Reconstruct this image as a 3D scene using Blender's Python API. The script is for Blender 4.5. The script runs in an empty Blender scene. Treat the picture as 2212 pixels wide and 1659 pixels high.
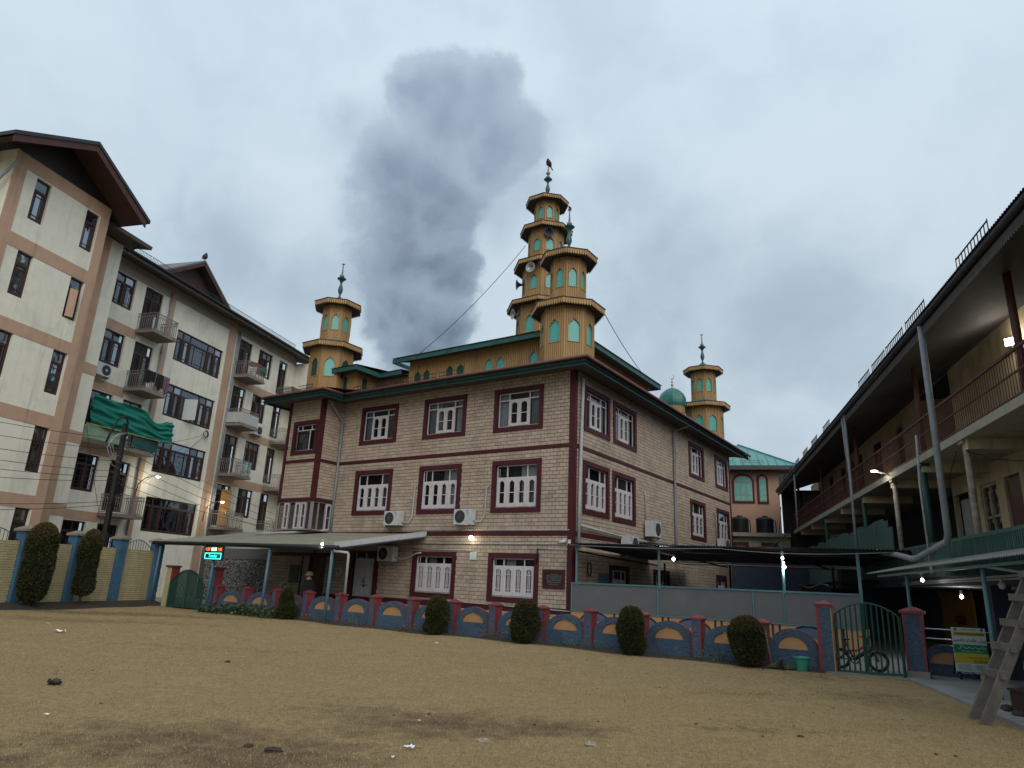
import bpy, bmesh, math, random
import numpy as np
from mathutils import Vector, Matrix

random.seed(7)
rng = np.random.default_rng(11)
SC = bpy.context.scene
COL = SC.collection
rad = math.radians

# ------------------------------------------------------------------ camera
EYE = Vector((0.0, 0.0, 1.6))
PITCH, ROLL = rad(16.2), rad(2.5)
cam_d = bpy.data.cameras.new("camera")
cam = bpy.data.objects.new("camera", cam_d)
COL.objects.link(cam)
cam_d.sensor_width = 36.0
cam_d.lens = 24.0
cam_d.clip_start = 0.1
cam_d.clip_end = 3000.0
_f = Vector((0, math.cos(PITCH), math.sin(PITCH)))
_u = Vector((0, -math.sin(PITCH), math.cos(PITCH)))
_r = Vector((1, 0, 0))
_x = _r * math.cos(ROLL) + _u * math.sin(ROLL)
_y = -_r * math.sin(ROLL) + _u * math.cos(ROLL)
_m = Matrix((_x, _y, -_f)).transposed().to_4x4()
_m.translation = EYE
cam.matrix_world = _m
SC.camera = cam

# ------------------------------------------------------------------ render look
SC.view_settings.view_transform = 'Standard'
SC.view_settings.look = 'None'
SC.view_settings.gamma = 1.0
SC.view_settings.use_curve_mapping = False
SC.view_settings.exposure = 0.25
SC.render.engine = 'CYCLES'
SC.cycles.max_bounces = 5
SC.cycles.transparent_max_bounces = 12
SC.cycles.use_denoising = True

# ------------------------------------------------------------------ sky
SUN_EL, SUN_ROT = rad(35), rad(163)
world = bpy.data.worlds.new("World")
SC.world = world
world.use_nodes = True
world.cycles.sampling_method = 'MANUAL'
world.cycles.sample_map_resolution = 256
wn = world.node_tree.nodes
wl = world.node_tree.links
wn.clear()


def wnode(t, **kw):
    n = wn.new(t)
    for k, v in kw.items():
        setattr(n, k, v)
    return n


def wmath(op, a, b=None, c=None, clamp=False):
    n = wn.new('ShaderNodeMath')
    n.operation = op
    n.use_clamp = clamp
    for i, s in enumerate((a, b, c)):
        if s is None:
            continue
        if isinstance(s, (int, float)):
            n.inputs[i].default_value = s
        else:
            wl.new(s, n.inputs[i])
    return n.outputs[0]


def wmix(fac, a, b):
    n = wn.new('ShaderNodeMix')
    n.data_type = 'RGBA'
    if isinstance(fac, (int, float)):
        n.inputs[0].default_value = fac
    else:
        wl.new(fac, n.inputs[0])
    for i, s in ((6, a), (7, b)):
        if isinstance(s, tuple):
            n.inputs[i].default_value = s + (1,)
        else:
            wl.new(s, n.inputs[i])
    return n.outputs[2]


def wsmooth(v, lo, hi):
    n = wn.new('ShaderNodeMapRange')
    n.interpolation_type = 'SMOOTHSTEP'
    wl.new(v, n.inputs[0])
    n.inputs[1].default_value = lo
    n.inputs[2].default_value = hi
    return n.outputs[0]


def wnoise(vec, scale, detail=6, rough=0.55):
    n = wn.new('ShaderNodeTexNoise')
    n.inputs['Scale'].default_value = scale
    n.inputs['Detail'].default_value = detail
    n.inputs['Roughness'].default_value = rough
    wl.new(vec, n.inputs['Vector'])
    return n


def wvadd(a, b, scale):
    s = wn.new('ShaderNodeVectorMath')
    s.operation = 'SUBTRACT'
    wl.new(b, s.inputs[0])
    s.inputs[1].default_value = (0.5, 0.5, 0.5)
    m = wn.new('ShaderNodeVectorMath')
    m.operation = 'SCALE'
    wl.new(s.outputs[0], m.inputs[0])
    m.inputs[3].default_value = scale
    d = wn.new('ShaderNodeVectorMath')
    d.operation = 'ADD'
    wl.new(a, d.inputs[0])
    wl.new(m.outputs[0], d.inputs[1])
    return d.outputs[0]


def pix_dir(x, y):
    """direction of a far cloud, from its place in the 2212 px wide view"""
    v = _x * ((x - 1106) / 1475.0) + _y * ((829.5 - y) / 1475.0) + _f
    return v.normalized()


sky = wnode('ShaderNodeTexSky', sky_type='NISHITA', sun_disc=False)
sky.sun_elevation = SUN_EL
sky.sun_rotation = SUN_ROT
sky.altitude = 1600
sky_s = wn.new('ShaderNodeVectorMath')
sky_s.operation = 'SCALE'
wl.new(sky.outputs[0], sky_s.inputs[0])
sky_s.inputs[3].default_value = 0.10

tc = wnode('ShaderNodeTexCoord')
D = tc.outputs['Generated']
n_warp = wnoise(D, 2.4, 4, 0.6)
Dw = wvadd(D, n_warp.outputs['Color'], 0.45)
n_cloud = wnoise(Dw, 1.9, 6, 0.5)
n_fine = wnoise(Dw, 6.0, 6, 0.55)
cl = wmath('ADD', wmath('MULTIPLY', n_cloud.outputs[0], 0.72), wmath('MULTIPLY', n_fine.outputs[0], 0.28))
veil = wsmooth(cl, 0.36, 0.64)
sepD = wnode('ShaderNodeSeparateXYZ')
wl.new(D, sepD.inputs[0])
elev = wsmooth(sepD.outputs[2], 0.12, 0.80)
bright = wmix(elev, (0.51, 0.595, 0.65), (0.595, 0.71, 0.80))
dull = wmix(elev, (0.36, 0.44, 0.52), (0.48, 0.59, 0.69))
overcast = wmix(veil, dull, bright)
base = wmix(0.93, sky_s.outputs[0], overcast)


def billow_field(vec, blist):
    """smallest distance to any billow, in billow radii"""
    fld = None
    for bx_, by_, br_ in blist:
        d = pix_dir(648 + .43 * bx_, 54 + .43 * by_)
        e = pix_dir(648 + .43 * (bx_ + br_), 54 + .43 * by_)
        vd = wn.new('ShaderNodeVectorMath')
        vd.operation = 'DISTANCE'
        wl.new(vec, vd.inputs[0])
        vd.inputs[1].default_value = tuple(d)
        q = wmath('DIVIDE', vd.outputs['Value'], (d - e).length)
        fld = q if fld is None else wmath('SMOOTH_MIN', fld, q, 0.75)
    return fld


# the towering dark cloud that rises behind the roofs, a chain of billows
n_b1 = wnoise(D, 6.0, 3, 0.5)
n_b2 = wnoise(D, 17.0, 7, 0.62)
Db = wvadd(wvadd(D, n_b1.outputs['Color'], 0.075), n_b2.outputs['Color'], 0.045)
core = billow_field(Db, [(640, 300, 150), (800, 290, 165), (980, 290, 135), (1050, 235, 75), (560, 290, 95), (900, 450, 225), (1010, 540, 175), (960, 640, 150), (740, 420, 130),
                         (500, 720, 185), (640, 780, 215), (760, 850, 150), (570, 950, 205), (700, 960, 160), (560, 1200, 190), (680, 1210, 165), (750, 1290, 105),
                         (540, 1390, 175), (640, 1450, 140), (750, 1540, 110), (610, 1620, 170), (430, 1500, 75), (560, 1080, 180)])
wisps = billow_field(Db, [(330, 560, 200), (230, 460, 90), (1200, 560, 170), (260, 1260, 260), (30, 1320, 260), (1150, 760, 160), (960, 930, 180), (450, 480, 150), (380, 860, 200),
                          (-350, 1150, 330), (1900, 1250, 420), (2400, 1420, 500), (1650, 800, 260)])
n_edge = wnoise(D, 3.0, 3, 0.5)
n_b3 = wnoise(Db, 9.0, 6, 0.6)
rough = wmath('MULTIPLY_ADD', n_b3.outputs[0], 1.3, core)
soft_a = wsmooth(rough, 2.35, 1.25)
crisp_a = wsmooth(rough, 2.08, 1.62)
side_r = wn.new('ShaderNodeVectorMath')
side_r.operation = 'DOT_PRODUCT'
wl.new(D, side_r.inputs[0])
side_r.inputs[1].default_value = tuple((_x - _y * .25).normalized())
crispness = wsmooth(wmath('ADD', side_r.outputs['Value'], wmath('MULTIPLY', n_edge.outputs[0], 0.22)), -0.24, -0.06)
alpha = wmath('ADD', wmath('MULTIPLY', crisp_a, crispness), wmath('MULTIPLY', soft_a, wmath('SUBTRACT', 1.0, crispness)))
n_in = wnoise(Db, 6.0, 5, 0.55)
depth_ = wsmooth(wmath('MULTIPLY_ADD', n_in.outputs[0], 2.4, core), 2.45, 1.30)
low = wsmooth(sepD.outputs[2], 0.74, 0.36)
dark_c = wmix(low, (0.285, 0.37, 0.475), (0.115, 0.155, 0.22))
lite_c = wmix(low, (0.385, 0.48, 0.58), (0.235, 0.305, 0.39))
bcol = wmix(depth_, lite_c, dark_c)
wisp_a = wmath('MULTIPLY', wsmooth(wmath('MULTIPLY_ADD', n_fine.outputs[0], 1.9, wisps), 2.6, 0.8), 0.8)
base2 = wmix(wisp_a, base, wmix(low, (0.40, 0.49, 0.59), (0.315, 0.395, 0.485)))
thin = wsmooth(n_b3.outputs[0], 0.72, 0.42)
final = wmix(wmath('MULTIPLY', alpha, wmath('MULTIPLY_ADD', thin, 0.13, 0.83)), base2, bcol)
bg = wnode('ShaderNodeBackground')
wl.new(final, bg.inputs[0])
bg.inputs[1].default_value = 1.0
out = wnode('ShaderNodeOutputWorld')
wl.new(bg.outputs[0], out.inputs[0])

sun_d = bpy.data.lights.new("sun", 'SUN')
sun_d.energy = 1.2
sun_d.angle = rad(50)
sun_d.color = (1.0, 0.95, 0.88)
sun_o = bpy.data.objects.new("sun", sun_d)
COL.objects.link(sun_o)
# sun behind the viewer's left shoulder, veiled by the overcast
_sd = Vector((math.sin(SUN_ROT), math.cos(SUN_ROT), math.tan(SUN_EL))).normalized()
sun_o.rotation_euler = _sd.to_track_quat('Z', 'Y').to_euler()

# ------------------------------------------------------------------ frames of the place
YM, YY = rad(34.3), rad(15.0)
MU = Vector((-math.cos(YM), math.sin(YM), 0))     # along the prayer hall's front, to the left
MVv = Vector((math.sin(YM), math.cos(YM), 0))     # along its side, away
YD = Vector((math.sin(YY), math.cos(YY), 0))      # along the two long blocks, away
YL = Vector((-math.cos(YY), math.sin(YY), 0))     # across the yard, to the left
UZ = Vector((0, 0, 1))


class Frame:
    """x along a face, y outwards from it, z up"""
    def __init__(s, o, x, n):
        s.o, s.x, s.n = Vector(o), Vector(x), Vector(n)

    def __call__(s, x, y, z):
        return s.o + s.x * x + s.n * y + UZ * z

    def ang(s):
        return math.atan2(s.x.y, s.x.x)


def uv(u, v, z=0.0):
    return MU * u + MVv * v + UZ * z


def dl(d, l, z=0.0):
    return YD * d + YL * l + UZ * z


def FMf(v):   # faces of the hall's front direction at depth v: x = u, outwards = towards the viewer
    return Frame(MVv * v, MU, -MVv)


def FMs(u):   # side direction: x = v, outwards = to the right
    return Frame(MU * u, MVv, -MU)


def FYl(l):   # left block: x = d, outwards = into the yard
    return Frame(YL * l, YD, -YL)


def FYr(l):   # right block: x = d, outwards = into the yard
    return Frame(YL * l, YD, YL)


def FYc(d):   # across the yard: x = l, outwards = towards the viewer
    return Frame(YD * d, YL, -YD)


# ------------------------------------------------------------------ materials
MATS = {}


def mat(name, col, rough=0.7, col2=None, scale=3.0, amt=1.0, bump=0.0, bscale=None, metal=0.0, spec=0.35,
        dirt=None, dscale=0.5, emit=None, estr=0.0, stretch=None, detail=5, alpha=1.0, coat=0.0, isl=None, damt=0.6, streak=None, samt=.5):
    if name in MATS:
        return MATS[name]
    m = bpy.data.materials.new(name)
    m.use_nodes = True
    nt = m.node_tree
    N, L = nt.nodes, nt.links
    p = N['Principled BSDF']
    p.inputs['Roughness'].default_value = rough
    p.inputs['Metallic'].default_value = metal
    p.inputs['Specular IOR Level'].default_value = spec
    if coat:
        p.inputs['Coat Weight'].default_value = coat
    if alpha < 1:
        p.inputs['Alpha'].default_value = alpha
    geo = N.new('ShaderNodeNewGeometry')
    vec = geo.outputs['Position']
    if stretch:
        mp = N.new('ShaderNodeVectorMath')
        mp.operation = 'MULTIPLY'
        L.new(vec, mp.inputs[0])
        mp.inputs[1].default_value = stretch
        vec = mp.outputs[0]

    def noise(sc, det=detail, r=0.6):
        n = N.new('ShaderNodeTexNoise')
        n.inputs['Scale'].default_value = sc
        n.inputs['Detail'].default_value = det
        n.inputs['Roughness'].default_value = r
        L.new(vec, n.inputs['Vector'])
        return n.outputs[0]

    def ramp(v, lo, hi):
        r = N.new('ShaderNodeMapRange')
        L.new(v, r.inputs[0])
        r.inputs[1].default_value = lo
        r.inputs[2].default_value = hi
        r.clamp = True
        return r.outputs[0]

    def mix(f, a, b):
        x = N.new('ShaderNodeMix')
        x.data_type = 'RGBA'
        if isinstance(f, (int, float)):
            x.inputs[0].default_value = f
        else:
            L.new(f, x.inputs[0])
        for i, s in ((6, a), (7, b)):
            if isinstance(s, tuple):
                x.inputs[i].default_value = s[:3] + (1,)
            else:
                L.new(s, x.inputs[i])
        return x.outputs[2]

    def mul(v, k):
        q = N.new('ShaderNodeMath')
        q.operation = 'MULTIPLY'
        L.new(v, q.inputs[0])
        q.inputs[1].default_value = k
        return q.outputs[0]
    c = tuple(col)
    if isl:
        oi = N.new('ShaderNodeObjectInfo')
        ad = N.new('ShaderNodeMath')
        ad.operation = 'ADD'
        L.new(geo.outputs['Random Per Island'], ad.inputs[0])
        L.new(oi.outputs['Random'], ad.inputs[1])
        fr = N.new('ShaderNodeMath')
        fr.operation = 'FRACT'
        L.new(ad.outputs[0], fr.inputs[0])
        cr = N.new('ShaderNodeValToRGB')
        els = cr.color_ramp.elements
        els[0].position, els[0].color = 0.0, tuple(isl[0]) + (1,)
        els[1].position, els[1].color = 1.0, tuple(isl[-1]) + (1,)
        for i in range(1, len(isl) - 1):
            e = els.new(i / (len(isl) - 1))
            e.color = tuple(isl[i]) + (1,)
        L.new(fr.outputs[0], cr.inputs[0])
        c = cr.outputs[0]
    if col2 is not None:
        c = mix(mul(ramp(noise(scale), 0.32, 0.68), amt), c, tuple(col2))
    if dirt is not None:
        c = mix(mul(ramp(noise(dscale, 7, 0.65), 0.5, 0.72), damt), c, tuple(dirt))
    if streak is not None:      # rain streaks, drawn out downwards
        sv = N.new('ShaderNodeVectorMath')
        sv.operation = 'MULTIPLY'
        L.new(geo.outputs['Position'], sv.inputs[0])
        sv.inputs[1].default_value = (2.6, 2.6, .16)
        sn = N.new('ShaderNodeTexNoise')
        sn.inputs['Scale'].default_value = 1.6
        sn.inputs['Detail'].default_value = 6
        sn.inputs['Roughness'].default_value = .65
        L.new(sv.outputs[0], sn.inputs['Vector'])
        c = mix(mul(ramp(sn.outputs[0], .52, .76), samt), c, tuple(streak))
    if isinstance(c, tuple):
        p.inputs['Base Color'].default_value = c[:3] + (1,)
    else:
        L.new(c, p.inputs['Base Color'])
    if bump:
        b = N.new('ShaderNodeBump')
        b.inputs['Strength'].default_value = 1.0
        b.inputs['Distance'].default_value = bump
        L.new(noise(bscale or scale * 4, 6, 0.6), b.inputs['Height'])
        L.new(b.outputs[0], p.inputs['Normal'])
    if emit is not None:
        p.inputs['Emission Color'].default_value = tuple(emit) + (1,)
        p.inputs['Emission Strength'].default_value = estr
    MATS[name] = m
    return m


def glass(name, tint, rough=0.04, opac=0.25, wav=0.004, spec=0.9, metal=0.0):
    """window pane: fresnel mirror over partly see-through tinted glass, slightly wavy"""
    if name in MATS:
        return MATS[name]
    m = bpy.data.materials.new(name)
    m.use_nodes = True
    N, L = m.node_tree.nodes, m.node_tree.links
    p = N['Principled BSDF']
    p.inputs['Base Color'].default_value = tuple(tint) + (1,)
    p.inputs['Roughness'].default_value = rough
    p.inputs['Specular IOR Level'].default_value = spec
    p.inputs['IOR'].default_value = 1.6
    p.inputs['Metallic'].default_value = metal
    geo = N.new('ShaderNodeNewGeometry')
    n = N.new('ShaderNodeTexNoise')
    n.inputs['Scale'].default_value = 2.3
    n.inputs['Detail'].default_value = 1
    L.new(geo.outputs['Position'], n.inputs['Vector'])
    b = N.new('ShaderNodeBump')
    b.inputs['Distance'].default_value = wav * 4
    L.new(n.outputs[0], b.inputs['Height'])
    L.new(b.outputs[0], p.inputs['Normal'])
    t = N.new('ShaderNodeBsdfTransparent')
    t.inputs[0].default_value = (0.8, 0.85, 0.85, 1)
    fr = N.new('ShaderNodeFresnel')
    fr.inputs[0].default_value = 1.5
    mx = N.new('ShaderNodeMath')
    mx.operation = 'MAXIMUM'
    L.new(fr.outputs[0], mx.inputs[0])
    mx.inputs[1].default_value = opac
    sh = N.new('ShaderNodeMixShader')
    L.new(mx.outputs[0], sh.inputs[0])
    L.new(t.outputs[0], sh.inputs[1])
    L.new(p.outputs[0], sh.inputs[2])
    L.new(sh.outputs[0], N['Material Output'].inputs[0])
    MATS[name] = m
    return m


mat('tile', (.5, .42, .32), .75, isl=[(.40, .295, .22), (.46, .355, .27), (.50, .395, .305), (.43, .31, .24), (.52, .425, .33), (.36, .285, .22), (.48, .36, .28), (.50, .40, .30), (.46, .33, .26)],
    col2=(.32, .245, .175), scale=9, amt=.3, bump=.004, bscale=40, dirt=(.22, .175, .125), dscale=.55, spec=.25, streak=(.17, .14, .10), samt=.45)
mat('mortar', (.075, .052, .044), .95)
mat('maroon', (.075, .013, .017), .6, (.055, .010, .013), 6, bump=.003, bscale=30, dirt=(.09, .03, .03), dscale=1.5, damt=.35, spec=.25)
mat('window_white', (.60, .55, .56), .5, (.52, .47, .47), 5, dirt=(.38, .34, .33), dscale=3, damt=.4)
mat('dark_backing', (.008, .008, .009), .9)  # near-black sheets behind openings, the unlit rooms' shade put into their colour
mat('curtain', (.36, .36, .36), .9, (.27, .27, .28), 5)
mat('soffit', (.055, .048, .046), .8, (.075, .065, .06), 4, bump=.003, stretch=(1, 1, 1))
mat('soffit_pale', (.105, .082, .078), .8, (.075, .062, .06), 3, bump=.003)
mat('teal_fascia', (.018, .085, .075), .55, (.03, .11, .10), 2.5, dirt=(.02, .04, .04), dscale=1.3)
mat('teal_metal', (.015, .125, .105), .45, (.03, .17, .145), 3, dirt=(.10, .16, .14), dscale=1.8, spec=.5)
mat('teal_dark', (.012, .075, .066), .4, (.02, .10, .085), 6, spec=.5)
mat('gutter_red', (.17, .068, .07), .5, (.13, .05, .05), 4)
mat('roof_metal', (.12, .115, .11), .5, (.16, .15, .14), 3, metal=.3)
mat('roof_dark', (.045, .045, .05), .5, (.03, .03, .035), 4, metal=.2)
mat('timber_yellow', (.41, .25, .105), .6, (.35, .205, .08), 2.0, amt=.8, isl=None, dirt=(.27, .135, .05), dscale=1.1, bump=.002, stretch=(1, 1, .25), spec=.3, streak=(.17, .10, .05), samt=.6)
mat('timber_fascia', (.45, .275, .105), .6, (.37, .20, .075), 3.0, dirt=(.25, .135, .055), dscale=1.5)
mat('stain_edge', (.05, .035, .025), .8)
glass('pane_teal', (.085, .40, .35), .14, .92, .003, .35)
glass('pane_teal_dark', (.016, .07, .062), .12, .92, .003, .3)  # copy of the teal glass with dark reflections put into its colour
glass('pane', (.018, .022, .025), .03, .22, .003, .9)
glass('pane_sky', (.42, .47, .50), .04, .42, .003, .9, 1.0)
glass('pane_hall', (.022, .024, .026), .05, .16, .003, .75)
mat('plaster', (.78, .735, .61), .85, (.73, .69, .575), 1.6, bump=.006, bscale=25, dirt=(.40, .38, .33), dscale=.9, damt=.4, streak=(.30, .29, .255), samt=.4)
mat('plaster_tan', (.50, .325, .225), .85, (.46, .295, .20), 2, bump=.005, bscale=30, dirt=(.30, .21, .155), dscale=.9, damt=.5, streak=(.20, .145, .11), samt=.5)
mat('plaster_shadow_tan', (.34, .30, .25), .85, (.30, .27, .22), 2)  # plaster with the shade under eave and bay put into its colour
mat('brown_wood', (.052, .024, .020), .5, (.038, .017, .015), 5, stretch=(1, 1, .3))
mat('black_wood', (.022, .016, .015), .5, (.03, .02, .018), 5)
mat('barge_brown', (.085, .038, .03), .7, (.06, .028, .024), 3)
mat('concrete', (.25, .215, .18), .85, (.19, .16, .135), 3, bump=.006, bscale=20, dirt=(.11, .095, .08), dscale=1.2)
mat('rail_metal', (.26, .24, .225), .55, (.17, .15, .14), 9, metal=.1)
mat('iron_black', (.014, .014, .016), .55)
mat('yellow_brick', (.45, .36, .18), .85, isl=[(.50, .42, .235), (.53, .45, .26), (.48, .40, .22), (.55, .47, .28)], col2=(.43, .36, .195), scale=8, bump=.012, bscale=22,
    dirt=(.29, .23, .12), dscale=1.1, streak=(.20, .165, .09), samt=.5)
mat('yellow_mortar', (.24, .195, .105), .95)
mat('blue_paint', (.045, .115, .20), .7, (.065, .145, .23), 4, bump=.008, bscale=18, dirt=(.035, .055, .08), dscale=1.5)
mat('blue_rough', (.046, .078, .125), .9, (.075, .115, .165), 11, bump=.05, bscale=24, dirt=(.05, .05, .05), dscale=1.6, damt=.8)
mat('blue_flat', (.07, .115, .19), .75, (.085, .135, .21), 3, bump=.003)
mat('red_paint', (.20, .035, .04), .55, (.17, .03, .035), 5, dirt=(.10, .03, .035), dscale=2.5, bump=.002)
mat('orange_paint', (.43, .235, .105), .75, (.38, .20, .09), 5, dirt=(.27, .155, .085), dscale=3, bump=.004)
mat('orange_flat', (.48, .28, .13), .75, (.44, .25, .115), 3)
mat('blue_steel', (.06, .135, .19), .5, (.08, .165, .22), 6, dirt=(.10, .10, .11), dscale=3)
mat('teal_steel', (.075, .17, .19), .5, (.095, .20, .215), 6, dirt=(.09, .11, .11), dscale=3)
mat('pvc', (.46, .46, .455), .5, (.36, .36, .35), 5, dirt=(.22, .21, .19), dscale=3)
mat('pvc_grey', (.27, .285, .295), .5, (.21, .22, .23), 5, dirt=(.16, .155, .15), dscale=3)
mat('ac_white', (.55, .56, .55), .45, (.48, .49, .48), 3, dirt=(.33, .33, .31), dscale=3)
mat('ac_dark', (.025, .025, .028), .6)
mat('ac_grille', (.12, .12, .12), .5)
mat('ac_blue', (.03, .28, .42), .4)
mat('sheet_panel', (.135, .132, .13), .35, (.115, .113, .112), 2.5, spec=.4, streak=(.09, .088, .085), samt=.4)
mat('corr_dark', (.045, .043, .043), .55, (.03, .03, .03), 5, metal=.3, dirt=(.09, .085, .08), dscale=2)
mat('corr_pale', (.30, .285, .26), .5, (.25, .24, .215), 3, metal=.3, dirt=(.19, .175, .15), dscale=1.6)
mat('corr_moss', (.27, .26, .20), .6, (.22, .215, .16), 1.2, metal=.1, dirt=(.14, .14, .10), dscale=.9)
mat('white_metal', (.55, .56, .57), .45, (.48, .49, .50), 3)
mat('steel', (.55, .55, .56), .25, metal=1.0)
mat('lamp_metal', (.45, .45, .45), .5)
mat('bulb_lit', (1, 1, 1), .4, emit=(1.0, .97, .90), estr=9)
mat('led_green', (.02, .2, .1), .4, emit=(.05, 1.0, .55), estr=2.2)
mat('led_cyan', (.05, .3, .28), .4, emit=(.05, 1.0, .75), estr=1.8)
mat('led_red', (.3, .02, .01), .4, emit=(1.0, .16, .03), estr=2.0)
mat('led_white', (.3, .4, .3), .4, emit=(.55, 1.0, .75), estr=2.0)
mat('led_box', (.012, .018, .015), .5)
mat('gate_green', (.012, .055, .04), .5, (.018, .07, .05), 6, dirt=(.03, .045, .035), dscale=3)
mat('shrub', (.030, .036, .012), .8, isl=[(.022, .032, .010), (.034, .043, .014), (.046, .050, .016), (.026, .036, .012), (.055, .046, .018)], spec=.2)
mat('shrub_rust', (.11, .07, .028), .8, isl=[(.10, .062, .024), (.075, .056, .02), (.13, .085, .035), (.06, .05, .018)], spec=.2)
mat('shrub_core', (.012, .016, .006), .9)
mat('leaf', (.05, .085, .035), .55, isl=[(.035, .066, .022), (.06, .10, .042), (.085, .12, .055), (.04, .055, .022)], spec=.4)
mat('leaf_dry', (.12, .09, .05), .8, isl=[(.10, .075, .04), (.16, .12, .07), (.06, .05, .03)])
mat('trunk', (.10, .075, .05), .9, (.07, .05, .035), 8, bump=.01)
mat('pole_wood', (.022, .018, .016), .85, (.032, .026, .022), 6, stretch=(1, 1, .2), bump=.006)
mat('cable', (.012, .012, .013), .6)
mat('cable_grey', (.32, .33, .33), .5)
mat('pink_wall', (.44, .27, .185), .8, (.40, .245, .165), 2, bump=.003, dirt=(.33, .22, .155), dscale=.9)
mat('sheet_roof_teal', (.085, .27, .245), .4, (.11, .31, .28), 2, metal=.2)
mat('pane_green', (.10, .36, .26), .2, (.15, .46, .33), 2, spec=.7)
mat('mauve_frame', (.30, .235, .245), .55)
mat('tank', (.010, .011, .013), .45, (.016, .017, .02), 4)
mat('cream_wall', (.50, .42, .26), .85, (.43, .36, .22), 1.5, bump=.006, bscale=18, dirt=(.20, .17, .115), dscale=1.0, damt=.6, streak=(.17, .145, .10), samt=.6)
mat('slab_edge', (.40, .38, .30), .85, (.34, .32, .25), 3, bump=.008, dirt=(.16, .15, .12), dscale=2.2)
mat('ceil_board', (.085, .072, .068), .8, (.065, .055, .053), 3)
mat('rail_red', (.12, .046, .042), .6, (.09, .034, .032), 5, dirt=(.09, .05, .045), dscale=3)
mat('door_brown', (.09, .034, .026), .55, (.06, .024, .02), 4, stretch=(1, 1, .3))
mat('green_board', (.05, .115, .095), .7, (.035, .085, .072), 3, stretch=(3, 3, .4), dirt=(.14, .16, .14), dscale=2.0, damt=.7)
mat('green_post', (.012, .05, .042), .5, (.02, .065, .055), 5)
mat('peeled_post', (.38, .34, .27), .8, (.22, .16, .12), 6, dirt=(.12, .075, .055), dscale=3)
mat('old_brick', (.25, .21, .17), .9, isl=[(.21, .17, .135), (.27, .23, .185), (.31, .26, .21), (.16, .125, .10)], bump=.008, bscale=25)
mat('blue_shop', (.045, .058, .085), .8, (.035, .045, .065), 3)
mat('dark_shop', (.022, .024, .028), .85, (.03, .032, .036), 3)
mat('ochre_door', (.23, .115, .018), .55, (.20, .098, .016), 3)
mat('pavement', (.27, .265, .25), .85, (.22, .215, .20), 2.2, bump=.004, bscale=30, dirt=(.15, .14, .125), dscale=1.1)
mat('wood_grey', (.165, .145, .12), .85, (.115, .10, .085), 6, stretch=(1, 1, 1), bump=.006, bscale=30, dirt=(.08, .07, .06), dscale=3)
mat('bucket_green', (.035, .25, .175), .45, (.03, .21, .15), 4)
mat('soil', (.035, .026, .018), .95, (.05, .038, .026), 8, bump=.02, bscale=18)
mat('rubber', (.012, .012, .013), .7)
mat('bike_red', (.24, .03, .03), .35)
mat('bike_black', (.014, .014, .016), .4)
mat('bike_blue', (.06, .16, .28), .4)
mat('black_cloth', (.010, .010, .011), .9)
mat('hat_tan', (.26, .185, .105), .85, (.19, .13, .07), 14)
mat('skin', (.34, .21, .15), .6)
mat('grey_cloth', (.28, .29, .29), .9)
mat('net_green', (.012, .13, .098), .95, (.02, .21, .155), 2.5, stretch=(1, 1, 3), spec=.2)
mat('net_pale', (.26, .38, .27), .8, (.22, .33, .23), 2)
mat('yellow_hem', (.50, .40, .06), .7)
mat('paper', (.72, .74, .76), .8)
mat('dark_rag', (.02, .022, .018), .9, (.09, .085, .06), 12)
mat('clod', (.045, .032, .022), .95, (.07, .05, .034), 12)
mat('stone_pale', (.36, .31, .24), .9, (.28, .24, .18), 14)
mat('black_stone', (.014, .015, .015), .25, (.02, .021, .021), 5, spec=.5)
mat('engraved', (.22, .22, .21), .7)
mat('sign_white', (.55, .58, .55), .6)
mat('sign_yellow', (.50, .40, .04), .6)
mat('sign_green', (.014, .20, .075), .6)
mat('sign_navy', (.02, .018, .075), .6)
mat('sign_black', (.02, .012, .012), .7)
mat('sign_brown', (.21, .085, .02), .7)
mat('horn', (.42, .42, .41), .45, (.30, .30, .29), 4, metal=.5)
mat('horn_dark', (.02, .025, .035), .45)
mat('bird', (.028, .022, .018), .9, (.045, .036, .028), 14)
mat('brass', (.36, .29, .15), .35, metal=.8)
mat('finial_grey', (.28, .275, .26), .6, (.17, .165, .155), 6)
mat('pebble', (.22, .215, .20), .8, isl=[(.19, .185, .17), (.26, .255, .24), (.15, .145, .135), (.31, .30, .28)], bump=.004)
mat('pebble_base', (.075, .072, .066), .9)
mat('door_white', (.50, .48, .49), .5, (.44, .42, .425), 5, dirt=(.33, .31, .30), dscale=2.5)
mat('cloth_black', (.014, .013, .014), .9)
mat('cloth_floral', (.02, .015, .018), .9, (.34, .15, .14), 9, amt=.9)
mat('cloth_plum', (.22, .12, .15), .9, (.11, .05, .08), 12)
mat('cloth_teal', (.05, .22, .26), .9, (.55, .56, .52), 8)
mat('cloth_white', (.50, .49, .47), .9, (.38, .37, .36), 6)
mat('basin_red', (.34, .06, .035), .4)
mat('tile_roof', (.14, .075, .08), .75, (.10, .055, .06), 5)
mat('pine_door', (.42, .215, .075), .5, (.36, .175, .055), 5, stretch=(1, 1, .3))

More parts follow.
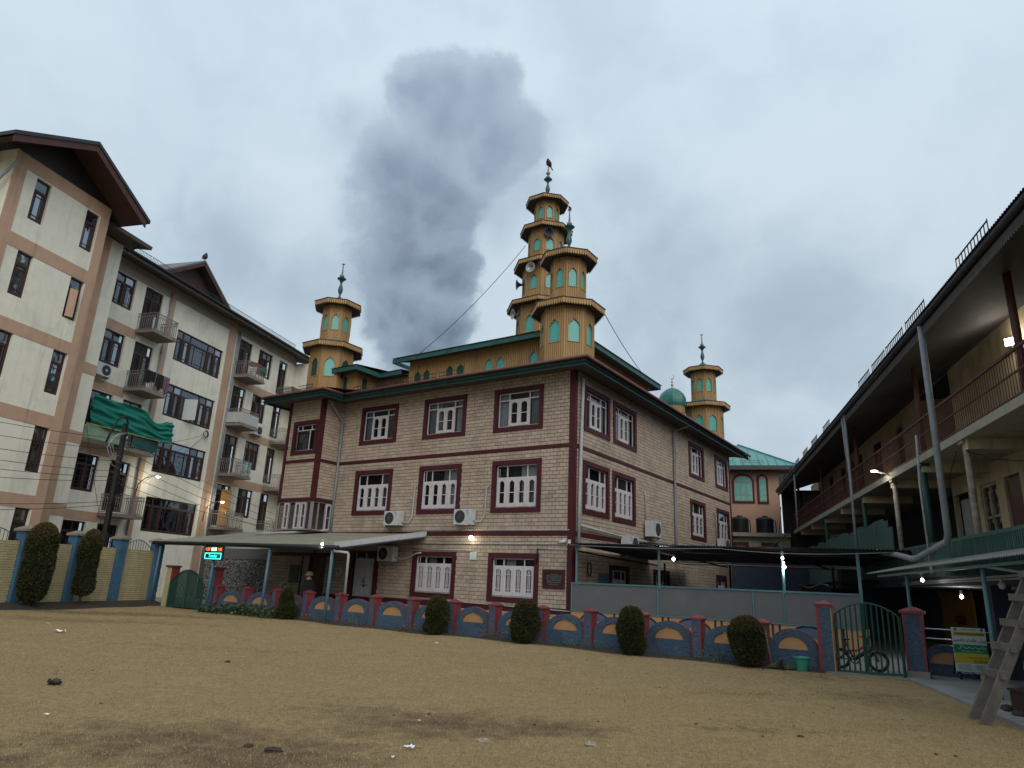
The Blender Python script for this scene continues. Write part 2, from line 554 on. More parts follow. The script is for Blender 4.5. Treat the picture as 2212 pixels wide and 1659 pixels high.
# ------------------------------------------------------------------ mesh helpers
class MB:
    def __init__(s):
        s.v, s.f = [], []

    def add(s, vs, fs):
        k = len(s.v)
        s.v.extend([Vector(q) for q in vs])
        s.f.extend([tuple(i + k for i in f) for f in fs])

    def quad(s, a, b, c, d):
        s.add((a, b, c, d), ((0, 1, 2, 3),))

    def hexa(s, p):
        s.add(p, ((0, 1, 2, 3), (7, 6, 5, 4), (0, 4, 5, 1), (1, 5, 6, 2), (2, 6, 7, 3), (3, 7, 4, 0)))

    def box(s, F, x0, x1, y0, y1, z0, z1):
        s.hexa([F(x0, y0, z0), F(x1, y0, z0), F(x1, y1, z0), F(x0, y1, z0), F(x0, y0, z1), F(x1, y0, z1), F(x1, y1, z1), F(x0, y1, z1)])

    def wbox(s, c, sx, sy, sz, rz=0.0):
        F = Frame(c, (math.cos(rz), math.sin(rz), 0), (-math.sin(rz), math.cos(rz), 0))
        s.box(F, -sx / 2, sx / 2, -sy / 2, sy / 2, 0, sz)

    def bar(s, a, b, w, h=None, up=UZ):
        """square bar from a to b"""
        a, b = Vector(a), Vector(b)
        h = h or w
        t = (b - a).normalized()
        if abs(t.dot(up)) > .98:
            up = Vector((1, 0, 0)) if abs(t.x) < .9 else Vector((0, 1, 0))
        sd = t.cross(up).normalized() * (w / 2)
        n = sd.cross(t).normalized() * (h / 2)
        s.hexa([a - sd - n, a + sd - n, a + sd + n, a - sd + n, b - sd - n, b + sd - n, b + sd + n, b - sd + n])

    def tube(s, pts, r, n=8, caps=True):
        pts = [Vector(p) for p in pts]
        m = len(pts)
        rr = r if isinstance(r, (list, tuple)) else [r] * m
        k = len(s.v)
        prev = None
        for i, p in enumerate(pts):
            t = (pts[min(i + 1, m - 1)] - pts[max(i - 1, 0)]).normalized()
            if prev is None:
                up = UZ if abs(t.z) < .9 else Vector((1, 0, 0))
                a = t.cross(up).normalized()
            else:
                a = (prev - t * prev.dot(t)).normalized()
            prev = a
            b = t.cross(a)
            for j in range(n):
                q = 2 * math.pi * j / n
                s.v.append(p + (a * math.cos(q) + b * math.sin(q)) * rr[i])
        for i in range(m - 1):
            for j in range(n):
                s.f.append((k + i * n + j, k + i * n + (j + 1) % n, k + (i + 1) * n + (j + 1) % n, k + (i + 1) * n + j))
        if caps:
            s.f.append(tuple(k + j for j in range(n)))
            s.f.append(tuple(k + (m - 1) * n + j for j in reversed(range(n))))

    def lathe(s, c, prof, n=16, ph=0.0, axis=None):
        """prof = [(r, z)] turned about the vertical through c"""
        c = Vector(c)
        k = len(s.v)
        m = len(prof)
        for r, z in prof:
            for j in range(n):
                q = 2 * math.pi * j / n + ph
                s.v.append(c + Vector((r * math.cos(q), r * math.sin(q), z)))
        for i in range(m - 1):
            for j in range(n):
                s.f.append((k + i * n + j, k + i * n + (j + 1) % n, k + (i + 1) * n + (j + 1) % n, k + (i + 1) * n + j))
        s.f.append(tuple(k + j for j in reversed(range(n))))
        s.f.append(tuple(k + (m - 1) * n + j for j in range(n)))

    def prism(s, F, poly, y0, y1):
        """polygon of (x, z) in frame F, extruded along y"""
        n = len(poly)
        a = [F(x, y0, z) for x, z in poly]
        b = [F(x, y1, z) for x, z in poly]
        s.add(a + b, [tuple(range(n)), tuple(reversed(range(n, 2 * n)))] + [(i, (i + 1) % n, n + (i + 1) % n, n + i) for i in range(n)])

    def blob(s, c, r, sx=1, sy=1, sz=1, n=8, m=6, jit=0.0):
        c = Vector(c)
        k = len(s.v)
        for i in range(m + 1):
            t = math.pi * i / m
            for j in range(n):
                q = 2 * math.pi * j / n
                w = 1 + random.uniform(-jit, jit)
                s.v.append(c + Vector((sx * math.sin(t) * math.cos(q), sy * math.sin(t) * math.sin(q), sz * math.cos(t))) * r * w)
        for i in range(m):
            for j in range(n):
                s.f.append((k + i * n + j, k + i * n + (j + 1) % n, k + (i + 1) * n + (j + 1) % n, k + (i + 1) * n + j))

    def build(s, name, mt, parent=None, o=None, smooth=False, fix=True):
        o = Vector(o) if o is not None else Vector((0, 0, 0))
        me = bpy.data.meshes.new(name)
        me.from_pydata([tuple(q - o) for q in s.v], [], s.f)
        if fix:
            b = bmesh.new()
            b.from_mesh(me)
            bmesh.ops.recalc_face_normals(b, faces=b.faces)
            b.to_mesh(me)
            b.free()
        if smooth:
            for p in me.polygons:
                p.use_smooth = True
        me.materials.append(MATS[mt] if isinstance(mt, str) else mt)
        ob = bpy.data.objects.new(name, me)
        COL.objects.link(ob)
        if parent is not None:
            ob.parent = parent
        return ob


def smooth_by_angle(ob, a=40):
    me = ob.data
    for p in me.polygons:
        p.use_smooth = True
    b = bmesh.new()
    b.from_mesh(me)
    for e in b.edges:
        if len(e.link_faces) == 2 and e.calc_face_angle(0) > rad(a):
            e.smooth = False
    b.to_mesh(me)
    b.free()


def tag(o, label, cat, group=None):
    o['label'] = label
    o['category'] = cat
    if group:
        o['group'] = group
    return o


class Thing:
    """an Empty at the thing's base with its parts below it"""
    def __init__(s, name, loc, label, cat, group=None):
        s.o = Vector(loc)
        s.root = bpy.data.objects.new(name, None)
        s.root.empty_display_size = .3
        COL.objects.link(s.root)
        s.root.location = s.o
        tag(s.root, label, cat, group)

    def part(s, mb, name, mt, parent=None, smooth=False, ang=None, stuff=False):
        ob = mb.build(name, mt, parent or s.root, s.o, smooth)
        if ang:
            smooth_by_angle(ob, ang)
        if stuff:
            ob['kind'] = 'stuff'
        return ob

    def piece(s, me, name, p, rz=0.0, parent=None, scale=None):
        """a piece that shares its mesh with its look-alikes"""
        ob = bpy.data.objects.new(name, me)
        COL.objects.link(ob)
        ob.parent = parent or s.root
        ob.location = Vector(p) - s.o
        ob.rotation_euler = (0, 0, rz)
        if scale:
            ob.scale = scale
        return ob

    def box(s, name, mt, F, x0, x1, y0, y1, z0, z1, parent=None):
        m = MB()
        m.box(F, x0, x1, y0, y1, z0, z1)
        return s.part(m, name, mt, parent)

    def tube(s, name, mt, pts, r, parent=None, n=8):
        m = MB()
        m.tube(pts, r, n)
        return s.part(m, name, mt, parent, smooth=True)


def solo(mb, name, mt, loc, label, cat, group=None, smooth=False, ang=None):
    """a thing that is one mesh"""
    ob = mb.build(name, mt, None, loc, smooth)
    ob.location = Vector(loc)
    if ang:
        smooth_by_angle(ob, ang)
    return tag(ob, label, cat, group)


def structure(mb, name, mt, smooth=False):
    ob = mb.build(name, mt, None, None, smooth)
    ob['kind'] = 'structure'
    return ob


def mesh_only(mb, name, mt, smooth=False):
    ob = mb.build(name, mt, None, None, smooth)
    me = ob.data
    bpy.data.objects.remove(ob)
    return me


def unit_box(name, mt, sx, sy, sz, bev=0.0):
    """box standing on z = 0, centred in x and y"""
    m = MB()
    F = Frame((0, 0, 0), (1, 0, 0), (0, 1, 0))
    m.box(F, -sx / 2, sx / 2, -sy / 2, sy / 2, 0, sz)
    return mesh_only(m, name, mt)


def cells(x0, x1, z0, z1, holes):
    xs = sorted({x0, x1} | {min(max(h[i], x0), x1) for h in holes for i in (0, 1)})
    zs = sorted({z0, z1} | {min(max(h[i], z0), z1) for h in holes for i in (2, 3)})
    for i in range(len(xs) - 1):
        for j in range(len(zs) - 1):
            cx, cz = (xs[i] + xs[i + 1]) / 2, (zs[j] + zs[j + 1]) / 2
            if xs[i + 1] - xs[i] < 1e-4 or zs[j + 1] - zs[j] < 1e-4:
                continue
            if any(h[0] < cx < h[1] and h[2] < cz < h[3] for h in holes):
                continue
            yield xs[i], xs[i + 1], zs[j], zs[j + 1]


def wall(mb, F, x0, x1, z0, z1, holes=(), depth=.22, y=0.0):
    for a, b, c, d in cells(x0, x1, z0, z1, holes):
        mb.quad(F(a, y, c), F(b, y, c), F(b, y, d), F(a, y, d))
    for a, b, c, d in holes:
        if b <= x0 or a >= x1:
            continue
        mb.quad(F(a, y, c), F(a, y - depth, c), F(a, y - depth, d), F(a, y, d))
        mb.quad(F(b, y, c), F(b, y - depth, c), F(b, y - depth, d), F(b, y, d))
        mb.quad(F(a, y, c), F(b, y, c), F(b, y - depth, c), F(a, y - depth, c))
        mb.quad(F(a, y, d), F(b, y, d), F(b, y - depth, d), F(a, y - depth, d))


def backing(mb, F, holes, y):
    for a, b, c, d in holes:
        mb.quad(F(a - .05, y, c - .05), F(b + .05, y, c - .05), F(b + .05, y, d + .05), F(a - .05, y, d + .05))


def rect_minus(r, h):
    a, b, c, d = r
    e, f, g, k = h
    if f <= a or e >= b or k <= c or g >= d:
        return [r]
    out = []
    if g > c:
        out.append((a, b, c, g))
    if k < d:
        out.append((a, b, k, d))
    lo, hi = max(c, g), min(d, k)
    if e > a:
        out.append((a, e, lo, hi))
    if f < b:
        out.append((f, b, lo, hi))
    return out


def brick_rects(x0, x1, z0, z1, bl, bh, holes, joint, jit=0.0):
    """full and cut bricks over a face"""
    full, cut = [], []
    row = 0
    z = z0
    while z < z1 - .02:
        off = (bl / 2 if row % 2 else 0) + random.uniform(-jit, jit)
        x = x0 - off
        while x < x1:
            r0 = (max(x, x0) + joint / 2, min(x + bl, x1) - joint / 2, z + joint / 2, min(z + bh, z1) - joint / 2)
            if r0[1] - r0[0] > .03 and r0[3] - r0[2] > .02:
                rs = [r0]
                for h in holes:
                    rs = [q for r in rs for q in rect_minus(r, h)]
                for r in rs:
                    if r[1] - r[0] < .025 or r[3] - r[2] < .02:
                        continue
                    isfull = abs(r[1] - r[0] - (bl - joint)) < 1e-3 and abs(r[3] - r[2] - (bh - joint)) < 1e-3
                    (full if isfull else cut).append(r)
            x += bl
        z += bh
        row += 1
    return full, cut


def lay_bricks(T, faces, bl, bh, joint, th, mt, parent=None, nmax=300, name='brick'):
    """faces = [(frame, x0, x1, z0, z1, holes)]: the nearest nmax whole bricks are pieces, the rest one part"""
    allfull = []
    rest = MB()

    def one(F, r, k=0.0):
        a, b, c, d = r
        e = .004
        y = th + k
        rest.add([F(a, 0, c), F(b, 0, c), F(b, 0, d), F(a, 0, d), F(a + e, y, c + e), F(b - e, y, c + e), F(b - e, y, d - e), F(a + e, y, d - e)],
                 ((4, 5, 6, 7), (0, 1, 5, 4), (1, 2, 6, 5), (2, 3, 7, 6), (3, 0, 4, 7)))
    for F, x0, x1, z0, z1, holes in faces:
        full, cut = brick_rects(x0, x1, z0, z1, bl, bh, holes, joint, .02)
        for r in full:
            p = F((r[0] + r[1]) / 2, 0, r[2])
            allfull.append(((p - EYE).length, F, r))
        for r in cut:
            one(F, r, random.uniform(-.002, .003))
    allfull.sort(key=lambda q: q[0])
    F0 = Frame((0, 0, 0), (1, 0, 0), (0, 1, 0))
    m = MB()
    w, h, e = bl - joint, bh - joint, .004
    m.add([F0(-w / 2, -th, 0), F0(w / 2, -th, 0), F0(w / 2, -th, h), F0(-w / 2, -th, h), F0(-w / 2 + e, th, e), F0(w / 2 - e, th, e), F0(w / 2 - e, th, h - e), F0(-w / 2 + e, th, h - e)],
          ((3, 2, 1, 0), (4, 5, 6, 7), (0, 1, 5, 4), (1, 2, 6, 5), (2, 3, 7, 6), (3, 0, 4, 7)))
    # symmetric about y so that it can be turned either way round
    for i in range(4):
        q = m.v[i]
        m.v[i] = Vector((q.x, -th, q.z))
    me = mesh_only(m, name, mt)
    for i, (dist, F, r) in enumerate(allfull):
        if i < nmax:
            p = F((r[0] + r[1]) / 2, random.uniform(-.002, .003), r[2])
            ang = math.atan2(F.n.y, F.n.x) - math.pi / 2
            T.piece(me, name, p, ang, parent)
        else:
            one(F, r, random.uniform(-.002, .003))
    if rest.f:
        T.part(rest, name + '_cladding', mt, parent, stuff=True)


def planks(mb, a, b, z0, z1, n, step=.10, depth=.038, ztop=None, wins=()):
    """board-and-batten skin from plan point a to b, outward normal n"""
    a, b, n = Vector(a), Vector(b), Vector(n)
    L = (b - a).length
    k = max(2, int(round(L / step)))
    z1b = z1 if ztop is None else ztop
    for i in range(k):
        for (s0, s1, dep) in ((0, .66, depth), (.66, 1, 0)):
            p, q = a.lerp(b, (i + s0) / k), a.lerp(b, (i + s1) / k)
            za, zb = z1 + (z1b - z1) * (i + s0) / k, z1 + (z1b - z1) * (i + s1) / k
            o = n * dep
            xm = L * (i + (s0 + s1) / 2) / k
            spans = [(z0, None)]
            for (xc, wz, ww, wh) in wins:
                t = abs(xm - xc) / (ww / 2)
                if t < 1.06:
                    top = wz + wh * (1.0 if t < .12 else .93 if t < .38 else .85 if t < .75 else .75)
                    spans = [(z0, wz - .01), (top, None)]
            for (c0, c1) in spans:
                ta, tb = (za, zb) if c1 is None else (c1, c1)
                mb.quad(p + o + UZ * c0, q + o + UZ * c0, q + o + UZ * tb, p + o + UZ * ta)
                if dep:
                    mb.quad(p + UZ * c0, p + o + UZ * c0, p + o + UZ * ta, p + UZ * ta)
                    mb.quad(q + UZ * c0, q + o + UZ * c0, q + o + UZ * tb, q + UZ * tb)
            continue
            mb.quad(p + o + UZ * z0, q + o + UZ * z0, q + o + UZ * zb, p + o + UZ * za)
            if dep:
                mb.quad(p + UZ * z0, p + o + UZ * z0, p + o + UZ * za, p + UZ * za)
                mb.quad(q + UZ * z0, q + o + UZ * z0, q + o + UZ * zb, q + UZ * zb)


def corr(mb, p00, p10, p01, wave=.075, amp=.012, nseg=1, n=None, hip0=0.0, hip1=0.0):
    """corrugated sheet: waves run along p00->p10, ridges along p00->p01; hip0 / hip1 = plan length lost to a hip at either end"""
    p00, p10, p01 = Vector(p00), Vector(p10), Vector(p01)
    ex, ey = p10 - p00, p01 - p00
    n = Vector(n) if n else ex.cross(ey).normalized()
    L = ex.length
    k = max(4, int(L / wave * 4))
    base = len(mb.v)
    for j in range(nseg + 1):
        for i in range(k + 1):
            s = L * i / k
            f = 1.0
            if hip0:
                f = min(f, s / hip0)
            if hip1:
                f = min(f, (L - s) / hip1)
            mb.v.append(p00 + ex * (i / k) + ey * (f * j / nseg) + n * (amp * math.sin(i * math.pi / 2)))
    for j in range(nseg):
        for i in range(k):
            mb.f.append((base + j * (k + 1) + i, base + j * (k + 1) + i + 1, base + (j + 1) * (k + 1) + i + 1, base + (j + 1) * (k + 1) + i))


def ogee(w, h, n=5):
    """outline (x, z) of a cusped-arch opening of width w, height h, base at z = 0"""
    s = h * .70
    p = [(-w / 2, 0), (w / 2, 0), (w / 2, s), (w * .44, s + .03 * h), (w * .40, s + .12 * h), (w * .26, s + .17 * h), (w * .17, s + .22 * h), (w * .06, s + .24 * h), (0, h)]
    return p + [(-x, z) for x, z in reversed(p[2:-1])]


def sag(a, b, drop, n=10):
    a, b = Vector(a), Vector(b)
    return [a.lerp(b, i / n) - UZ * (drop * 4 * (i / n) * (1 - i / n)) for i in range(n + 1)]


def lit(loc, power, col=(1, .95, .85), r=.06):
    ld = bpy.data.lights.new("lamp_light", 'POINT')
    ld.energy = power
    ld.color = col
    ld.shadow_soft_size = r
    return ld


def add_light(T, p, power, col=(1, .95, .85), r=.06):
    lo = bpy.data.objects.new("lamp_light", lit(p, power, col, r))
    COL.objects.link(lo)
    lo.parent = T.root
    lo.location = Vector(p) - T.o
    return lo


# ------------------------------------------------------------------ ground
def lawn_mat():
    m = bpy.data.materials.new('dry_lawn')
    m.use_nodes = True
    N, L = m.node_tree.nodes, m.node_tree.links
    p = N['Principled BSDF']
    p.inputs['Roughness'].default_value = .95
    p.inputs['Specular IOR Level'].default_value = .1
    geo = N.new('ShaderNodeNewGeometry')
    pos = geo.outputs['Position']

    def noise(sc, det=6, r=.6):
        n = N.new('ShaderNodeTexNoise')
        n.inputs['Scale'].default_value = sc
        n.inputs['Detail'].default_value = det
        n.inputs['Roughness'].default_value = r
        L.new(pos, n.inputs['Vector'])
        return n.outputs[0]

    def rmp(v, lo, hi):
        r = N.new('ShaderNodeMapRange')
        L.new(v, r.inputs[0])
        r.inputs[1].default_value, r.inputs[2].default_value = lo, hi
        return r.outputs[0]

    def mix(f, a, b):
        x = N.new('ShaderNodeMix')
        x.data_type = 'RGBA'
        L.new(f, x.inputs[0])
        for i, s in ((6, a), (7, b)):
            if isinstance(s, tuple):
                x.inputs[i].default_value = s + (1,)
            else:
                L.new(s, x.inputs[i])
        return x.outputs[2]
    c = mix(rmp(noise(.35), .35, .65), (.345, .245, .122), (.395, .29, .154))
    c = mix(rmp(noise(2.2), .35, .7), c, (.305, .215, .108))
    c = mix(rmp(noise(14, 4), .42, .75), c, (.19, .135, .072))
    at = N.new('ShaderNodeAttribute')
    at.attribute_name = 'bare'
    ns = N.new('ShaderNodeMath')
    ns.operation = 'MULTIPLY_ADD'
    L.new(noise(3.0), ns.inputs[0])
    ns.inputs[1].default_value = 1.5
    L.new(at.outputs['Fac'], ns.inputs[2])
    c = mix(rmp(ns.outputs[0], .95, 1.35), c, (.185, .125, .073))
    c = mix(rmp(ns.outputs[0], 1.3, 1.7), c, (.11, .074, .044))
    L.new(c, p.inputs['Base Color'])
    b = N.new('ShaderNodeBump')
    b.inputs['Distance'].default_value = .03
    L.new(noise(22, 6, .7), b.inputs['Height'])
    L.new(b.outputs[0], p.inputs['Normal'])
    MATS['dry_lawn'] = m


lawn_mat()
# bare patches of the lawn: (centre d, l on the ground in world x, y), radii, strength
BARE = [(-3.1, 7.3, 1.5, .9, .62), (-2.2, 6.9, 1.2, .8, .68), (-4.3, 6.5, 1.2, .6, .5), (-.7, 8.75, 1.2, .75, .66), (.5, 8.7, .9, .55, .66), (-1.7, 9.3, .9, .5, .45), (-1.3, 8.2, .9, .6, .4),
        (-12.5, 21.5, 4.5, .9, .45), (-6.5, 15.6, 3, .6, .25), (3.1, 9.3, .9, .35, .4), (4.2, 12.1, 1.4, .4, .3), (-14, 25, 5, 1.0, .6), (6.2, 12.3, .9, 1.0, .5), (6.6, 15.2, 1.0, .8, .45)]


def bare_at(x, y):
    b = 0.0
    for cx, cy, rx, ry, s in BARE:
        q = ((x - cx) / rx) ** 2 + ((y - cy) / ry) ** 2
        b = max(b, s * max(0.0, 1.0 - q * .5))
    return b


def lawn_z(x, y):
    return .012 * math.sin(x * 1.3 + .7 * y) + .010 * math.sin(2.1 * y - .8 * x) - .03 * bare_at(x, y) * .6


m = MB()
nx, ny = 150, 150
X = np.linspace(-30, 16, nx)
Yv = np.linspace(-6, 34, ny)
for y in Yv:
    for x in X:
        m.v.append(Vector((x, y, lawn_z(x, y))))
for j in range(ny - 1):
    for i in range(nx - 1):
        m.f.append((j * nx + i, j * nx + i + 1, (j + 1) * nx + i + 1, (j + 1) * nx + i))
lawn = structure(m, 'lawn', 'dry_lawn', True)
at = lawn.data.attributes.new('bare', 'FLOAT', 'POINT')
at.data.foreach_set('value', np.array([bare_at(v.co.x, v.co.y) for v in lawn.data.vertices], dtype=np.float32))
mat('earth', (.15, .12, .09), .95, (.11, .09, .07), .4)
m = MB()
m.quad((-1200, -1200, -.06), (1200, -1200, -.06), (1200, 1200, -.06), (-1200, 1200, -.06))
structure(m, 'ground', 'earth')


def grass(name, n, y0, y1, hmin, hmax, w, mt, spots=None):
    ys = rng.uniform(y0, y1, n)
    xs = rng.uniform(-1, 1, n) * (ys * .80 + 1.5)
    keep = np.ones(n, bool)
    for i in range(n):
        x, y = xs[i], ys[i]
        b = bare_at(x, y)
        p = Vector((x, y, 0))
        if spots and not any(((x - a) / rx) ** 2 + ((y - c) / ry) ** 2 < rng.random() * 1.6 for a, c, rx, ry in spots):
            keep[i] = False
        if p.dot(MVv) > 16.95 or p.dot(YL) < -4.05 or p.dot(YL) > 22.0 or rng.random() < b * .85:
            keep[i] = False
    xs, ys = xs[keep], ys[keep]
    n = len(xs)
    zs = np.array([lawn_z(a, b) for a, b in zip(xs, ys)])
    h = rng.uniform(hmin, hmax, n)
    a = rng.uniform(0, 2 * np.pi, n)
    lean = rng.uniform(.2, 1.3, n) * h
    la = rng.uniform(0, 2 * np.pi, n)
    V = np.zeros((n, 3, 3))
    V[:, 0] = np.stack([xs - w * np.cos(a), ys - w * np.sin(a), zs - .005], 1)
    V[:, 1] = np.stack([xs + w * np.cos(a), ys + w * np.sin(a), zs - .005], 1)
    V[:, 2] = np.stack([xs + lean * np.cos(la), ys + lean * np.sin(la), zs + h], 1)
    me = bpy.data.meshes.new(name)
    me.vertices.add(n * 3)
    me.vertices.foreach_set('co', V.ravel())
    me.loops.add(n * 3)
    me.loops.foreach_set('vertex_index', np.arange(n * 3, dtype=np.int32))
    me.polygons.add(n)
    me.polygons.foreach_set('loop_start', np.arange(0, n * 3, 3, dtype=np.int32))
    me.polygons.foreach_set('loop_total', np.full(n, 3, dtype=np.int32))
    me.update()
    me.materials.append(MATS[mt])
    ob = bpy.data.objects.new(name, me)
    COL.objects.link(ob)
    ob['kind'] = 'stuff'
    tag(ob, 'short dry straw coloured grass on the nearer lawn with bare earth', 'grass')
    return ob


mat('straw', (.26, .18, .09), .9, isl=[(.30, .21, .095), (.42, .305, .15), (.50, .375, .20), (.37, .265, .13), (.35, .25, .105), (.56, .43, .25)], spec=.15)
mat('straw_green', (.13, .13, .05), .9, isl=[(.09, .10, .035), (.15, .14, .06), (.12, .11, .04)], spec=.15)
grass('lawn_grass', 260000, 5.5, 12.5, .008, .026, .0028, 'straw')
g2 = grass('lawn_grass', 150000, 12.0, 32.0, .010, .028, .006, 'straw')
g3 = grass('lawn_grass', 60000, 6.0, 20.0, .010, .03, .004, 'straw_green', [(4.6, 12.2, 1.8, .5), (3.3, 9.2, 1.1, .35), (5.2, 9.6, .8, .4), (-4.5, 15.5, 2.5, .5), (-7, 11.5, 1.6, .5), (1.2, 11.4, 1.5, .3), (6.0, 14.5, .9, 1.6)])
g3['label'] = 'faint greenish patches of grass among the dry lawn'
g2['label'] = 'far stretch of dry straw grass before the arched fence'

# ------------------------------------------------------------------ prayer hall
MV0, MU0 = 22.9, 12.6            # planes of its front and its side
BV, BU0, BU1 = 21.6, 25.75, 28.2  # the bay on its left
VEND = 43.2
WT = 9.9
hall = Thing('prayer_hall', uv(MU0, MV0), 'three storey prayer hall clad in beige stone tiles with maroon bands and yellow minarets', 'mosque')
FF, FS, FB, FBs = FMf(MV0), FMs(MU0), FMf(BV), FMs(BU0)

wins_f = [(22.0, 24.4, 7.65, 9.5, 'A'), (17.95, 20.38, 7.62, 9.48, 'A'), (14.02, 16.45, 7.6, 9.46, 'A'),
          (22.0, 24.4, 4.31, 6.4, 'B'), (18.02, 20.38, 4.3, 6.4, 'B'), (14.02, 16.39, 4.28, 6.39, 'B'),
          (18.02, 20.38, .86, 2.72, 'C'), (14.02, 16.37, .86, 2.70, 'C')]
wins_s = [(23.66, 26.02, 7.56, 9.45, 'A'), (26.36, 28.8, 7.56, 9.45, 'A'), (35.78, 38.25, 7.54, 9.46, 'A'), (40.27, 42.7, 7.55, 9.48, 'A'),
          (23.63, 25.96, 4.27, 6.37, 'B'), (26.27, 28.62, 4.23, 6.36, 'B'), (35.8, 38.23, 4.2, 6.32, 'B3'), (40.3, 42.66, 4.22, 6.32, 'B3'),
          (26.0, 27.9, .8, 2.45, 'B'), (30.6, 32.55, .8, 2.45, 'B'), (39.7, 41.6, .8, 2.5, 'B')]
wins_b = [(25.95, 27.75, 7.15, 8.83, 'D')]
DOOR = (22.38, 24.2, .25, 2.71)
PORCH = (25.9, 27.55, .2, 2.42)
FRW = .19


def inner_rect(w, k=FRW):
    return (w[0] + k, w[1] - k, w[2] + k, w[3] - k)


hf = [inner_rect(w) for w in wins_f] + [(DOOR[0] + .25, DOOR[1] - .25, DOOR[2], DOOR[3] - .12), PORCH]
hs = [inner_rect(w) for w in wins_s]
hb = [inner_rect(w) for w in wins_b]
m = MB()
wall(m, FF, MU0, 30.0, 0, WT + .1, hf)
wall(m, FS, MV0, VEND, 0, WT + .1, hs)
wall(m, FB, BU0, BU1, 4.9, WT + .1, hb)
m.quad(FBs(BV, 0, 4.9), FBs(MV0, 0, 4.9), FBs(MV0, 0, WT + .1), FBs(BV, 0, WT + .1))
FBl = FMs(BU1)
m.quad(FBl(BV, 0, 4.9), FBl(30, 0, 4.9), FBl(30, 0, WT + .1), FBl(BV, 0, WT + .1))
m.quad(uv(BU0, BV, 4.9), uv(BU1, BV, 4.9), uv(BU1, 23, 4.9), uv(BU0, 23, 4.9))
FE = FMf(VEND)
m.quad(FE(MU0, 0, 0), FE(30, 0, 0), FE(30, 0, 10), FE(MU0, 0, 10))
hall_wall = hall.part(m, 'wall', 'mortar')
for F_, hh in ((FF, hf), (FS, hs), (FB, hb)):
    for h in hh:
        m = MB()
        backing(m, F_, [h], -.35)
        hall.part(m, 'dark_backing', 'dark_backing', hall_wall)

# maroon corner trims and storey bands
for bx in (((FF, MU0 - .03, MU0 + .19, -.02, .045, 0, WT), (FS, MV0 - .03, MV0 + .19, -.02, .043, 0, WT)),
           ((FB, BU0 - .03, BU0 + .17, -.02, .045, 4.9, WT), (FBs, BV - .03, BV + .16, -.02, .043, 4.9, WT)),
           ((FB, BU1 - .14, BU1 + .03, -.02, .045, 4.9, WT),), ((FS, VEND - .16, VEND + .02, -.02, .045, 0, WT),)):
    m = MB()
    for q in bx:
        m.box(*q)
    hall.part(m, 'corner_trim', 'maroon')
for i, (z0, z1) in enumerate(((6.76, 6.9), (3.38, 3.54), (.55, .72))):
    m = MB()
    m.box(FF, MU0 + .19, 25.72, -.02, .042, z0, z1)
    m.box(FS, MV0 + .19, VEND - .16, -.02, .041, z0, z1)
    if i == 0:
        m.box(FB, BU0 + .17, BU1 - .14, -.02, .04, z0, z1)
        m.box(FBs, BV + .16, MV0, -.02, .04, z0, z1)
        m.box(FB, BU0 - .02, BU1, -.02, .05, 4.9, 5.02)
        m.box(FBs, BV, MV0, -.02, .048, 4.9, 5.02)
    hall.part(m, 'storey_band', 'maroon')

# stone tiles
k = .16
occ_f = [(w[0], w[1], w[2], w[3]) for w in wins_f] + [DOOR, PORCH, (12.5, MU0 + .2, 0, 10), (12, 31, 6.75, 6.91), (12, 31, 3.37, 3.55), (12, 25.75, .54, .73), (BU0, 31, 4.9, 10), (12.87, 13.82, 1.44, 2.13)]
occ_s = [(w[0], w[1], w[2], w[3]) for w in wins_s] + [(22.8, MV0 + .2, 0, 10), (22, 44, 6.75, 6.91), (22, 44, 3.37, 3.55), (22, 44, .54, .73), (VEND - .17, 44, 0, 10)]
occ_b = [(w[0], w[1], w[2], w[3]) for w in wins_b] + [(25.6, BU0 + .18, 0, 10), (BU1 - .15, 29, 0, 10), (25, 29, 6.75, 6.91), (25, 29, 4.8, 5.03)]
occ_bs = [(21.5, BV + .17, 0, 10), (21, 23, 6.75, 6.91), (21, 23, 4.8, 5.03)]
lay_bricks(hall, [(FF, MU0, 30.0, 0, WT, occ_f), (FS, MV0, VEND, 0, WT, occ_s), (FB, BU0, BU1, 4.9, WT, occ_b), (FBs, BV, MV0, 4.9, WT, occ_bs)],
           .30, .15, .013, .014, 'tile', hall_wall)


# ---- windows
def leaf(mb, F, x0, x1, z0, z1, y0, y1, st, top, br, style, mid=True):
    """one casement leaf with an arched light; returns the pane rectangle"""
    a, b = x0 + st, x1 - st
    c, d = z0 + br, z1 - top
    mb.box(F, x0, a, y0, y1, z0, z1)
    mb.box(F, b, x1, y0, y1, z0, z1)
    mb.box(F, a, b, y0, y1, z0, c)
    n = 8
    w = b - a
    rise = w * (.35 if style != 'C' else .28)

    def arc(t):
        if style == 'B':
            s = abs(t - .5) * 2
            return d - rise * (0 if s < .3 else (s - .3) / .7 * .8 + .2)
        return d - rise * (1 - math.sqrt(max(0, 1 - (2 * t - 1) ** 2)))
    for i in range(n):
        t0, t1 = i / n, (i + 1) / n
        p = [(a + w * t0, arc(t0)), (a + w * t1, arc(t1)), (a + w * t1, z1), (a + w * t0, z1)]
        mb.prism(F, p, y0, y1)
    if mid and style != 'C':
        h = c + (d - c) * .47
        mb.box(F, a, b, y0 + .008, y1 - .006, h - .014, h + .014)
    if style == 'C':
        for q in (.36, .64):
            mb.box(F, a + w * q - .011, a + w * q + .011, y0 + .008, y1 - .006, c, d - .02)
        for h in (c + (d - c) * .12, c + (d - c) * .76):
            mb.box(F, a, b, y0 + .009, y1 - .007, h - .011, h + .011)
    return a, b, c, d


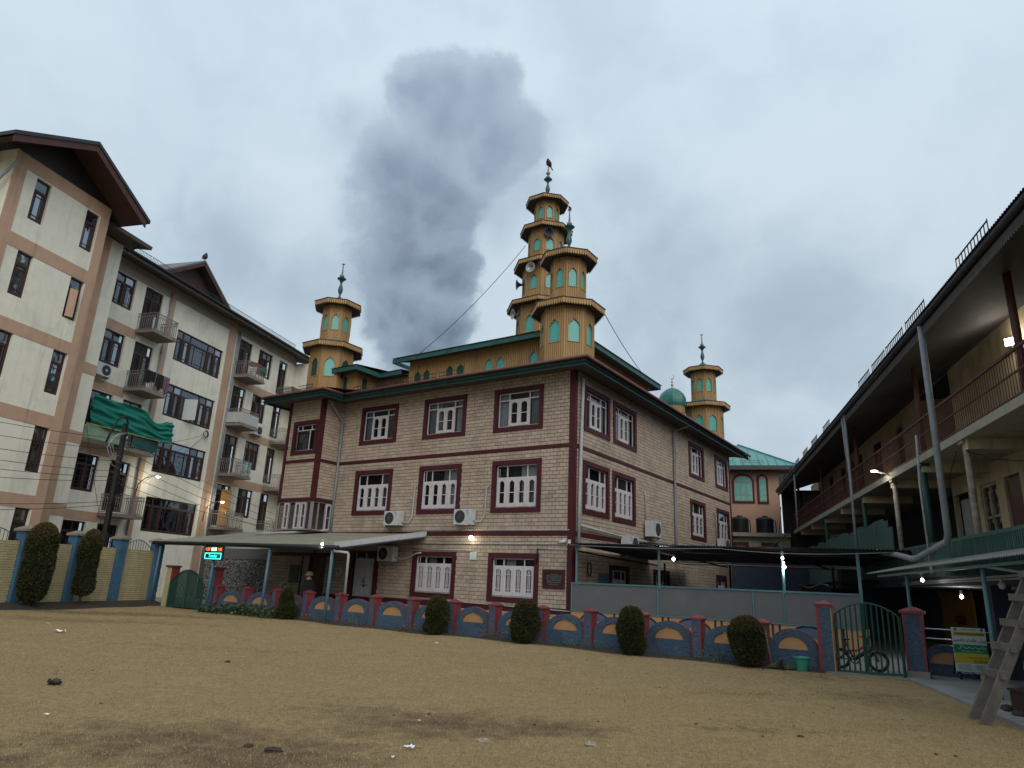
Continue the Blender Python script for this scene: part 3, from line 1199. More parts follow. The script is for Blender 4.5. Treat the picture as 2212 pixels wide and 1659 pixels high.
def hall_window(F, w, curtain=True):
    x0, x1, z0, z1, kind = w
    k = FRW
    m = MB()
    for r in ((x0, x1, z1 - k, z1), (x0, x1, z0, z0 + k), (x0, x0 + k, z0 + k, z1 - k), (x1 - k, x1, z0 + k, z1 - k)):
        m.box(F, r[0], r[1], -.18, .055, r[2], r[3])
    win = hall.part(m, 'window', 'maroon')
    a, b, c, d = x0 + k, x1 - k, z0 + k, z1 - k
    W, Hh = b - a, d - c
    yo, yi = -.055, -.12
    tr = .21 if kind in 'AD' else (.30 if kind[0] == 'B' else .21)
    zt = d - Hh * tr
    fr = MB()
    t = .045
    for r in ((a, b, d - t, d), (a, b, c, c + t), (a, a + t, c + t, d - t), (b - t, b, c + t, d - t), (a + t, b - t, zt - t / 2, zt + t / 2)):
        fr.box(F, r[0], r[1], yi, yo, r[2], r[3])
    q = [a + W * .255, b - W * .255]
    for x in q:
        fr.box(F, x - t / 2, x + t / 2, yi, yo - .002, zt + t / 2, d - t)
    panes = []
    xs = [a + t] + q + [b - t]
    for i in range(3):
        panes.append((xs[i], xs[i + 1], zt, d - t))
    g = 'pane_hall'
    sashes = []
    if kind == 'A':
        for x in q:
            fr.box(F, x - t / 2, x + t / 2, yi, yo - .002, c + t, zt - t / 2)
        panes += [(a + t, q[0], c + t, zt), (q[1], b - t, c + t, zt)]
        mdl = (q[0] + q[1]) / 2
        for (s0, s1) in ((q[0] + t / 2, mdl - .005), (mdl + .005, q[1] - t / 2)):
            sm = MB()
            panes.append(leaf(sm, F, s0, s1, c + t, zt - t / 2, yi + .005, yo + .02, .085, .09, .12, 'A'))
            sashes.append(sm)
    elif kind[0] == 'B' or kind == 'C':
        n = 3 if kind == 'B3' else 4
        for i in range(n):
            s0, s1 = a + t + (W - 2 * t) * i / n + .004, a + t + (W - 2 * t) * (i + 1) / n - .004
            sm = MB()
            panes.append(leaf(sm, F, s0, s1, c + t, zt - t / 2, yi + .005, yo + .02 + (.012 if i % 2 else 0), .11, .09, .15, kind[0]))
            sashes.append(sm)
    else:
        x = b - W * .68
        fr.box(F, x - t / 2, x + t / 2, yi, yo - .002, c + t, zt - t / 2)
        panes += [(x, b - t, c + t, zt), (a + t, x, c + t, zt)]
        sm = MB()      # a leaf standing open
        p0 = F(b - t - .03, yo, 0)
        for (zz0, zz1, xx0, xx1) in ((c + t, c + t + .06, 0, .5), (zt - .10, zt - .04, 0, .5), (c + t, zt - .04, 0, .05), (c + t, zt - .04, .45, .5)):
            Fo = Frame(p0, (F.x * -.75 + F.n * .62).normalized(), (F.x * .62 + F.n * .75).normalized())
            sm.box(Fo, xx0, xx1, 0, .04, zz0, zz1)
        sashes.append(sm)
    hall.part(fr, 'window_frame', 'window_white', win)
    for sm in sashes:
        hall.part(sm, 'sash', 'window_white' if kind != 'D' else 'brown_wood', win)
    for r in panes:
        pm = MB()
        y = (yo + yi) / 2
        pm.quad(F(r[0] - .01, y, r[2] - .01), F(r[1] + .01, y, r[2] - .01), F(r[1] + .01, y, r[3] + .01), F(r[0] - .01, y, r[3] + .01))
        hall.part(pm, 'pane', g, win)
    if kind in ('A', 'C') or (kind == 'B' and z0 > 3):  # in B windows the curtains are added, standing for pale reflections on the panes
        segs = [(a, a + W * .24), (b - W * .24, b)] if kind == 'A' else [(a + W * .5, a + W * .72)] if kind == 'C' else [(a, a + W * random.choice((.3, .45)))]
        for s0, s1 in segs:
            cm = MB()
            n = 26
            base = len(cm.v)
            for i in range(n + 1):
                x = s0 + (s1 - s0) * i / n
                y = -.20 + .022 * math.sin(i * 1.45 + x * 7)
                cm.v += [F(x, y, c), F(x, y, d - .02)]
            cm.f += [(2 * i, 2 * i + 2, 2 * i + 3, 2 * i + 1) for i in range(n)]
            hall.part(cm, 'curtain', 'curtain', win, smooth=True)
    return win


for w in wins_f:
    hall_window(FF, w)
for w in wins_s:
    hall_window(FS, w)
for w in wins_b:
    hall_window(FB, w)

# double door with its maroon frame
x0, x1, z0, z1 = DOOR
m = MB()
m.box(FF, x0, x0 + .25, -.2, .055, z0, z1)
m.box(FF, x1 - .25, x1, -.2, .055, z0, z1)
m.box(FF, x0 + .25, x1 - .25, -.2, .055, z1 - .12, z1)
door = hall.part(m, 'door', 'maroon')
a, b, d = x0 + .25, x1 - .25, z1 - .12
m = MB()
m.box(FF, a, b, -.15, -.09, 2.3, 2.37)
m.box(FF, a, a + .05, -.15, -.09, .25, d)
m.box(FF, b - .05, b, -.15, -.09, .25, d)
m.box(FF, (a + b) / 2 - .02, (a + b) / 2 + .02, -.15, -.092, 2.37, d)
hall.part(m, 'door_frame', 'door_white', door)
mid = (a + b) / 2
for s0, s1 in ((a + .05, mid - .004), (mid + .004, b - .05)):
    m = MB()
    m.box(FF, s0, s1, -.14, -.10, .25, 2.3)
    for pz0, pz1 in ((.32, .62), (.74, 1.05), (1.17, 1.38), (1.52, 2.2)):
        for q0, q1 in ((s0 + .06, (s0 + s1) / 2 - .03), ((s0 + s1) / 2 + .03, s1 - .06)):
            m.box(FF, q0, q1, -.10, -.088, pz0, pz1)
            m.box(FF, q0 + .03, q1 - .03, -.088, -.080, pz0 + .03, pz1 - .03)
    hall.part(m, 'door_leaf', 'door_white', door)
m = MB()
m.tube([FF(mid + .04, -.07, 1.3), FF(mid + .04, -.05, 1.33), FF(mid + .04, -.05, 1.5), FF(mid + .04, -.07, 1.53)], .012)
m.tube([FF(mid - .04, -.07, 1.3), FF(mid - .04, -.05, 1.33), FF(mid - .04, -.05, 1.5), FF(mid - .04, -.07, 1.53)], .012)
m.box(FF, mid - .22, mid + .16, -.10, -.06, 1.2, 1.235)
m.box(FF, mid - .06, mid - .01, -.07, -.045, 1.12, 1.22)
hall.part(m, 'handle', 'iron_black', door)
m = MB()
m.quad(FF(a, -.12, 2.37), FF(b, -.12, 2.37), FF(b, -.12, d), FF(a, -.12, d))
hall.part(m, 'pane', 'pane_hall', door)
# brown side door under the bay and the green notice board next to it
m = MB()
m.box(FF, PORCH[0], PORCH[0] + 1.0, -.18, -.06, .2, 2.4)
m.box(FF, PORCH[0] - .1, PORCH[0], -.2, .03, .2, 2.42)
m.box(FF, PORCH[0] + 1.0, PORCH[0] + 1.1, -.2, .03, .2, 2.42)
hall.part(m, 'side_door', 'brown_wood')
m = MB()
m.box(FF, 25.3, 29.8, -.02, .06, 2.42, 2.58)
m.box(FF, 26.6, 26.72, -.02, .058, 2.58, 2.9)
hall.part(m, 'lintel_band', 'maroon')
m = MB()
m.box(FF, 27.0, 27.55, -.18, -.1, .2, 2.42)
hall.part(m, 'porch_wall', 'tile')

# glazed band under the bay
m = MB()
G0, G1 = 3.55, 4.9
g_panes = []
for F, p0, p1, n in ((FB, BU0 + .02, BU1 - .02, 6), (FBs, BV + .02, MV0 - .02, 3)):
    for z in (G0, G1 - .06):
        m.box(F, p0, p1, -.10, -.03, z, z + .06)
    for i in range(n + 1):
        x = p0 + (p1 - p0) * i / n
        m.box(F, x - .03, x + .03, -.098, -.028, G0 + .06, G1 - .06)
    for i in range(n):
        a, b = p0 + (p1 - p0) * i / n, p0 + (p1 - p0) * (i + 1) / n
        g_panes.append((F, a + .03, b - .03))
gl = hall.part(m, 'glazed_bay', 'mauve_frame')
for i, (F, a, b) in enumerate(g_panes):
    if i in (1, 4, 8, 2):
        sm = MB()
        leaf(sm, F, a, b, G0 + .06, G1 - .06, -.095, -.02, .07, .07, .07, 'B')
        hall.part(sm, 'sash', 'window_white', gl)
    pm = MB()
    pm.quad(F(a, -.065, G0), F(b, -.065, G0), F(b, -.065, G1), F(a, -.065, G1))
    hall.part(pm, 'pane', 'pane', gl)
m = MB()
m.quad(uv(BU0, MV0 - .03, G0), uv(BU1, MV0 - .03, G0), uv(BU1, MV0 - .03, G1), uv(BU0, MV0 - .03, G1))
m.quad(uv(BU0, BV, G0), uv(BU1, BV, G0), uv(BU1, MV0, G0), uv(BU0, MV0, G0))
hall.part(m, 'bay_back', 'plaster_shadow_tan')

# ---- eaves
OV = 1.08
roof_out = [(MU0 - OV, VEND + OV), (MU0 - OV, MV0 - OV), (BU0 - OV, MV0 - OV), (BU0 - OV, BV - OV), (BU1 + OV, BV - OV), (BU1 + OV, VEND + OV)]
roof_in = [(MU0, VEND), (MU0, MV0), (BU0, MV0), (BU0, BV), (BU1, BV), (BU1, VEND)]
m = MB()
for i in range(5):
    (a, b), (c, d) = roof_out[i], roof_out[i + 1]
    (e, f), (g, h) = roof_in[i], roof_in[i + 1]
    m.quad(uv(a, b, 9.80), uv(c, d, 9.80), uv(g, h, 9.86), uv(e, f, 9.86))
eave = hall.part(m, 'eave', 'soffit_pale')
m = MB()
k = .13
ro2 = [(MU0 - OV + k, VEND + OV), (MU0 - OV + k, MV0 - OV + k), (BU0 - OV + k, MV0 - OV + k), (BU0 - OV + k, BV - OV + k), (BU1 + OV - k, BV - OV + k), (BU1 + OV - k, VEND)]
for i in range(5):
    (a, b), (c, d) = ro2[i], ro2[i + 1]
    m.quad(uv(a, b, 9.70), uv(c, d, 9.70), uv(c, d, 10.0), uv(a, b, 10.0))
hall.part(m, 'fascia', 'teal_fascia', eave)
m = MB()
gp = [uv(a, b, 9.99) for a, b in roof_out]
for i in range(5):
    m.tube([gp[i], gp[i + 1]], .062, 8)
hall.part(m, 'gutter', 'gutter_red', eave, smooth=True)
# corrugated skirt roof rising to the upper storey
m = MB()
SL = .30
UP0 = 24.15     # face of the upper timber storey
UPU = 13.85
RD = UP0 - MV0 + OV + .1
corr(m, uv(MU0 - OV, MV0 - OV, 10.04), uv(BU0 - OV + .3, MV0 - OV, 10.04), uv(MU0 - OV, MV0 - OV + RD, 10.04 + RD * SL), .09, .014, hip0=RD)
RB = UP0 + .3 - BV + OV
corr(m, uv(BU0 - OV, BV - OV, 10.04), uv(BU1 + OV, BV - OV, 10.04), uv(BU0 - OV, BV - OV + RB, 10.04 + RB * SL * .6), .09, .014)
corr(m, uv(MU0 - OV, MV0 - OV, 10.04), uv(MU0 - OV, VEND + OV, 10.04), uv(MU0 - OV + RD, MV0 - OV, 10.04 + RD * SL), .09, .014, hip0=RD, hip1=RD)
m.quad(uv(UPU, UP0, 10.7), uv(28, UP0, 10.7), uv(28, VEND, 10.7), uv(UPU, VEND, 10.7))
m.quad(uv(UPU, VEND, 10.7), uv(BU1 + OV, VEND, 10.7), uv(BU1 + OV, VEND + OV, 10.0), uv(MU0 - OV, VEND + OV, 10.0))
hall.part(m, 'skirt_roof', 'roof_metal')

# ---- upper timber storey
m = MB()
planks(m, uv(UPU, UP0), uv(22.7, UP0), 10.2, 12.1, -MVv, wins=[(q - UPU, 10.68, .44, .80) for pr in ((14.7, 15.35), (17.15, 17.8), (19.45, 20.1), (21.55, 22.15)) for q in pr])
planks(m, uv(22.7, UP0), uv(22.7, 27), 10.2, 12.1, MU)
planks(m, uv(UPU, UP0), uv(UPU, 33.3), 10.2, 12.1, -MU)
planks(m, uv(22.6, UP0 + .25), uv(25.0, UP0 + .25), 10.2, 11.55, -MVv)
planks(m, uv(25.0, UP0 + .25), uv(25.0, 22.75), 10.2, 11.55, -MU, wins=[(UP0 + .25 - 23.35, 10.62, .40, .72)])
planks(m, uv(25.0, 22.75), uv(27.2, 22.75), 10.2, 11.55, -MVv, wins=[(.75, 10.62, .40, .72)])
up = hall.part(m, 'upper_storey', 'timber_yellow')
FU = FMf(UP0)


def ogee_window(F, xc, z0, w, h, mt, parent, y=.04, T=hall):
    """cusped light: thin moulded surround standing proud, pane set back behind the boards"""
    m = MB()
    po = [(xc + x * 1.13, z0 - .03 + z * 1.055) for x, z in ogee(w, h)]
    pi = [(xc + x, z0 + z) for x, z in ogee(w, h)]
    n = len(po)
    for i in range(n):
        j = (i + 1) % n
        m.prism(F, [po[i], po[j], pi[j], pi[i]], -.03, y + .012)
    T.part(m, 'window_surround', 'timber_yellow', parent)
    m = MB()
    m.prism(F, [(xc + x * 1.05, z0 - .01 + z * 1.02) for x, z in ogee(w, h)], -.05, -.025)
    return T.part(m, 'window_pane', mt, parent)


def uzrow():
    # pairs of windows along the upper storey: u of each
    return [(14.7, 15.35), (17.15, 17.8), (19.45, 20.1), (21.55, 22.15)]


for i, (ua, ub) in enumerate(uzrow()):
    for x in (ua, ub):
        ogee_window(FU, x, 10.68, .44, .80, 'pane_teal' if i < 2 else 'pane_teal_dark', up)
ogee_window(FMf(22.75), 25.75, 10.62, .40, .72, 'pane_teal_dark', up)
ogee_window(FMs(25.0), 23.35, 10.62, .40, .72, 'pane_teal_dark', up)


def fascia_roof(T, pts, z, h, ov_in, parent, slope_to=None):
    """deep teal fascia along plan points, soffit behind it"""
    m = MB()
    for i in range(len(pts) - 1):
        a, b = Vector(pts[i]), Vector(pts[i + 1])
        m.quad(a + UZ * z, b + UZ * z, b + UZ * (z + h), a + UZ * (z + h))
    return T.part(m, 'fascia', 'teal_fascia', parent)


FO = .62
r1 = [uv(23.35, 27), uv(23.35, UP0 - FO), uv(UPU - FO, UP0 - FO), uv(UPU - FO, 33.6), uv(18, 33.6)]
ur = fascia_roof(hall, r1, 11.86, .22, FO, None)
m = MB()
m.quad(uv(23.35, UP0 - FO, 11.9), uv(UPU - FO, UP0 - FO, 11.9), uv(UPU, UP0, 12.0), uv(22.7, UP0, 12.0))
m.quad(uv(UPU - FO, UP0 - FO, 11.9), uv(UPU - FO, 33.6, 11.9), uv(UPU, 33.6, 12.0), uv(UPU, UP0, 12.0))
hall.part(m, 'soffit', 'soffit', ur)
m = MB()
corr(m, uv(UPU - FO - .06, UP0 - FO - .06, 12.10), uv(23.4, UP0 - FO - .06, 12.10), uv(UPU - FO - .06, 28.3, 13.0), .09, .016, hip0=4.8, hip1=4.8)
corr(m, uv(UPU - FO - .06, UP0 - FO - .06, 12.10), uv(UPU - FO - .06, 33.7, 12.10), uv(18.0, UP0 - FO - .06, 13.0), .09, .016, hip0=4.8, hip1=4.8)
hall.part(m, 'upper_roof', 'roof_dark', ur)
r2 = [uv(22.9, UP0 + .25 - FO), uv(25.0 - FO, UP0 + .25 - FO), uv(25.0 - FO, 22.75 - FO), uv(27.2, 22.75 - FO)]
lr = fascia_roof(hall, r2, 11.33, .22, FO, None)
m = MB()
m.quad(uv(22.9, UP0 + .25 - FO, 11.36), uv(25 - FO, UP0 + .25 - FO, 11.36), uv(25, UP0 + .25, 11.4), uv(22.9, UP0 + .25, 11.4))
m.quad(uv(25 - FO, UP0 + .25 - FO, 11.36), uv(25 - FO, 22.75 - FO, 11.36), uv(25, 22.75, 11.4), uv(25, UP0 + .25, 11.4))
m.quad(uv(25 - FO, 22.75 - FO, 11.36), uv(27.2, 22.75 - FO, 11.36), uv(27.2, 22.75, 11.4), uv(25, 22.75, 11.4))
hall.part(m, 'soffit', 'soffit', lr)
m = MB()
corr(m, uv(25 - FO - .05, 22.75 - FO - .05, 11.57), uv(27.3, 22.75 - FO - .05, 11.57), uv(25 - FO - .05, 26, 12.0), .09, .014)
corr(m, uv(22.9, UP0 + .2 - FO, 11.57), uv(25 - FO, UP0 + .2 - FO, 11.57), uv(22.9, 27, 12.0), .09, .014)
hall.part(m, 'lower_roof', 'roof_dark', lr)


# ---- minarets
OCT0 = math.atan2(MU.y, MU.x)     # faces square to the hall


def octring(c, R, k):
    """corner k of an octagon whose faces look along the hall's axes; R = corner radius"""
    q = OCT0 + math.pi / 8 + k * math.pi / 4
    return Vector(c) + Vector((math.cos(q), math.sin(q), 0)) * R


def skirt(T, c, z0, z1, R, Rin, n_board, parent, flare=.0):
    """scalloped board fascia hung round an octagonal eave, dark soffit, thin roof lip"""
    m = MB()
    for k in range(8):
        a, b = octring(c, R, k), octring(c, R, k + 1)
        nrm = ((a + b) / 2 - Vector(c)).normalized()
        for i in range(n_board):
            p, q = a.lerp(b, i / n_board), a.lerp(b, (i + .86) / n_board)
            mid = (p + q) / 2
            lo = z0
            m.add([p + UZ * (lo + .09), mid.lerp(p, .55) + UZ * (lo + .022), mid + UZ * lo, mid.lerp(q, .55) + UZ * (lo + .022), q + UZ * (lo + .09), q + UZ * z1, p + UZ * z1,
                   p + UZ * (lo + .09) - nrm * .02, q + UZ * (lo + .09) - nrm * .02, q + UZ * z1 - nrm * .02, p + UZ * z1 - nrm * .02],
                  ((0, 1, 2, 3, 4, 5, 6), (0, 6, 10, 7), (4, 8, 9, 5), (7, 10, 9, 8)))
    ob = T.part(m, 'scalloped_eave', 'timber_fascia', parent)
    m = MB()
    for k in range(8):
        a, b = octring(c, R - .03, k), octring(c, R - .03, k + 1)
        d, e = octring(c, Rin, k), octring(c, Rin, k + 1)
        m.quad(a + UZ * (z0 + .05), b + UZ * (z0 + .05), e + UZ * (z0 + .12), d + UZ * (z0 + .12))
    T.part(m, 'soffit', 'soffit', ob)
    m = MB()
    for k in range(8):
        a, b = octring(c, R + .035, k), octring(c, R + .035, k + 1)
        d, e = octring(c, Rin * .8, k), octring(c, Rin * .8, k + 1)
        m.quad(a + UZ * z1, b + UZ * z1, e + UZ * (z1 + .10), d + UZ * (z1 + .10))
        m.quad(a + UZ * (z1 - .025), b + UZ * (z1 - .025), b + UZ * z1, a + UZ * z1)
    T.part(m, 'eave_roof', 'roof_dark', ob)
    return ob


def tier(T, c, z0, z1, R, win, mats, base=None):
    """octagonal timber drum with a cusped window in each face"""
    m = MB()
    for k in range(8):
        a, b = octring(c, R, k), octring(c, R, k + 1)
        nrm = ((a + b) / 2 - Vector(c)).normalized()
        planks(m, a, b, z0, z1, nrm, .095, .032, wins=[((b - a).length / 2, win[0], win[1], win[2])] if win else ())
    body = T.part(m, 'drum', 'timber_yellow')
    if win:
        wz, ww, wh = win
        for k in range(8):
            a, b = octring(c, R, k), octring(c, R, k + 1)
            mid = (a + b) / 2
            nrm = (mid - Vector(c)).normalized()
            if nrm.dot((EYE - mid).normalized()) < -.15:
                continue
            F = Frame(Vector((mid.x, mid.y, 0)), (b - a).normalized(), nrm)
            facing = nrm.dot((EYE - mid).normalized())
            ogee_window(F, 0, wz, ww, wh, (LT_ if facing > .86 else DK_) if mats == 'auto' else mats[k % len(mats)], body, .040, T)  # facing panes bright, turned ones dark: reflection put into the glass colour
    if base:
        m = MB()
        r0, zz, r1 = base
        prof = [(r0, zz), (r0 * .97, zz + .06), (r1 + (r0 - r1) * .55, zz + .17), (r1 + .03, zz + .24), (r1, zz + .30)]
        for i in range(len(prof) - 1):
            for k in range(8):
                a, b = octring(c, prof[i][0], k), octring(c, prof[i][0], k + 1)
                d, e = octring(c, prof[i + 1][0], k), octring(c, prof[i + 1][0], k + 1)
                m.quad(a + UZ * prof[i][1], b + UZ * prof[i][1], e + UZ * prof[i + 1][1], d + UZ * prof[i + 1][1])
        T.part(m, 'flashing', 'teal_metal', body)
    return body


def finial(T, c, z, s=1.0, cup=.62, parent=None, balls=1):
    m = MB()
    m.lathe(Vector(c) + UZ * z, [(cup, 0), (cup * .93, .10), (cup * .72, .22), (cup * .42, .33), (.16, .42), (.07, .50), (.052, .58), (.06, .66), (.11, .78), (.135, .90), (.12, 1.02), (.07, 1.18), (.05, 1.28),
                                  (.08, 1.38), (.14, 1.48), (.235, 1.545), (.245, 1.57), (.20, 1.585), (.04, 1.60)], 14)
    ob = T.part(m, 'finial', 'teal_dark', parent, ang=50)
    m = MB()
    zz = z + 1.6
    pr = [(.03, 0)]
    for i in range(balls):
        pr += [(.05, .02), (.115, .09), (.125, .13), (.10, .19), (.045, .235)]
        pr = pr if i == 0 else pr
        if i < balls - 1:
            T_z = zz
            m.lathe(Vector(c) + UZ * zz, pr, 12)
            zz += .25
            pr = [(.03, 0)]
    m.lathe(Vector(c) + UZ * zz, pr + [(.05, .30), (.038, .45), (.03, .62), (.028, .78), (.035, .80), (.085, .825), (.085, .84), (.0, .845)], 12)
    T.part(m, 'finial_rod', 'finial_grey', ob, ang=50)
    return zz + .84


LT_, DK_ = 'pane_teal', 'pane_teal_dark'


def small_minaret(u, v, label, mats1, mats2):
    c = uv(u, v)
    T = Thing('minaret', c + UZ * 10.1, label, 'minaret', 'two tier corner minarets')
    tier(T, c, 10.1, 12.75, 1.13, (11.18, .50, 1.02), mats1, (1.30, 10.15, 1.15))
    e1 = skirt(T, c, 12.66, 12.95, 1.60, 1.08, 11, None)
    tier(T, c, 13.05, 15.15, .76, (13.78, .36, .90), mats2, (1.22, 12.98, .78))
    e2 = skirt(T, c, 15.08, 15.36, 1.26, .72, 9, None)
    finial(T, c, 15.40)
    return T


small_minaret(13.55, 23.87, 'yellow two tier minaret on the hall corner in front of the tall tower', [LT_], [LT_])
small_minaret(26.95, 22.75, 'yellow two tier minaret with leaning finial above the bay next to the left apartment block', 'auto', [LT_])
small_minaret(13.6, 41.9, 'yellow two tier minaret at the far corner of the hall beside the green dome', [LT_], [LT_])

# tall four tier tower
c = uv(18.35, 29.7)
tall = Thing('minaret', c + UZ * 12.0, 'tall four tier yellow minaret with loudspeaker horns rising behind the corner minaret', 'minaret')
tier(tall, c, 11.5, 15.9, 1.50, (14.3, .52, 1.0), [LT_], None)
skirt(tall, c, 15.82, 16.07, 2.08, 1.45, 14, None)
tier(tall, c, 16.2, 18.35, 1.24, (16.88, .46, .86), [LT_], (1.65, 16.1, 1.27))
skirt(tall, c, 18.27, 18.54, 1.78, 1.2, 12, None)
tier(tall, c, 18.65, 20.6, .99, (19.25, .42, .76), [LT_], (1.4, 18.57, 1.02))
skirt(tall, c, 20.50, 20.76, 1.50, .95, 11, None)
tier(tall, c, 20.85, 22.5, .70, (21.38, .33, .76), [LT_], (1.15, 20.79, .73))
skirt(tall, c, 22.38, 22.62, 1.24, .68, 9, None)
finial(tall, c, 22.66, 1, .6, None, 2)


def horn(T, p, d, r=.27, mt='horn'):
    d = Vector(d).normalized()
    p = Vector(p)
    m = MB()
    up = d.cross(UZ).normalized()
    up2 = up.cross(d)
    prof = [(.05, -.42), (.06, -.30), (.08, -.2), (.13, -.1), (.2, -.03), (r, 0), (r, .01), (.19, -.025), (.12, -.09), (.05, -.18)]
    n = 16
    k = len(m.v)
    for rr, y in prof:
        for j in range(n):
            q = 2 * math.pi * j / n
            m.v.append(p + d * y + (up * math.cos(q) + up2 * math.sin(q)) * rr)
    for i in range(len(prof) - 1):
        for j in range(n):
            m.f.append((k + i * n + j, k + i * n + (j + 1) % n, k + (i + 1) * n + (j + 1) % n, k + (i + 1) * n + j))
    m.f.append(tuple(range(k, k + n)))
    m.f.append(tuple(range(k + (len(prof) - 1) * n, k + len(prof) * n)))
    m.bar(p - d * .3, p - d * .3 + UZ * .32, .03)
    return m


def at_oct(c, R, ang):
    q = OCT0 + ang
    return Vector(c) + Vector((math.cos(q), math.sin(q), 0)) * R


toeye = math.atan2(-c.y, -c.x)
for (off, z, R, mt, lab) in ((.12, 20.22, 1.10, 'horn_dark', 'round dark loudspeaker horn under the second highest eave of the tall minaret'),
                             (-.55, 17.98, 1.42, 'horn', 'grey loudspeaker horn facing the yard under the third eave of the tall minaret'),
                             (-1.35, 17.35, 1.45, 'horn_dark', 'dark loudspeaker horn seen edge on at the side of the tall minaret'),
                             (-1.15, 15.45, 1.72, 'horn', 'grey loudspeaker horn pointing sideways under the lowest eave of the tall minaret')):
    q = toeye + off
    d = Vector((math.cos(q), math.sin(q), -.12))
    p = c + Vector((math.cos(q), math.sin(q), 0)) * (R + .12) + UZ * z
    solo(horn(tall, p, d, .29, mt), 'loudspeaker_horn', mt, p, lab, 'loudspeaker', 'horns on the tall minaret', ang=40)

# green dome with crescent
c = uv(15.0, 40.0)
dome = Thing('dome', c + UZ * 11.2, 'small ribbed green dome with a brass crescent behind the hall roof edge', 'dome')
m = MB()
for k in range(8):
    a, b = octring(c, .72, k), octring(c, .72, k + 1)
    planks(m, a, b, 11.0, 12.6, ((a + b) / 2 - c).normalized(), .09)
dome.part(m, 'drum', 'timber_yellow')
m = MB()
for k in range(8):
    pr = [(.78, 12.58), (.85, 12.75), (.86, 12.95), (.82, 13.2), (.70, 13.45), (.50, 13.65), (.26, 13.78), (.05, 13.84)]
    for i in range(len(pr) - 1):
        a, b = octring(c, pr[i][0], k), octring(c, pr[i][0], k + 1)
        d, e = octring(c, pr[i + 1][0], k), octring(c, pr[i + 1][0], k + 1)
        m.quad(a + UZ * pr[i][1], b + UZ * pr[i][1], e + UZ * pr[i + 1][1], d + UZ * pr[i + 1][1])
dome.part(m, 'dome_shell', 'teal_metal')
m = MB()
m.lathe(c + UZ * 13.8, [(.16, 0), (.1, .05), (.03, .1), (.03, .17), (.07, .22), (.08, .26), (.06, .30), (.025, .34), (.03, .40), (.06, .44), (.06, .47), (.025, .52), (.02, .6), (.03, .63), (.0, .66)], 10)
k0 = len(m.v)
n = 22
ce = c + UZ * 14.58
sx = Vector((math.cos(rad(-20)), math.sin(rad(-20)), 0))
for i in range(n + 1):
    q = rad(-235 + 290 * i / n) + rad(90) - rad(70)
    th = .035 * math.sin(math.pi * i / n) + .003
    for (r, y) in ((.14 - th, 0), (.14, .012), (.14 + th * .3, 0), (.14, -.012)):
        m.v.append(ce + sx * (r * math.cos(q)) + UZ * (r * math.sin(q)) + Vector((sx.y, -sx.x, 0)) * y)
for i in range(n):
    for j in range(4):
        m.f.append((k0 + i * 4 + j, k0 + i * 4 + (j + 1) % 4, k0 + (i + 1) * 4 + (j + 1) % 4, k0 + (i + 1) * 4 + j))
dome.part(m, 'crescent_finial', 'brass', ang=50)


# ---- snow guards on the eaves
def snow_guard(T, F, x0, x1, y, z, h=.17, mt='iron_black', step=.11, parent=None):
    m = MB()
    for zz in (z + .03, z + h):
        m.bar(F(x0, y, zz), F(x1, y, zz), .022)
    n = max(2, int((x1 - x0) / step))
    for i in range(n + 1):
        x = x0 + (x1 - x0) * i / n
        m.bar(F(x, y, z - .05), F(x, y, z + h + (.04 if i in (0, n) else 0)), .014)
    return T.part(m, 'snow_guard', mt, parent)


for x0, x1 in ((17.9, 18.85), (19.0, 20.2), (20.4, 21.6), (21.8, 22.9), (23.1, 24.2)):
    snow_guard(hall, FMf(MV0 - OV + .12), x0, x1, 0, 10.12, .2)
for x0, x1 in ((25.6, 26.6), (27.0, 28.3)):
    snow_guard(hall, FMf(BV - OV + .12), x0, x1, 0, 10.12, .2)

# ------------------------------------------------------------------ left apartment block
LTW, LIN, LMN = 25.35, 27.0, 29.0
FT, FI, FL = FYl(LTW), FYl(LIN), FYl(LMN)
apt = Thing('apartment_block', dl(33, LMN), 'five storey cream and tan apartment block with brown windows and small balconies', 'building')
TOPS = [16.62, 13.38, 10.09, 6.86, 3.6]

t_wins, m_small, m_wide, m_doors = [], [], [], []
for z in TOPS:
    t_wins += [(18.66, 19.33, z - 1.84, z), (21.13, 21.80, z - 1.84, z)]
    m_small.append((26.72, 28.06, z - 1.82, z))
    m_doors.append((28.76, 30.1, z - 2.6, z))
for z in (15.15, 11.83, 8.58, 5.33):
    m_wide.append((31.62, 35.8, z - 1.88, z))
c_doors = [(37.28, 38.65, z - 2.6, z) for z in TOPS[:4]]
d_wins = [(39.45, 41.08, z - 1.85, z) for z in TOPS[:4]]
e_doors = [(41.95, 43.0, z - 2.5, z) for z in TOPS[:4]]
allm = m_small + m_doors + m_wide + c_doors + d_wins + e_doors

m = MB()
wall(m, FT, 17.66, 22.27, -.1, 17.3, t_wins, .16)
m.quad(FT(22.27, 0, -.1), FT(22.27, -6, -.1), FT(22.27, -6, 17.3), FT(22.27, 0, 17.3))
m.quad(FT(17.66, 0, -.1), FT(17.66, -6, -.1), FT(17.66, -6, 17.3), FT(17.66, 0, 17.3))
m.add([FT(17.66, 0, 17.3), FT(22.27, 0, 17.3), FT(19.8, 0, 18.55)], ((0, 1, 2),))
tw = apt.part(m, 'tower_wall', 'plaster')
m = MB()
wall(m, FI, 22.0, 24.87, -.1, 16.9)
m.quad(FI(24.87, 0, -.1), FI(24.87, -3, -.1), FI(24.87, -3, 16.9), FI(24.87, 0, 16.9))
m.quad(FYl(26.6)(5, 0, -.1), FYl(26.6)(17.7, 0, -.1), FYl(26.6)(17.7, 0, 17), FYl(26.6)(5, 0, 17))
apt.part(m, 'setback_wall', 'plaster')
m = MB()
wall(m, FL, 24.0, 44.1, -.1, 17.6, allm, .18)
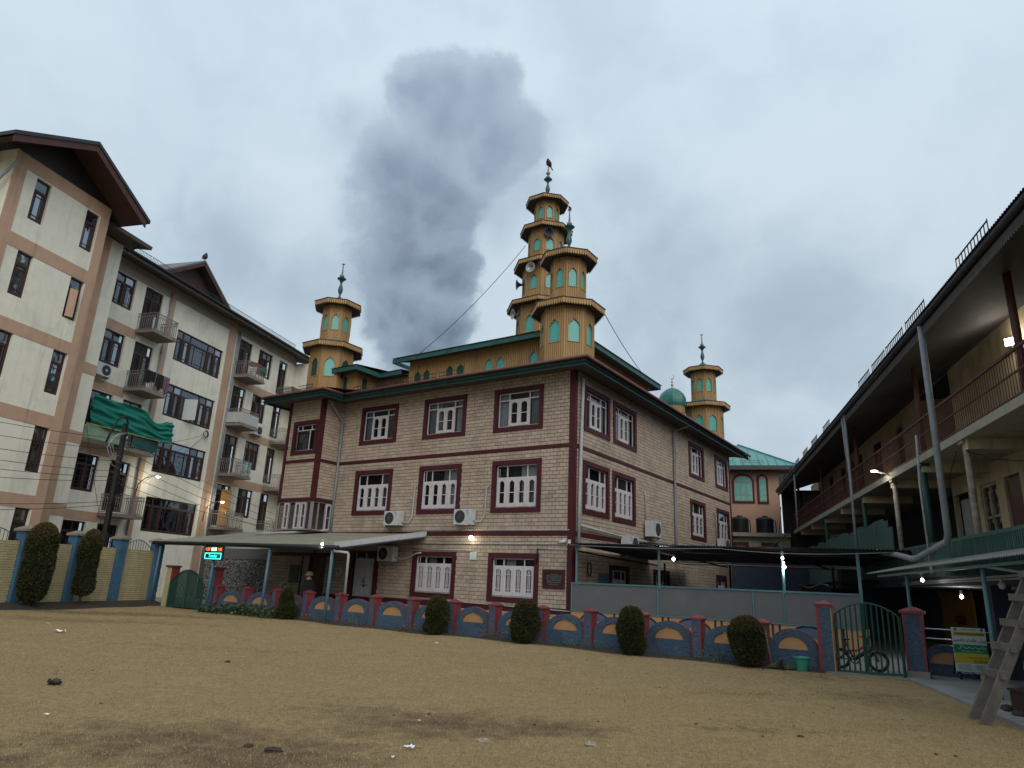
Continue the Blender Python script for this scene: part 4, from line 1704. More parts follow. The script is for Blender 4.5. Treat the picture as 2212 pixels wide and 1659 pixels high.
mw = apt.part(m, 'main_wall', 'plaster')
m = MB()
FW = FYc(44.1)
m.quad(FW(29, 0, -.1), FW(24.3, 0, -.1), FW(24.3, 0, 17.0), FW(29, 0, 17.0))
apt.part(m, 'wing_wall', 'plaster')
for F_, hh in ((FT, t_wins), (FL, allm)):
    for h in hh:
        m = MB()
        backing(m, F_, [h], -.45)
        apt.part(m, 'dark_backing', 'dark_backing', mw)


def band(F, x0, x1, z0, z1, y=.02, mt='plaster_tan'):
    apt.box('band', mt, F, x0, x1, -.01, y, z0, z1)


# tan painted pilasters and storey bands; strips under the eave carry painted shade
band(FT, 17.66, 18.16, -.1, 17.25, .022)
band(FT, 21.85, 22.29, -.1, 17.25, .022)
band(FT, 18.16, 21.85, 16.68, 17.25, .02)
for z0, z1 in ((13.38, 13.94), (10.09, 10.6), (6.86, 7.39), (3.6, 4.12)):
    band(FT, 18.16, 21.85, z0, z1, .02)
band(FI, 22.27, 24.15, -.1, 16.85, .022)
for z0, z1 in ((10.09, 10.6), (6.86, 7.39), (3.6, 4.12)):
    band(FI, 24.15, 24.885, z0, z1, .02)
for z0, z1 in ((13.42, 13.93), (10.14, 10.65), (6.9, 7.42), (3.65, 4.1)):
    band(FL, 25.5, 28.7, z0, z1, .02)
    band(FL, 37.2, 44.0, z0, z1, .02)
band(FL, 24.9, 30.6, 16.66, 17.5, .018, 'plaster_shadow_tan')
band(FL, 30.62, 31.05, -.1, 17.5, .024)
band(FL, 36.05, 36.75, -.1, 17.5, .024)
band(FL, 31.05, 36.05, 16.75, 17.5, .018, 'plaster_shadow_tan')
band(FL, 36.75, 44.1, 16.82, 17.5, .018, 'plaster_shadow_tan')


def brown_window(F, r, cols, tr=.26, mt='brown_wood', leaf_bars=True, dark=False, glassm='pane', T=None, rows=None):
    """dark timber window: transom lights over casements with slim glazing bars"""
    T = T or apt
    x0, x1, z0, z1 = r
    yo, yi = -.10, -.17
    t = .07
    zt = z1 - (z1 - z0) * tr
    m = MB()
    for q in ((x0, x1, z1 - t, z1), (x0, x1, z0, z0 + t), (x0, x0 + t, z0 + t, z1 - t), (x1 - t, x1, z0 + t, z1 - t), (x0 + t, x1 - t, zt - t / 2, zt + t / 2)):
        m.box(F, q[0], q[1], yi, yo, q[2], q[3])
    xs = [x0 + t / 2]
    tot = sum(cols)
    for c in cols:
        xs.append(xs[-1] + (x1 - x0 - t) * c / tot)
    for x in xs[1:-1]:
        m.box(F, x - t / 2, x + t / 2, yi, yo - .002, z0 + t, zt - t / 2)
        m.box(F, x - t / 2, x + t / 2, yi, yo - .002, zt + t / 2, z1 - t)
    win = T.part(m, 'window', mt)
    for i in range(len(cols)):
        a, b = xs[i] + t / 2, xs[i + 1] - t / 2
        sm = MB()
        s = .05
        for q in ((a, b, zt - t / 2 - s, zt - t / 2), (a, b, z0 + t, z0 + t + s * 1.5), (a, a + s, z0 + t + s * 1.5, zt - t / 2 - s), (b - s, b, z0 + t + s * 1.5, zt - t / 2 - s)):
            sm.box(F, q[0], q[1], yi + .01, yo + .015, q[2], q[3])
        if leaf_bars:
            w = b - a
            for x in (a + w * .24, b - w * .24):
                sm.box(F, x - .008, x + .008, yi + .02, yo, z0 + t, zt - t / 2)
            for z in (z0 + t + (zt - z0) * .16, zt - t - (zt - z0) * .12):
                sm.box(F, a, b, yi + .022, yo - .002, z - .008, z + .008)
        T.part(sm, 'sash', mt, win)
        for (c, d) in ((z0 + t, zt), (zt, z1 - t)):
            pm = MB()
            jy = random.uniform(-.012, .012)
            pm.quad(F(a, yi + .035 + jy, c), F(b, yi + .035, c), F(b, yi + .035, d), F(a, yi + .035 + jy, d))
            T.part(pm, 'pane', glassm, win)
    return win


def balcony_door(F, r, T=None, mt='brown_wood'):
    T = T or apt
    x0, x1, z0, z1 = r
    brown_window(F, (x0, x1, z0, z1), (1, 1), .22, mt, T=T)


glass('pane_flat', (.30, .34, .37), .05, .45, .003, .9, .9)
for r in t_wins:
    brown_window(FT, r, (1,), .27, glassm='pane_flat')
for i, r in enumerate(m_small):
    brown_window(FL, r, (1, 1), .26, glassm='pane_flat' if i < 2 else 'pane')
for i, r in enumerate(m_doors):
    balcony_door(FL, r)
for i, r in enumerate(m_wide):
    brown_window(FL, r, (.8, .8, 2.0, .8, .8), .24, glassm='pane_flat' if i < 3 else 'pane')
for r in d_wins:
    brown_window(FL, r, (1, 1, 1), .27)
for r in c_doors + e_doors:
    balcony_door(FL, r)
# cream painted casement hanging open in one tower window, a pale shutter in a wide window
apt.box('open_sash', 'plaster_tan', Frame(FT(21.2, .02, 0), (YD - YL * .5).normalized(), (-YL - YD * .5).normalized()), 0, .30, 0, .04, 11.6, 12.85)
apt.box('open_shutter', 'sign_white', Frame(FL(33.3, -.08, 0), (YD * .35 - YL).normalized(), (-YL * .35 - YD).normalized()), 0, .75, 0, .04, 10.05, 11.3)
apt.box('pine_door', 'pine_door', Frame(FL(37.75, .02, 0), (YD * .9 - YL * .35).normalized(), (-YL * .9 - YD * .35).normalized()), 0, .7, 0, .04, 4.3, 6.55)
apt.box('wing_panel', 'plaster', FW, 24.6, 26.2, -.01, .03, 13.3, 16.6)

# pipes down the front
for x, z0 in ((30.62, 3.0), (36.92, 1.5), (37.08, 1.5)):
    apt.tube('downpipe', 'pvc_grey', [FL(x, .09, z0), FL(x, .09, 17.0)], .055)
apt.tube('downpipe', 'pvc_grey', [FYl(25.9)(17.2, 0, 2), FYl(25.9)(17.35, .1, 15.5), FYl(25.0)(17.45, 0, 16.5)], .06)

# balconies
BAL_W = .022
me_bal = unit_box('baluster', 'rail_metal', BAL_W, BAL_W, .72)


def balcony(F, x0, x1, depth, zf, solid=None, mt='rail_metal'):
    m = MB()
    m.box(F, x0, x1, -.02, depth, zf - .17, zf)
    slab = apt.part(m, 'balcony', 'concrete')
    y1 = depth - .05
    m = MB()
    a, b, c, d = F(x0 + .05, 0, 0), F(x0 + .05, y1, 0), F(x1 - .05, y1, 0), F(x1 - .05, 0, 0)
    for z, w in ((zf + .95, .05), (zf + .78, .025), (zf + .06, .025)):
        for p, q in ((a, b), (b, c), (c, d)):
            m.bar(p + UZ * z, q + UZ * z, w, .03)
    for p, q in ((a, b), (b, c), (c, d)):       # scrollwork band
        n = max(3, int((q - p).length / .16))
        for i in range(n):
            s, e = p.lerp(q, i / n), p.lerp(q, (i + 1) / n)
            m.bar(s + UZ * (zf + .79), e + UZ * (zf + .94), .014)
            m.bar(s.lerp(e, .5) + UZ * (zf + .79), s + UZ * (zf + .94), .012)
    rail = apt.part(m, 'railing', mt, slab)
    for p, q in ((a, b), (b, c), (c, d)):
        n = max(4, int((q - p).length / .12))
        for i in range(n):
            o = p.lerp(q, (i + .5) / n)
            apt.piece(me_bal, 'baluster', o + UZ * (zf + .06), F.ang(), slab)
    if solid:
        m = MB()
        m.box(F, x0 + .03, x1 - .03, y1 + .02, y1 + .03, zf + .05, zf + .72)
        m.box(F, x0 + .02, x0 + .03, 0, y1 + .02, zf + .05, zf + .72)
        apt.part(m, 'infill_sheet', solid, slab)
    return slab


for zf in (13.93, 10.66, 7.4, 4.1):
    balcony(FL, 28.55, 30.3, 1.25, zf)
for zf, s in ((13.95, None), (10.7, 'cloth_white'), (7.45, None), (4.15, None)):
    balcony(FL, 36.95, 38.8, 1.25, zf, s)
for zf in (13.6, 10.5, 7.2, 4.0):
    balcony(FL, 42.0, 44.0, 1.2, zf)

# roofs
m = MB()
ap_, zl, zr = 19.75, 16.85, 16.85
th = .16
for (xa, za, xb, zb) in ((16.35, zl, ap_, 18.72), (ap_, 18.72, 23.15, zr)):
    m.hexa([FT(xa, 1.45, za), FT(xb, 1.45, zb), FT(xb, -7, zb), FT(xa, -7, za), FT(xa, 1.45, za + th), FT(xb, 1.45, zb + th), FT(xb, -7, zb + th), FT(xa, -7, za + th)])
rf = apt.part(m, 'tower_roof', 'roof_dark')
m = MB()
for (xa, za, xb, zb) in ((16.4, zl - .28, ap_, 18.42), (ap_, 18.42, 22.98, zr - .28)):
    m.hexa([FT(xa, 1.40, za), FT(xb, 1.40, zb), FT(xb, 1.35, zb), FT(xa, 1.35, za), FT(xa, 1.40, za + .34), FT(xb, 1.40, zb + .34), FT(xb, 1.35, zb + .34), FT(xa, 1.35, za + .34)])
apt.part(m, 'barge_board', 'barge_brown', rf)
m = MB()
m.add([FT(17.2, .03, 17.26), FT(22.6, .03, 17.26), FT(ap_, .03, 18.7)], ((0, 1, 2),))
apt.part(m, 'gable_infill', 'black_wood', rf)  # dark triangle, the shade of the open gable put into its colour
m = MB()
for (xa, za, xb, zb) in ((16.45, zl - .01, ap_, 18.70), (ap_, 18.70, 23.05, zr - .01)):
    m.quad(FT(xa, 1.34, za), FT(xb, 1.34, zb), FT(xb, -.1, zb), FT(xa, -.1, za))
apt.part(m, 'soffit', 'barge_brown', rf)
m = MB()
m.hexa([FI(22.0, 1.3, 16.75), FI(25.3, 1.3, 16.75), FI(25.3, -3, 17.5), FI(22.0, -3, 17.5), FI(22.0, 1.3, 16.95), FI(25.35, 1.3, 16.95), FI(25.3, -3, 17.7), FI(22.0, -3, 17.7)])
apt.part(m, 'setback_roof', 'soffit')
m = MB()
m.tube([FI(24.6, 1.28, 16.72), FI(24.7, 1.0, 16.62), FI(24.85, .3, 16.55)], .05)
apt.part(m, 'gutter_pipe', 'iron_black', smooth=True)
m = MB()
m.hexa([FL(24.5, 1.1, 17.14), FL(45.5, 1.1, 17.14), FL(45.5, -.1, 17.45), FL(24.5, -.1, 17.45), FL(24.5, 1.1, 17.42), FL(45.5, 1.1, 17.42), FL(45.5, -6, 18.6), FL(24.5, -6, 18.6)])
er = apt.part(m, 'main_roof', 'soffit')
m = MB()
m.tube([FL(24.5, 1.16, 17.38), FL(44.0, 1.16, 17.38)], .075)
apt.part(m, 'gutter', 'iron_black', er, smooth=True)
for x0, x1 in ((25.8, 27.6), (27.7, 29.4), (29.5, 31.4), (31.5, 33.2), (33.3, 34.9), (35.0, 36.6), (36.7, 38.4), (38.5, 40.2), (40.3, 42.0)):
    snow_guard(apt, FYl(LMN), x0, x1, 1.1, 17.46, .28, step=.10, parent=er)
# dormer gable
m = MB()
for (xa, za, xb, zb) in ((28.75, 17.42, 31.74, 19.45), (31.74, 19.45, 34.75, 17.42)):
    m.hexa([FL(xa, .95, za), FL(xb, .95, zb), FL(xb, -5, zb), FL(xa, -5, za), FL(xa, .95, za + .12), FL(xb, .95, zb + .12), FL(xb, -5, zb + .12), FL(xa, -5, za + .12)])
dg = apt.part(m, 'dormer_roof', 'roof_metal')
m = MB()
for (xa, za, xb, zb) in ((28.8, 17.2, 31.74, 19.22), (31.74, 19.22, 34.7, 17.2)):
    m.hexa([FL(xa, .93, za), FL(xb, .93, zb), FL(xb, .88, zb), FL(xa, .88, za), FL(xa, .93, za + .28), FL(xb, .93, zb + .28), FL(xb, .88, zb + .28), FL(xa, .88, za + .28)])
apt.part(m, 'barge_board', 'barge_brown', dg)
m = MB()
m.add([FL(29, .3, 17.4), FL(34.5, .3, 17.4), FL(31.74, .3, 19.35)], ((0, 1, 2),))
apt.part(m, 'gable_infill', 'barge_brown', dg)


# ---- things on the block
def ac_unit(F, x, z, label, group=None, s=1.0, y=.12, logo=True, pale=False, flip=False):
    """outdoor unit: casing, round grille with fan, side vent, bracket"""
    w, h, dp = .80 * s, .56 * s, .30 * s
    T = Thing('air_conditioner', F(x, y, z), label, 'air conditioner', group)
    X0, X1 = x - w / 2, x + w / 2
    m = MB()
    m.box(F, X0, X1, y, y + dp, z, z + h)
    T.part(m, 'casing', 'ac_white')
    sgn = -1 if flip else 1
    cx = x + sgn * w * .14
    m = MB()
    n = 24
    R = h * .42
    Fc = F
    ring = [(cx + R * math.cos(2 * math.pi * i / n), z + h / 2 + R * math.sin(2 * math.pi * i / n)) for i in range(n)]
    m.prism(Fc, ring, y + dp, y + dp + .008)
    fan = T.part(m, 'fan_grille', 'ac_dark')
    m = MB()
    for k in range(1, 4):
        rr = R * k / 3.2
        pts = [F(cx + rr * math.cos(2 * math.pi * i / 20), y + dp + .014, z + h / 2 + rr * math.sin(2 * math.pi * i / 20)) for i in range(21)]
        m.tube(pts, .004, 4, False)
    for i in range(6):
        q = math.pi * i / 6
        m.bar(F(cx - R * math.cos(q), y + dp + .014, z + h / 2 - R * math.sin(q)), F(cx + R * math.cos(q), y + dp + .014, z + h / 2 + R * math.sin(q)), .006)
    T.part(m, 'grille_bars', 'ac_grille', fan)
    if pale:
        m = MB()
        m.prism(F, [(cx + .25 * R * math.cos(2 * math.pi * i / 12), z + h / 2 + .25 * R * math.sin(2 * math.pi * i / 12)) for i in range(12)], y + dp + .016, y + dp + .02)
        T.part(m, 'fan_hub', 'ac_white', fan)
    if logo:
        lx = x - sgn * w * .30
        m = MB()
        m.prism(F, [(lx - .06, z + h * .92), (lx + .06, z + h * .92), (lx + .045 * sgn, z + h * .84), (lx + .05 * sgn, z + h * .78)], y + dp, y + dp + .004)
        T.part(m, 'logo', 'ac_blue')
        m = MB()
        m.box(F, lx - .05, lx + .03, y + dp, y + dp + .004, z + h * .70, z + h * .74)
        T.part(m, 'logo', 'ac_dark')
    for xx in (X0 + .1, X1 - .1):
        m = MB()
        m.bar(F(xx, 0, z - .03), F(xx, y + dp, z - .03), .035)
        m.bar(F(xx, 0, z - .25), F(xx, y + dp * .8, z - .04), .025)
        T.part(m, 'bracket', 'ac_grille')
    return T


ac_unit(FL, 26.75, 10.75, 'white outdoor unit beside the second top corner window of the apartment block', s=1.15, pale=True, logo=False, flip=False)
ac_unit(FL, 40.0, 10.55, 'white outdoor unit below a top floor window near the bottom of the mosque eave', s=1.15, logo=False)


def cloth(F, x0, x1, y, zt, h, mt, name, label, cat, amp=.05, group=None, wav=6, edge=.12):
    m = MB()
    nx, nz = 18, 8
    k = random.uniform(0, 6)
    for j in range(nz + 1):
        for i in range(nx + 1):
            t = i / nx
            hh = h * (1 + edge * math.sin(t * 5 + k) + .06 * math.sin(t * 17 + k))
            x = x0 + (x1 - x0) * t
            yy = y + amp * (j / nz) * math.sin(t * wav * 2 + k) + .02 * math.sin(t * 23)
            m.v.append(F(x, yy, zt - hh * j / nz))
    for j in range(nz):
        for i in range(nx):
            a = j * (nx + 1) + i
            m.f.append((a, a + 1, a + nx + 2, a + nx + 1))
    ob = solo(m, name, mt, F((x0 + x1) / 2, y, zt - h), label, cat, group, smooth=True)
    mod = ob.modifiers.new('thick', 'SOLIDIFY')
    mod.thickness = .012
    return ob


cloth(FL, 28.5, 29.3, 1.28, 11.66, .62, 'cloth_black', 'hanging_garment', 'black garment hung over the railing of the fourth floor balcony', 'clothes')
cloth(FL, 29.35, 29.9, 1.28, 11.66, .75, 'cloth_black', 'hanging_garment', 'longer black garment hung beside the plum cloth on the balcony railing', 'clothes')
cloth(FL, 29.9, 30.35, 1.28, 11.66, .85, 'cloth_plum', 'hanging_garment', 'plum and white cloth hung at the end of the balcony railing', 'clothes')
cloth(FL, 42.1, 43.95, 1.22, 14.62, .95, 'cloth_floral', 'hanging_blanket', 'black blanket with pink flowers over the top balcony railing above the mosque eave', 'blanket')
cloth(FL, 37.7, 38.75, 1.2, 8.4, .75, 'cloth_teal', 'hanging_garment', 'teal and white cloth hung inside a balcony railing', 'clothes')
cloth(FL, 38.3, 38.85, 1.27, 14.9, .4, 'green_board', 'hanging_towel', 'small green towel over the corner of a top balcony', 'towel')
m = MB()
m.lathe(FL(38.0, .8, 14.85), [(.30, 0), (.33, .1), (.40, .14), (.40, .16), (.31, .12), (.28, .03)], 16)
solo(m, 'basin', 'basin_red', FL(38.0, .8, 14.85), 'red basin set on a top floor balcony railing', 'basin', ang=40)
# green net over the third floor balcony
m = MB()
nx, nz = 56, 34
for j in range(nz + 1):
    for i in range(nx + 1):
        t, s = i / nx, j / nz
        x = 26.0 + 5.0 * t
        zt = 9.62 - .30 * t - .10 * math.sin(t * 9) * t - (.30 * math.sin(math.pi * min(1, max(0, (t - .62) / .3))) if .62 < t < .92 else 0)
        zb = 8.12 - .05 * t
        y = 1.45 + .07 * math.sin(s * 16 + t * 5) * (1 - .4 * t) + .045 * math.sin(s * 29 - t * 9) + .12 * s
        m.v.append(FL(x, y - (1 - t) * .5, zt + (zb - zt) * s + .04 * math.sin(t * 20) * s))
for j in range(nz):
    for i in range(nx):
        a = j * (nx + 1) + i
        m.f.append((a, a + 1, a + nx + 2, a + nx + 1))
net = Thing('shade_net', FL(28.5, 1.4, 8.1), 'sagging green shade net with a yellow hem stretched across a balcony', 'net')
ob = net.part(m, 'net_sheet', 'net_green', smooth=True)
ob.modifiers.new('thick', 'SOLIDIFY').thickness = .01
m = MB()
m.tube([FL(26.0 + 5 * i / 20, 1.62 - (1 - i / 20) * .5, 8.10 - .05 * i / 20) for i in range(21)], .018, 6)
net.part(m, 'hem', 'yellow_hem', smooth=True)
m = MB()
m.box(FL, 25.9, 28.5, 1.0, 1.02, 7.45, 8.15)
solo(m, 'net_sheet', 'net_pale', FL(27.2, 1, 7.45), 'pale green sheet hanging below the shade net', 'sheet')
m = MB()
for i in range(22):
    m.box(FL, 28.6 + i * .08, 28.66 + i * .08, 1.27, 1.29, 7.45, 8.15)
solo(m, 'balcony_screen', 'teal_fascia', FL(29.4, 1.28, 7.45), 'dark green ribbed screen on the netted balcony railing', 'screen')


def arm_lamp(F, x, z, label, power=25):
    T = Thing('street_lamp', F(x, 0, z), label, 'lamp', 'lit lamps on the apartment block')
    m = MB()
    m.tube([F(x, .05, z - .9), F(x, .10, z - .2), F(x + .15, .35, z + .15), F(x + .35, .75, z + .32)], .022)
    T.part(m, 'arm', 'iron_black', smooth=True)
    p = F(x + .45, .9, z + .33)
    m = MB()
    m.blob(p, .1, 1.5, 1.2, .45, 12, 8)
    T.part(m, 'lamp_head', 'lamp_metal', smooth=True)
    m = MB()
    m.blob(p - UZ * .06, .085, 1.3, 1.1, .6, 12, 8)
    T.part(m, 'bulb', 'bulb_lit', smooth=True)
    add_light(T, p - UZ * .2, power, (1, .93, .75))
    return T


arm_lamp(FL, 30.75, 6.05, 'lit lamp on a curved arm beside the lowest wide windows of the apartment block')
arm_lamp(FL, 36.4, 5.35, 'lit lamp against the tan pilaster beside the pine door', 30)
m = MB()
for k in range(4):
    m.tube([FL(35.3 + (.18 + .015 * k) * math.cos(q * math.pi / 8), .1 + .02 * k, 9.6 + (.18 + .015 * k) * math.sin(q * math.pi / 8)) for q in range(17)], .012, 5, False)
solo(m, 'cable_coil', 'cable', FL(35.3, .1, 9.6), 'coil of black cable hung on the plain wall between wide windows', 'cable coil')

# ------------------------------------------------------------------ yellow boundary wall
BL = 23.2
FBW = FYl(BL)
bw = Thing('boundary_wall', dl(21, BL), 'yellow painted brick wall with blue piers and stone caps along the lane', 'wall')
m = MB()
m.box(FBW, 9.0, 26.45, -.22, -.01, -.05, 2.28)
bwall = bw.part(m, 'wall_core', 'yellow_mortar')
PIER_D = [13.5, 15.65, 17.85, 20.02, 22.22, 24.4, 26.55]
holes = [(p - .2, p + .2, -1, 5) for p in PIER_D]
lay_bricks(bw, [(FBW, 9.0, 26.4, 0, 2.29, holes)], .24, .086, .014, .014, 'yellow_brick', bwall)
for p in PIER_D:
    m = MB()
    nc = 27
    for i in range(nc):       # courses under thick paint
        z0 = -.05 + i * .1
        e = random.uniform(0, .012)
        m.box(FBW, p - .19 - e, p + .19 + e, -.24, .17 + e, z0, z0 + .093)
        m.box(FBW, p - .18, p + .18, -.23, .16, z0 + .093, z0 + .1)
    pr = bw.part(m, 'pier', 'blue_paint')
    m = MB()
    m.add([FBW(p - .27, .25, 2.64), FBW(p + .27, .25, 2.64), FBW(p + .27, -.32, 2.64), FBW(p - .27, -.32, 2.64),
           FBW(p - .27, .25, 2.72), FBW(p + .27, .25, 2.72), FBW(p + .27, -.32, 2.72), FBW(p - .27, -.32, 2.72), FBW(p, -.03, 2.86)],
          ((0, 1, 2, 3), (0, 1, 5, 4), (1, 2, 6, 5), (2, 3, 7, 6), (3, 0, 4, 7), (4, 5, 8), (5, 6, 8), (6, 7, 8), (7, 4, 8)))
    bw.part(m, 'cap', 'concrete', pr)
for a, b in zip(PIER_D[:-1], PIER_D[1:]):      # arched iron crest between the piers
    m = MB()
    n = 12
    pts = [FBW(a + .2 + (b - a - .4) * i / n, -.1, 2.30 + .40 * math.sin(math.pi * i / n)) for i in range(n + 1)]
    m.tube(pts, .014, 6)
    for i in range(1, n, 1):
        m.bar(FBW(a + .2 + (b - a - .4) * i / n, -.1, 2.28), pts[i], .014)
    bw.part(m, 'iron_crest', 'iron_black')
# flower bed along its foot
m = MB()
n = 60
for i in range(n + 1):
    d = 8 + 18.3 * i / n
    for (l, z) in ((BL - .02, .20), (BL - .45, .19 + .04 * math.sin(i * 1.7)), (BL - .85, .12 + .03 * math.sin(i * 2.3)), (BL - 1.15, -.03)):
        m.v.append(dl(d, l + .05 * math.sin(i * .9), z))
for i in range(n):
    for j in range(3):
        m.f.append((i * 4 + j, i * 4 + j + 1, (i + 1) * 4 + j + 1, (i + 1) * 4 + j))
structure(m, 'flower_bed', 'soil', True)

# lane and shade behind the wall
m = MB()
m.quad(dl(5, 23.2, -.02), dl(46, 23.2, -.02), dl(46, 29.1, -.02), dl(5, 29.1, -.02))
structure(m, 'lane', 'pavement')

# ------------------------------------------------------------------ right verandah block
RL, RB_ = -6.3, -8.0
FR, FRB = FYr(RL), FYr(RB_)
D0, D1 = 6.0, 47.5
ver = Thing('verandah_block', dl(22, RB_), 'long two storey verandah block with red railing, boarded ceiling and peeling cream walls', 'building')
u_open = [(28.7, 29.7, 5.5, 8.18), (31.95, 33.35, 6.55, 8.2), (35.45, 36.2, 6.6, 8.3), (37.2, 38.0, 5.5, 8.3), (39.4, 40.6, 7.0, 8.3), (42.8, 44.0, 7.0, 8.35), (46.3, 47.2, 7.0, 8.3), (12.2, 13.2, 5.5, 7.7)]
l_open = [(21.1, 22.2, 2.25, 4.8), (19.68, 20.62, 2.25, 4.8), (16.0, 17.4, 2.25, 4.7), (23.1, 24.35, 2.25, 4.78), (12.0, 13.0, 2.25, 4.7)]
m = MB()
wall(m, FRB, D0, 23.4, 5.3, 8.62, u_open, .15)
wall(m, FRB, 26.9, D1 + 3, 5.3, 8.8, u_open, .15)
wall(m, FRB, D0, 24.4, 2.1, 5.4, l_open, .15)
m.quad(FRB(23.4, 0, 5.3), FRB(23.4, -2, 5.3), FRB(23.4, -2, 8.7), FRB(23.4, 0, 8.7))
m.quad(FRB(26.9, 0, 5.3), FRB(26.9, -2, 5.3), FRB(26.9, -2, 8.7), FRB(26.9, 0, 8.7))
m.quad(FRB(24.4, 0, 2.1), FRB(24.4, -2, 2.1), FRB(24.4, -2, 5.4), FRB(24.4, 0, 5.4))
vw = ver.part(m, 'wall', 'cream_wall')
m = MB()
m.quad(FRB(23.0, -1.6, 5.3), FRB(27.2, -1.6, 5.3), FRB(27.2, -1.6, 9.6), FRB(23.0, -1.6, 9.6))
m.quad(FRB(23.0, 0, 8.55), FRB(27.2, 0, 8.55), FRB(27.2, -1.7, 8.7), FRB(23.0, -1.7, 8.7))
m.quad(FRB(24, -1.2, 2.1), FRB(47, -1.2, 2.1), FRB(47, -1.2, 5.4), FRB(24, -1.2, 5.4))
ver.part(m, 'recess_wall', 'dark_shop')  # near-black wall, the shade of the recess put into its colour
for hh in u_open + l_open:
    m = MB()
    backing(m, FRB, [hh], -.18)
    ver.part(m, 'dark_backing', 'dark_backing', vw)
for (a, b, c, d) in u_open:
    if c < 6:
        ver.box('door', 'door_brown', FRB, a + .06, b - .06, -.14, -.08, c, d - .06)
    else:
        w = (b - a) / 2
        m = MB()
        m.box(FRB, a, b, -.13, -.06, d - .07, d)
        m.box(FRB, a, b, -.13, -.06, c, c + .07)
        m.box(FRB, a, a + .07, -.13, -.06, c + .07, d - .07)
        m.box(FRB, b - .07, b, -.13, -.06, c + .07, d - .07)
        m.box(FRB, a + w - .03, a + w + .03, -.13, -.065, c + .07, d - .07)
        win = ver.part(m, 'window', 'door_brown')
        m = MB()
        m.quad(FRB(a, -.1, c), FRB(b, -.1, c), FRB(b, -.1, d), FRB(a, -.1, d))
        ver.part(m, 'pane', 'pane', win)
for i, (a, b, c, d) in enumerate(l_open):
    if i in (0, 2):
        m = MB()
        for q in ((a, b, d - .09, d), (a, a + .09, c, d - .09), (b - .09, b, c, d - .09), ((a + b) / 2 - .035, (a + b) / 2 + .035, c, d - .09), (a + .09, b - .09, 3.85, 3.92)):
            m.box(FRB, q[0], q[1], -.12, -.03, q[2], q[3])
        win = ver.part(m, 'window', 'peeled_post')
        m = MB()
        m.quad(FRB(a, -.09, c), FRB(b, -.09, c), FRB(b, -.09, d), FRB(a, -.09, d))
        ver.part(m, 'pane', 'pane', win)
    elif i != 3:
        ver.box('door', 'door_brown', FRB, a + .05, b - .05, -.13, -.06, c, d - .05)
m = MB()
n = 20
for i in range(n + 1):
    x = 23.35 + .6 * i / n
    m.v += [FRB(x, -.08 + .03 * math.sin(i * 1.3), 2.3), FRB(x, -.08 + .03 * math.sin(i * 1.3), 4.6)]
m.f += [(2 * i, 2 * i + 2, 2 * i + 3, 2 * i + 1) for i in range(n)]
ver.part(m, 'door_curtain', 'pvc_grey', smooth=True)

# floors
m = MB()
m.box(FR, D0, D1 - .5, -3.2, .06, 5.30, 5.5)
up_slab = ver.part(m, 'upper_floor', 'slab_edge')
for d in (10.5, 14.4, 18.0, 21.4, 24.5, 28.6, 32.6, 36.6, 40.6, 44.4):
    ver.box('beam', 'cream_wall', FR, d - .12, d + .12, -1.7, -.02, 5.05, 5.3, up_slab)
m = MB()
m.box(FR, D0, 46, -3.2, .03, 1.98, 2.22)
lo_slab = ver.part(m, 'lower_floor', 'blue_shop')
# posts
for d in (14.75, 21.1, 28.97, 36.85, 44.7):
    ver.tube('post', 'rail_red', [FR(d, -.06, 5.5), FR(d, -.06, 8.3)], .075)
for d, mt in ((18.16, 'peeled_post'), (21.42, 'green_post'), (24.4, 'peeled_post'), (28.7, 'green_post'), (36.65, 'green_post'), (13.2, 'green_post')):
    ver.tube('post', mt, [FR(d, -.08, 2.2), FR(d, -.08, 5.28)], .085 if mt == 'green_post' else .075)
    ver.box('post_head', mt, FR, d - .17, d + .17, -.2, .03, 5.22, 5.3)
# red railing
m = MB()
for z, w in ((6.46, .06), (6.02, .035), (5.56, .035)):
    m.bar(FR(D0, 0, z), FR(D1 - .6, 0, z), w)
rail = ver.part(m, 'railing', 'rail_red')
me_rb = unit_box('baluster', 'rail_red', .011, .011, .92)
x = 9.2
nb = 0
while x < D1 - .7 and nb < 298:
    ver.piece(me_rb, 'baluster', FR(x, 0, 5.54), YY, rail)
    x += .128
    nb += 1
# cloths and mats behind the rails
for a, b, z in ((31.5, 34.5, 5.95), (39.5, 46.0, 6.3)):
    ver.box('rail_mat', 'barge_brown', FR, a, b, -.10, -.07, 5.55, z, rail)
# boarded ceiling with shadow gaps, fascia, gutter
m = MB()
nb_ = 15
for i in range(nb_):
    t0, t1 = i / nb_, (i + .93) / nb_
    y0, y1 = .72 - t0 * 2.5, .72 - t1 * 2.5
    z0, z1 = 7.80 + t0 * .86, 7.80 + t1 * .86
    m.quad(FR(D0, y0, z0), FR(D1, y0, z0), FR(D1, y1, z1), FR(D0, y1, z1))
    z0b = z0 + .012
    m.quad(FR(D0, y1, z1), FR(D1, y1, z1), FR(D1, y1 - .02, z1 + .02), FR(D0, y1 - .02, z1 + .02))
ceil = ver.part(m, 'ceiling', 'ceil_board')
m = MB()
m.hexa([FR(D0, .78, 7.78), FR(D1, .78, 7.78), FR(D1, -3, 9.1), FR(D0, -3, 9.1), FR(D0, .78, 8.06), FR(D1, .78, 8.06), FR(D1, -3, 9.4), FR(D0, -3, 9.4)])
vroof = ver.part(m, 'roof', 'roof_dark')
m = MB()
x = D0
while x < D1:
    m.add([FR(x, .80, 7.90), FR(x + .1, .80, 7.90), FR(x + .1, .80, 7.73), FR(x + .05, .80, 7.67), FR(x, .80, 7.73)], ((0, 1, 2, 3, 4),))
    x += .105
ver.part(m, 'scalloped_fascia', 'soffit', vroof)
m = MB()
